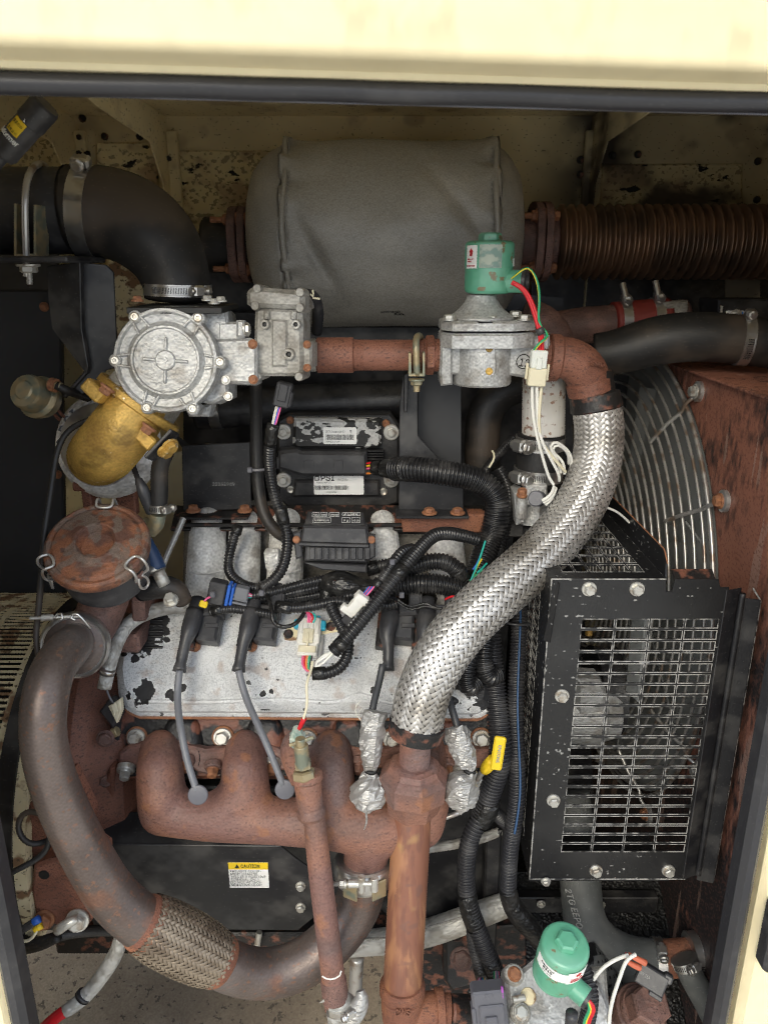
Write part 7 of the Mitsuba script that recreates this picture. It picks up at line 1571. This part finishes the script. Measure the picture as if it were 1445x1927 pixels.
# rolled right edge with a rib
put(pg, 'right_flange', cat(rbox(Fr(FG.w(GW + 0.008, GH / 2 - 0.008, -0.004), [1, 0, 0], [0.35, -0.94, 0]), 0.026, GH - 0.016, 0.0025, 0.0008), rbox(Fr(FG.w(GW + 0.030, GH / 2 - 0.015, 0.002), [1, 0, 0], [-0.30, -0.95, 0]), 0.024, GH - 0.025, 0.0025, 0.0008)), 'black_paint', 25)
put(pg, 'flange_rib', tube(np.array([FG.w(GW + 0.018, 0.01, 0.002), FG.w(GW + 0.018, GH - 0.02, 0.002)]), 0.004, n=12), 'black_paint', True)
put(pg, 'edge_line', tube(np.array([FG.w(GW + 0.042, 0.0, 0.003), FG.w(GW + 0.043, GH - 0.03, 0.003), FG.w(GW + 0.030, GH - 0.012, 0.003)]), 0.0013, n=6, smooth=False), 'guard_edge', True)
put(pg, 'top_lip', rbox(Fr(FG.w(0.193, GH - 0.0005, -0.011), [1, 0, 0], [0, -0.5, 0.86]), 0.055, 0.024, 0.0025, 0.0008), 'black_rust', 25)
# top sheet, perforated with parallelogram slots
DT = 0.30
FT = Fr([xL, yg, zt_], [1, 0, 0], [0, 0, 1])
tops = []
for c in range(7):
    for r in range(8):
        x, y = 0.020 + c * 0.019, 0.025 + r * 0.033
        if x + 0.016 > 0.146: continue
        tops.append([(x, y), (x + 0.0155, y), (x + 0.0155, y + 0.027), (x, y + 0.027)])
put(pg, 'top_sheet', slab(FT, [(0, 0.0005), (0.152, 0.0005), (0.152, DT), (0.0, DT)], -0.0022, 0.0, 0.0, tops, loc=True), 'black_chip', False)
ed = []
for s_ in tops:
    (x0_, y0_), (x1_, _), (_, y1_), _ = s_
    e = 0.0007
    ed.append(slab(FT, rect(x0_ - e, y0_ - e, x1_ + e, y1_ + e), -0.001, 0.0004, 0.0, [rect(x0_, y0_, x1_, y1_)], loc=True))
put(pg, 'slot_edge', cat(ed), 'guard_edge', False, stuff=True)
put(pg, 'raised_flange', slab(Fr([xL + 0.1535, yg + 0.005, zt_], [0, 1, 0], [1, 0, 0]), [(0, 0.0), (-0.0, 0.012), (0.06, 0.034), (0.30, 0.045), (0.30, 0)] if False else [(0, 0), (0.005, 0.022), (0.02, 0.034), (0.30, 0.034), (0.30, 0)], -0.0012, 0.0012, loc=True), 'black_chip', False)
put(pg, 'edge_line', tube(np.array([[xL + 0.1535, yg + 0.005, zt_ + 0.020], [xL + 0.1535, yg + 0.022, zt_ + 0.034], [xL + 0.1535, yg + 0.30, zt_ + 0.034]]), 0.0011, n=6, smooth=False), 'bolt_rust', True)
# left side sheet
FLf = Fr([xL, yg, zb__], [0, -1, 0], [-1, 0, 0])
sl_ = []
for c in range(5):
    for r in range(26):
        y = 0.03 + r * 0.0165
        x = -0.06 - c * 0.040
        sl_.append(rect(x - 0.033, y, x, y + 0.0115))
put(pg, 'left_sheet', slab(FLf, [(0.0, 0.0), (-0.004, GH - 0.002), (-DT, GH - 0.002), (-DT, 0)], -0.0022, 0, 0.0, sl_, loc=True), 'black_chip', False)
ed = []
for s_ in sl_:
    (x0_, y0_), (x1_, _), (_, y1_), _ = s_
    e = 0.0007
    ed.append(slab(FLf, rect(x0_ - e, y0_ - e, x1_ + e, y1_ + e), -0.001, 0.0004, 0.0, [rect(x0_, y0_, x1_, y1_)], loc=True))
put(pg, 'slot_edge', cat(ed), 'guard_edge', False, stuff=True)
put(pg, 'corner_tab', slab(front(1030, 1160, yg - 0.006, yaw=-50), [(1048, 1095), (1052, 1100), (1034, 1210), (1022, 1205)], -0.002, 0), 'black_chip', False)
put(pg, 'bottom_sheet', slab(Fr([xL, yg, zb__], [1, 0, 0], [0, 0, 1]), rect(0, 0.0005, GW * 0.9, 0.10), -0.004, -0.002, loc=True), 'black_chip', False)
bolts(pg, [FG.pw(*q, 0.001) for q in ((1108, 1108), (1198, 1108), (1057, 1309), (1041, 1506), (1121, 1638), (1257, 1638))], FG.n, 0.0078, 'zinc', 0.009, 1.3)
put(pg, 'bolt', hexhead(at(1027, 1659, yg - 0.002), [0, -0.8, -0.2], 0.006, 0.006), 'zinc', 25)
# things inside the guard
ial = thing('charging_alternator', 'small grey cast alternator seen through the guard slots', 'alternator')
put(ial, 'body', cat(lathe(at(1112, 1336, 1.10) - np.array([0.05, 0, 0]), [1, 0, 0], [(0, 0.045), (0.006, 0.055), (0.06, 0.058), (0.066, 0.052), (0.09, 0.045)], 24), slab(front(1115, 1290, 1.05), [(1085, 1280), (1130, 1282), (1142, 1300), (1138, 1380), (1085, 1375)], -0.04, 0, 0.006)), 'alum', 28)
put(ial, 'stud', cyl(at(1108, 1183, 1.08), at(1108, 1195, 1.08), 0.006, 12), 'gold', 30)
fb3 = thing('drive_belt', 'grey ribbed drive belt seen edge on through the guard slots', 'belt')
bx = at(1170, 1300, 1.08)[0]
put(fb3, 'belt', slab(Fr([bx, 1.08, 1.0], [0, -1, 0], unit([-1, -0.25, 0])), [(0.0, 0.14), (0.035, 0.14), (0.045, -0.10), (0.01, -0.10)], -0.008, 0, 0.001, loc=True), 'grey_paint', False)
put(fb3, 'pulley', lathe([bx - 0.01, 1.14, 0.86], [1, 0, 0], [(-0.02, 0.04), (-0.02, 0.075), (0.0, 0.070), (0.02, 0.075), (0.02, 0.03)], 40), 'black_paint', 30)

# ---------------------------------------------------------------- lower right: coolant hose, clamps, drain hose
lr = thing('lower_coolant_hose', 'large dusty grey rubber coolant hose bending right below the guard, with worm clamps', 'hose')
pl_ = [(1070, 1490, 1.12), (1082, 1580, 1.08), (1092, 1660, 1.045), (1098, 1720, 1.02), (1115, 1765, 1.0), (1150, 1795, 0.985), (1195, 1808, 0.975), (1250, 1812, 0.97)]
put(lr, 'hose', ptube(pl_, [38, 38, 38, 39, 44, 45, 41, 39], n=40), 'rubber_grey', True)
put(lr, 'pipe_stub', ptube([(1240, 1806, 0.968), (1320, 1800, 0.965)], 33, n=30, smooth=False), 'rust_orange', True)
c = at(1238, 1811, 0.97); axl = unit(A(pl_)[-1] - A(pl_)[-2]); R = 41 * mpp(1238, 1811, 0.97)
band, scr = clamp(c, axl, R, 0.0145, sdir=[-0.1, -0.35, 1], scr=0.007)
bk_ = put(lr, 'worm_clamp', band, 'stainless', 28); put(bk_, 'screw', scr, 'stainless', 25)
put(bk_, 'slot', clamp_slots(c, axl, R, 0.0145, [0.1, -1, 0.1], -0.35, 0.65, 13), 'ink', False, stuff=True)
put(lr, 'print', text(Fr(at(1062, 1672, 1.0), -unit(A(pl_)[2] - A(pl_)[1]) * -1, [-0.5, -0.86, 0]), '2TG EEPO', 0.011, -0.001, 0.0015, False, 0.075), 'cast_mark', False)
c = at(1305, 1795, 0.963); R = 37 * mpp(1305, 1795, 0.963)
band, scr = clamp(c, [1, 0.05, 0.05], R, 0.014, sdir=[0, -0.2, 1], scr=0.006)
bk_ = put(lr, 'worm_clamp', band, 'stainless', 28)
put(bk_, 'slot', clamp_slots(c, [1, 0.05, 0.05], R, 0.014, [0, -1, 0], -0.2, 0.9, 12), 'ink', False, stuff=True)
dh = thing('drain_hose', 'smaller grey rubber hose leaving a worm clamp at the bottom right corner', 'hose')
pd_ = [(1290, 1812, 0.93), (1302, 1840, 0.92), (1325, 1880, 0.91), (1350, 1930, 0.90)]
put(dh, 'hose', ptube(pd_, [23, 23, 24, 24], n=28), 'rubber_grey', True)
c = at(1290, 1812, 0.93); axd_ = unit(A(pd_)[1] - A(pd_)[0]); R = 24 * mpp(1290, 1812, 0.93)
band, scr = clamp(c, axd_, R, 0.013, sdir=[0.3, -0.8, 0.3], scr=0.006)
bk_ = put(dh, 'worm_clamp', band, 'stainless', 28); put(bk_, 'screw', scr, 'stainless', 25)
put(bk_, 'slot', clamp_slots(c, axd_, R, 0.013, [-0.7, -0.8, 0.0], -0.5, 0.5, 8), 'ink', False, stuff=True)
bh2 = thing('black_braided_hose', 'black woven hose passing behind the lower green solenoid', 'hose')
pw = [(1095, 1800, 0.95), (1125, 1840, 0.94), (1150, 1875, 0.935), (1175, 1930, 0.93)]
put(bh2, 'core', ptube(pw, 32, n=30), 'ink', True)
braid(bh2, A(pw), 33 * mpp(1130, 1850, 0.94), 10, 0.15, 0.0075, 'rubber_grey', step=0.003)

# ---------------------------------------------------------------- lower solenoid valve, grey plug, plug and switch
s2 = thing('solenoid_valve', 'dirty aluminium gas valve with a green solenoid leaning over the bottom edge of the photo', 'solenoid valve')
y2 = 0.80
fdk = Fr(at(1035, 1880, 0.79), [1, 0.1, 0], unit([0.05, -0.52, 0.85]))
put(s2, 'cover_plate', slab(fdk, [(950, 1840), (975, 1830), (1010, 1800), (1040, 1795), (1095, 1808), (1130, 1850), (1150, 1900), (1150, 1990), (960, 1990), (958, 1935)], -0.02, 0, 0.006, rnd=0.004), 'alum', 28)
put(s2, 'lower_plate', slab(fdk, [(940, 1836), (1150, 1810), (1165, 1990), (945, 1990)], -0.06, -0.023, 0.006), 'alum_dirty', 28)
for px, py in ((966, 1836), (978, 1908)):
    put(s2, 'lug', lathe(fdk.pw(px, py, -0.02), fdk.n, [(0, 0.015), (0.024, 0.014), (0.027, 0.012)], 28), 'alum_dirty', 28)
    put(s2, 'bolt', hexhead(fdk.pw(px, py, 0.007), fdk.n, 0.0085, 0.008, 1.15), 'bolt_rust' if py < 1850 else 'zinc', 25)
put(s2, 'vent', cat(lathe(fdk.pw(994, 1876, 0), fdk.n, [(0, 0.011), (0.003, 0.010), (0.004, 0.006)], 20)), 'cream_rusty', 28)
put(s2, 'side_screw', cyl(fdk.pw(962, 1885, 0.01), fdk.pw(985, 1880, 0.01), 0.0045, 12), 'zinc', 30)
o = at(1043, 1836, 0.765); up2 = unit(at(1052, 1752, 0.735) - o + np.array([0, 0.0, 0.01]))
up2 = unit([0.05, -0.28, 0.95])
ks2 = mpp(1050, 1800, 0.75)
r2 = 44 * ks2
hub, hd = coil(s2, o, up2, r2, 0.083, None, unit([0.72, -0.62, -0.28]))
f, m_ = lab(o, up2, 0.058, [-0.45, -0.9, 0], r2 * 1.02, 0.020, 0.062, 'l', 0)
lk_ = put(s2, 'label', m_, 'paper', True, 'white rating label round the coil')
for k_, (s_, m2, hh) in enumerate((('SOLENOID VALVE', 'ink', 0.0028), ('8210', 'ink', 0.0034), ('24 DC', 'grey_ink', 0.0026))):
    put(lk_, 'lettering', wrap(f, text(Fr(f.w(0.004 - k_ * 0.0055, 0.022 - (0.004 if k_ else 0), 0.0006), -f.v, f.n), s_, hh, 0.0, 0.0006, k_ == 1, 0.020 - 0.006 * min(k_, 1)), r2 * 1.02), m2, False)
f, m_ = lab(o, up2, 0.060, [0.42, -0.9, 0], r2 * 1.02, 0.026, 0.028, 'l', 0, 0.0009)
lk_ = put(s2, 'label', m_, 'paper', True, 'white label with a red arrow')
fr_ = f.at(0.004, 0, 0.0012)
put(lk_, 'arrow', cat(slab(fr_, [(0.007, 0), (0.002, 0.005), (0.002, -0.005)], 0, 0.0003, loc=True), slab(fr_, [(0.002, -0.0026), (0.002, 0.0026), (-0.002, 0.0026), (-0.002, -0.0026)], 0, 0.0003, loc=True)), 'red_ink', False)
for k_, s_ in enumerate(('INSTALL COIL', 'UPRIGHT', 'SEE INSTRUCTIONS')):
    put(lk_, 'lettering', wrap(f, text(Fr(f.w(-0.003 - k_ * 0.0032, 0.009, 0.0012), -f.v, f.n), s_, 0.0018, 0, 0.0006, width=(0.016, 0.010, 0.018)[k_]), r2 * 1.02), 'red_ink', False)
for c_, d_ in (('red', 0), ('red', 3), ('yellow', -4), ('wgreen', -6)):
    q = [hub, hub + hd * 0.010 + np.array([d_ * 0.0006, -0.001, -0.004]), hub + np.array([0.006 + d_ * 0.0007, -0.004, -0.03]), hub + np.array([0.006 + d_ * 0.0007, 0.0, -0.06])]
    put(s2, 'lead', tube(q, 0.0021, n=8), c_, True)
put(s2, 'lead_sleeve', ptube([(1076, 1908, 0.70), (1074, 1940, 0.70)], 12, n=18), 'black_plastic', True)
cond('grey black conduit bending down behind the lower green solenoid', [(1085, 1800, 0.80), (1100, 1830, 0.79), (1110, 1865, 0.775), (1108, 1905, 0.765), (1095, 1960, 0.76)], 15.5, 'conduit_grey', 0.0048)
gpz = thing('grey_plug', 'dark grey multi way plug with many coloured wires at the bottom centre', 'connector')
fgp = front(920, 1893, 0.775, tilt=14).at(0, 0, 0, 6)
put(gpz, 'shell', cat(rbox(fgp.at(0, -0.004), 0.046, 0.066, 0.028, 0.003), rbox(fgp.at(0.002, -0.010, 0.014), 0.034, 0.044, 0.008, 0.002), rbox(fgp.at(0.0, -0.018, 0.020), 0.016, 0.034, 0.006, 0.0015), rbox(fgp.at(-0.022, -0.014, 0.006), 0.006, 0.044, 0.02, 0.0015), rbox(fgp.at(0.0, 0.024, 0.013), 0.012, 0.005, 0.004, 0.001)), 'grey_plastic', 25)
put(gpz, 'lock', cat(rbox(fgp.at(0.019, 0.026, 0.012), 0.003, 0.016, 0.004, 0.0008)), 'purple', 25)
for i, c_ in enumerate(('pink', 'white', 'purple', 'black_plastic', 'blue', 'teal', 'orange', 'cream_plastic')):
    x = 892 + i * 4.2
    put(gpz, 'wire', ptube([(x, 1866, 0.785), (x + (905 - x) * 0.35, 1854, 0.81), (901 + i * 1.6, 1842, 0.86)], 1.7, n=7), c_, True)
for i, c_ in enumerate(('wgreen', 'cream_plastic', 'purple', 'teal', 'pink')):
    x = 926 + i * 4
    put(gpz, 'wire', ptube([(x, 1870, 0.785), (x + (936 - x) * 0.3, 1854, 0.81), (930 + i * 2, 1830, 0.86)], 1.7, n=7), c_, True)
plg = thing('rusty_hex_plug', 'large rusty fitting with a hexagon plug at the bottom right', 'pipe plug')
pa_ = at(1205, 1905, 0.84); pu2 = unit([0.12, -0.45, 0.88]); kq2 = mpp(1205, 1890, 0.83)
put(plg, 'socket', cat(lathe(pa_ - pu2 * 0.03, pu2, [(-0.05, 45 * kq2), (0.0, 48 * kq2), (0.030, 50 * kq2), (0.034, 48 * kq2), (0.036, 40 * kq2)], 40), ptube([(1205, 1930, 0.85), (1150, 1925, 0.86), (1120, 1935, 0.87)], 42, n=32)), 'rust_dark', 28)
put(plg, 'collar', lathe(pa_, pu2, [(0.004, 42 * kq2), (0.010, 43 * kq2), (0.014, 41 * kq2)], 36), 'rust_dark', 28)
put(plg, 'hexagon', lathe(pa_, pu2, [(0.014, 38 * kq2), (0.044, 38 * kq2), (0.048, 33 * kq2)], 6, 0.35), 'rust_dark', 22)
sw = thing('gas_switch', 'small black switch with red spade terminals and white wires over the rusty plug', 'switch')
fsw = Fr(at(1226, 1842, 0.80), unit([0.84, 0.1, -0.5]), unit([-0.3, -0.75, 0.5]))
put(sw, 'body', cat(rbox(fsw, 0.040, 0.028, 0.018, 0.002), rbox(fsw.at(0.018, 0.012, 0.0), 0.012, 0.012, 0.016, 0.002), rbox(fsw.at(0.012, -0.016), 0.018, 0.006, 0.016, 0.001)), 'black_plastic', 25)
put(sw, 'print', text(fsw.at(-0.017, -0.001, 0.0092), 'SW 15A', 0.0045, 0, 0.0004, False, 0.014), 'grey_ink', False)
for q, w_ in (([(1183, 1797, 0.795), (1200, 1806, 0.795), (1214, 1813, 0.795)], 5.5), ([(1178, 1808, 0.80), (1190, 1816, 0.80), (1204, 1822, 0.80)], 5.5)):
    put(sw, 'terminal', ptube(q, [w_ * 0.8, w_, w_ * 1.15], n=10), 'copper_terminal', True)
put(sw, 'red_boot', ptube([(1176, 1798, 0.797), (1188, 1802, 0.795)], 4.5, n=10), 'red', True)
put(sw, 'wire', ptube([(1182, 1798, 0.795), (1160, 1806, 0.79), (1135, 1822, 0.785), (1118, 1842, 0.78), (1112, 1860, 0.785), (1124, 1890, 0.80), (1136, 1925, 0.81)], 3.6, n=10), 'white', True)
put(sw, 'wire', ptube([(1196, 1797, 0.79), (1180, 1808, 0.785), (1168, 1835, 0.78), (1156, 1870, 0.775), (1148, 1905, 0.77), (1146, 1940, 0.77)], 3.6, n=10), 'white', True)
put(sw, 'wire', ptube([(1138, 960, 1.05), (1170, 972, 1.1), (1195, 1000, 1.13)], 2.6, n=8), 'white', True) if False else None
solo('stray_white_wire', ptube([(1130, 952, 1.07), (1158, 962, 1.08), (1185, 985, 1.10), (1200, 1005, 1.11)], 2.4, n=8), 'white', 'single white wire in front of the fan guard above the perforated guard', 'wire', smooth=True)

# ---------------------------------------------------------------- dipstick
ds = thing('oil_dipstick', 'yellow oil dipstick handle against the broad conduit', 'dipstick')
fds = front(937, 1418, 0.91, yaw=-8).at(0, 0, 0, -5)
put(ds, 'handle', rbox(fds, 0.0165, 0.054, 0.008, 0.003), 'yellow', 25)
put(ds, 'frame', slab(fds, rect(-0.0065, -0.024, 0.0065, 0.024), 0.0035, 0.0046, 0.0003, [rect(-0.0052, -0.0225, 0.0052, 0.0225)], loc=True), 'yellow', False)
put(ds, 'lettering', cat(text(Fr(fds.w(-0.0012, 0.017, 0.0042), -fds.v, fds.n), 'ENGINE', 0.0042, 0, 0.0005, True, 0.030), ), 'grey_ink', False)
put(ds, 'stem', ptube([(928, 1430, 0.92), (918, 1442, 0.925), (912, 1450, 0.93)], [11, 12, 10], n=16), 'yellow', True)
put(ds, 'tube', ptube([(912, 1448, 0.93), (898, 1468, 0.94), (885, 1500, 0.95)], 6, n=12), 'wire_steel', True)

# ---------------------------------------------------------------- small litter
solo('straw', tube([at(691, 1515, 0.845), at(689, 1530, 0.840), at(690, 1545, 0.838), at(685, 1562, 0.840)], [0.0007, 0.0016, 0.0014, 0.0005], n=7), 'stitch', 'short piece of straw caught below the left foil sock', 'straw', smooth=True)
fbr = thing('glass_fibres', 'loose white fibres curling beside the foil sock left of the union nut', 'fibres')
for q in ([(672, 1322), (669, 1335), (674, 1350), (682, 1360)], [(680, 1318), (670, 1330), (671, 1348), (690, 1358)], [(684, 1330), (676, 1342), (678, 1356), (686, 1366)]):
    put(fbr, 'fibre', tube(A([(x, y, 0.915) for x, y in q]), 0.0005, n=5), 'white', True)
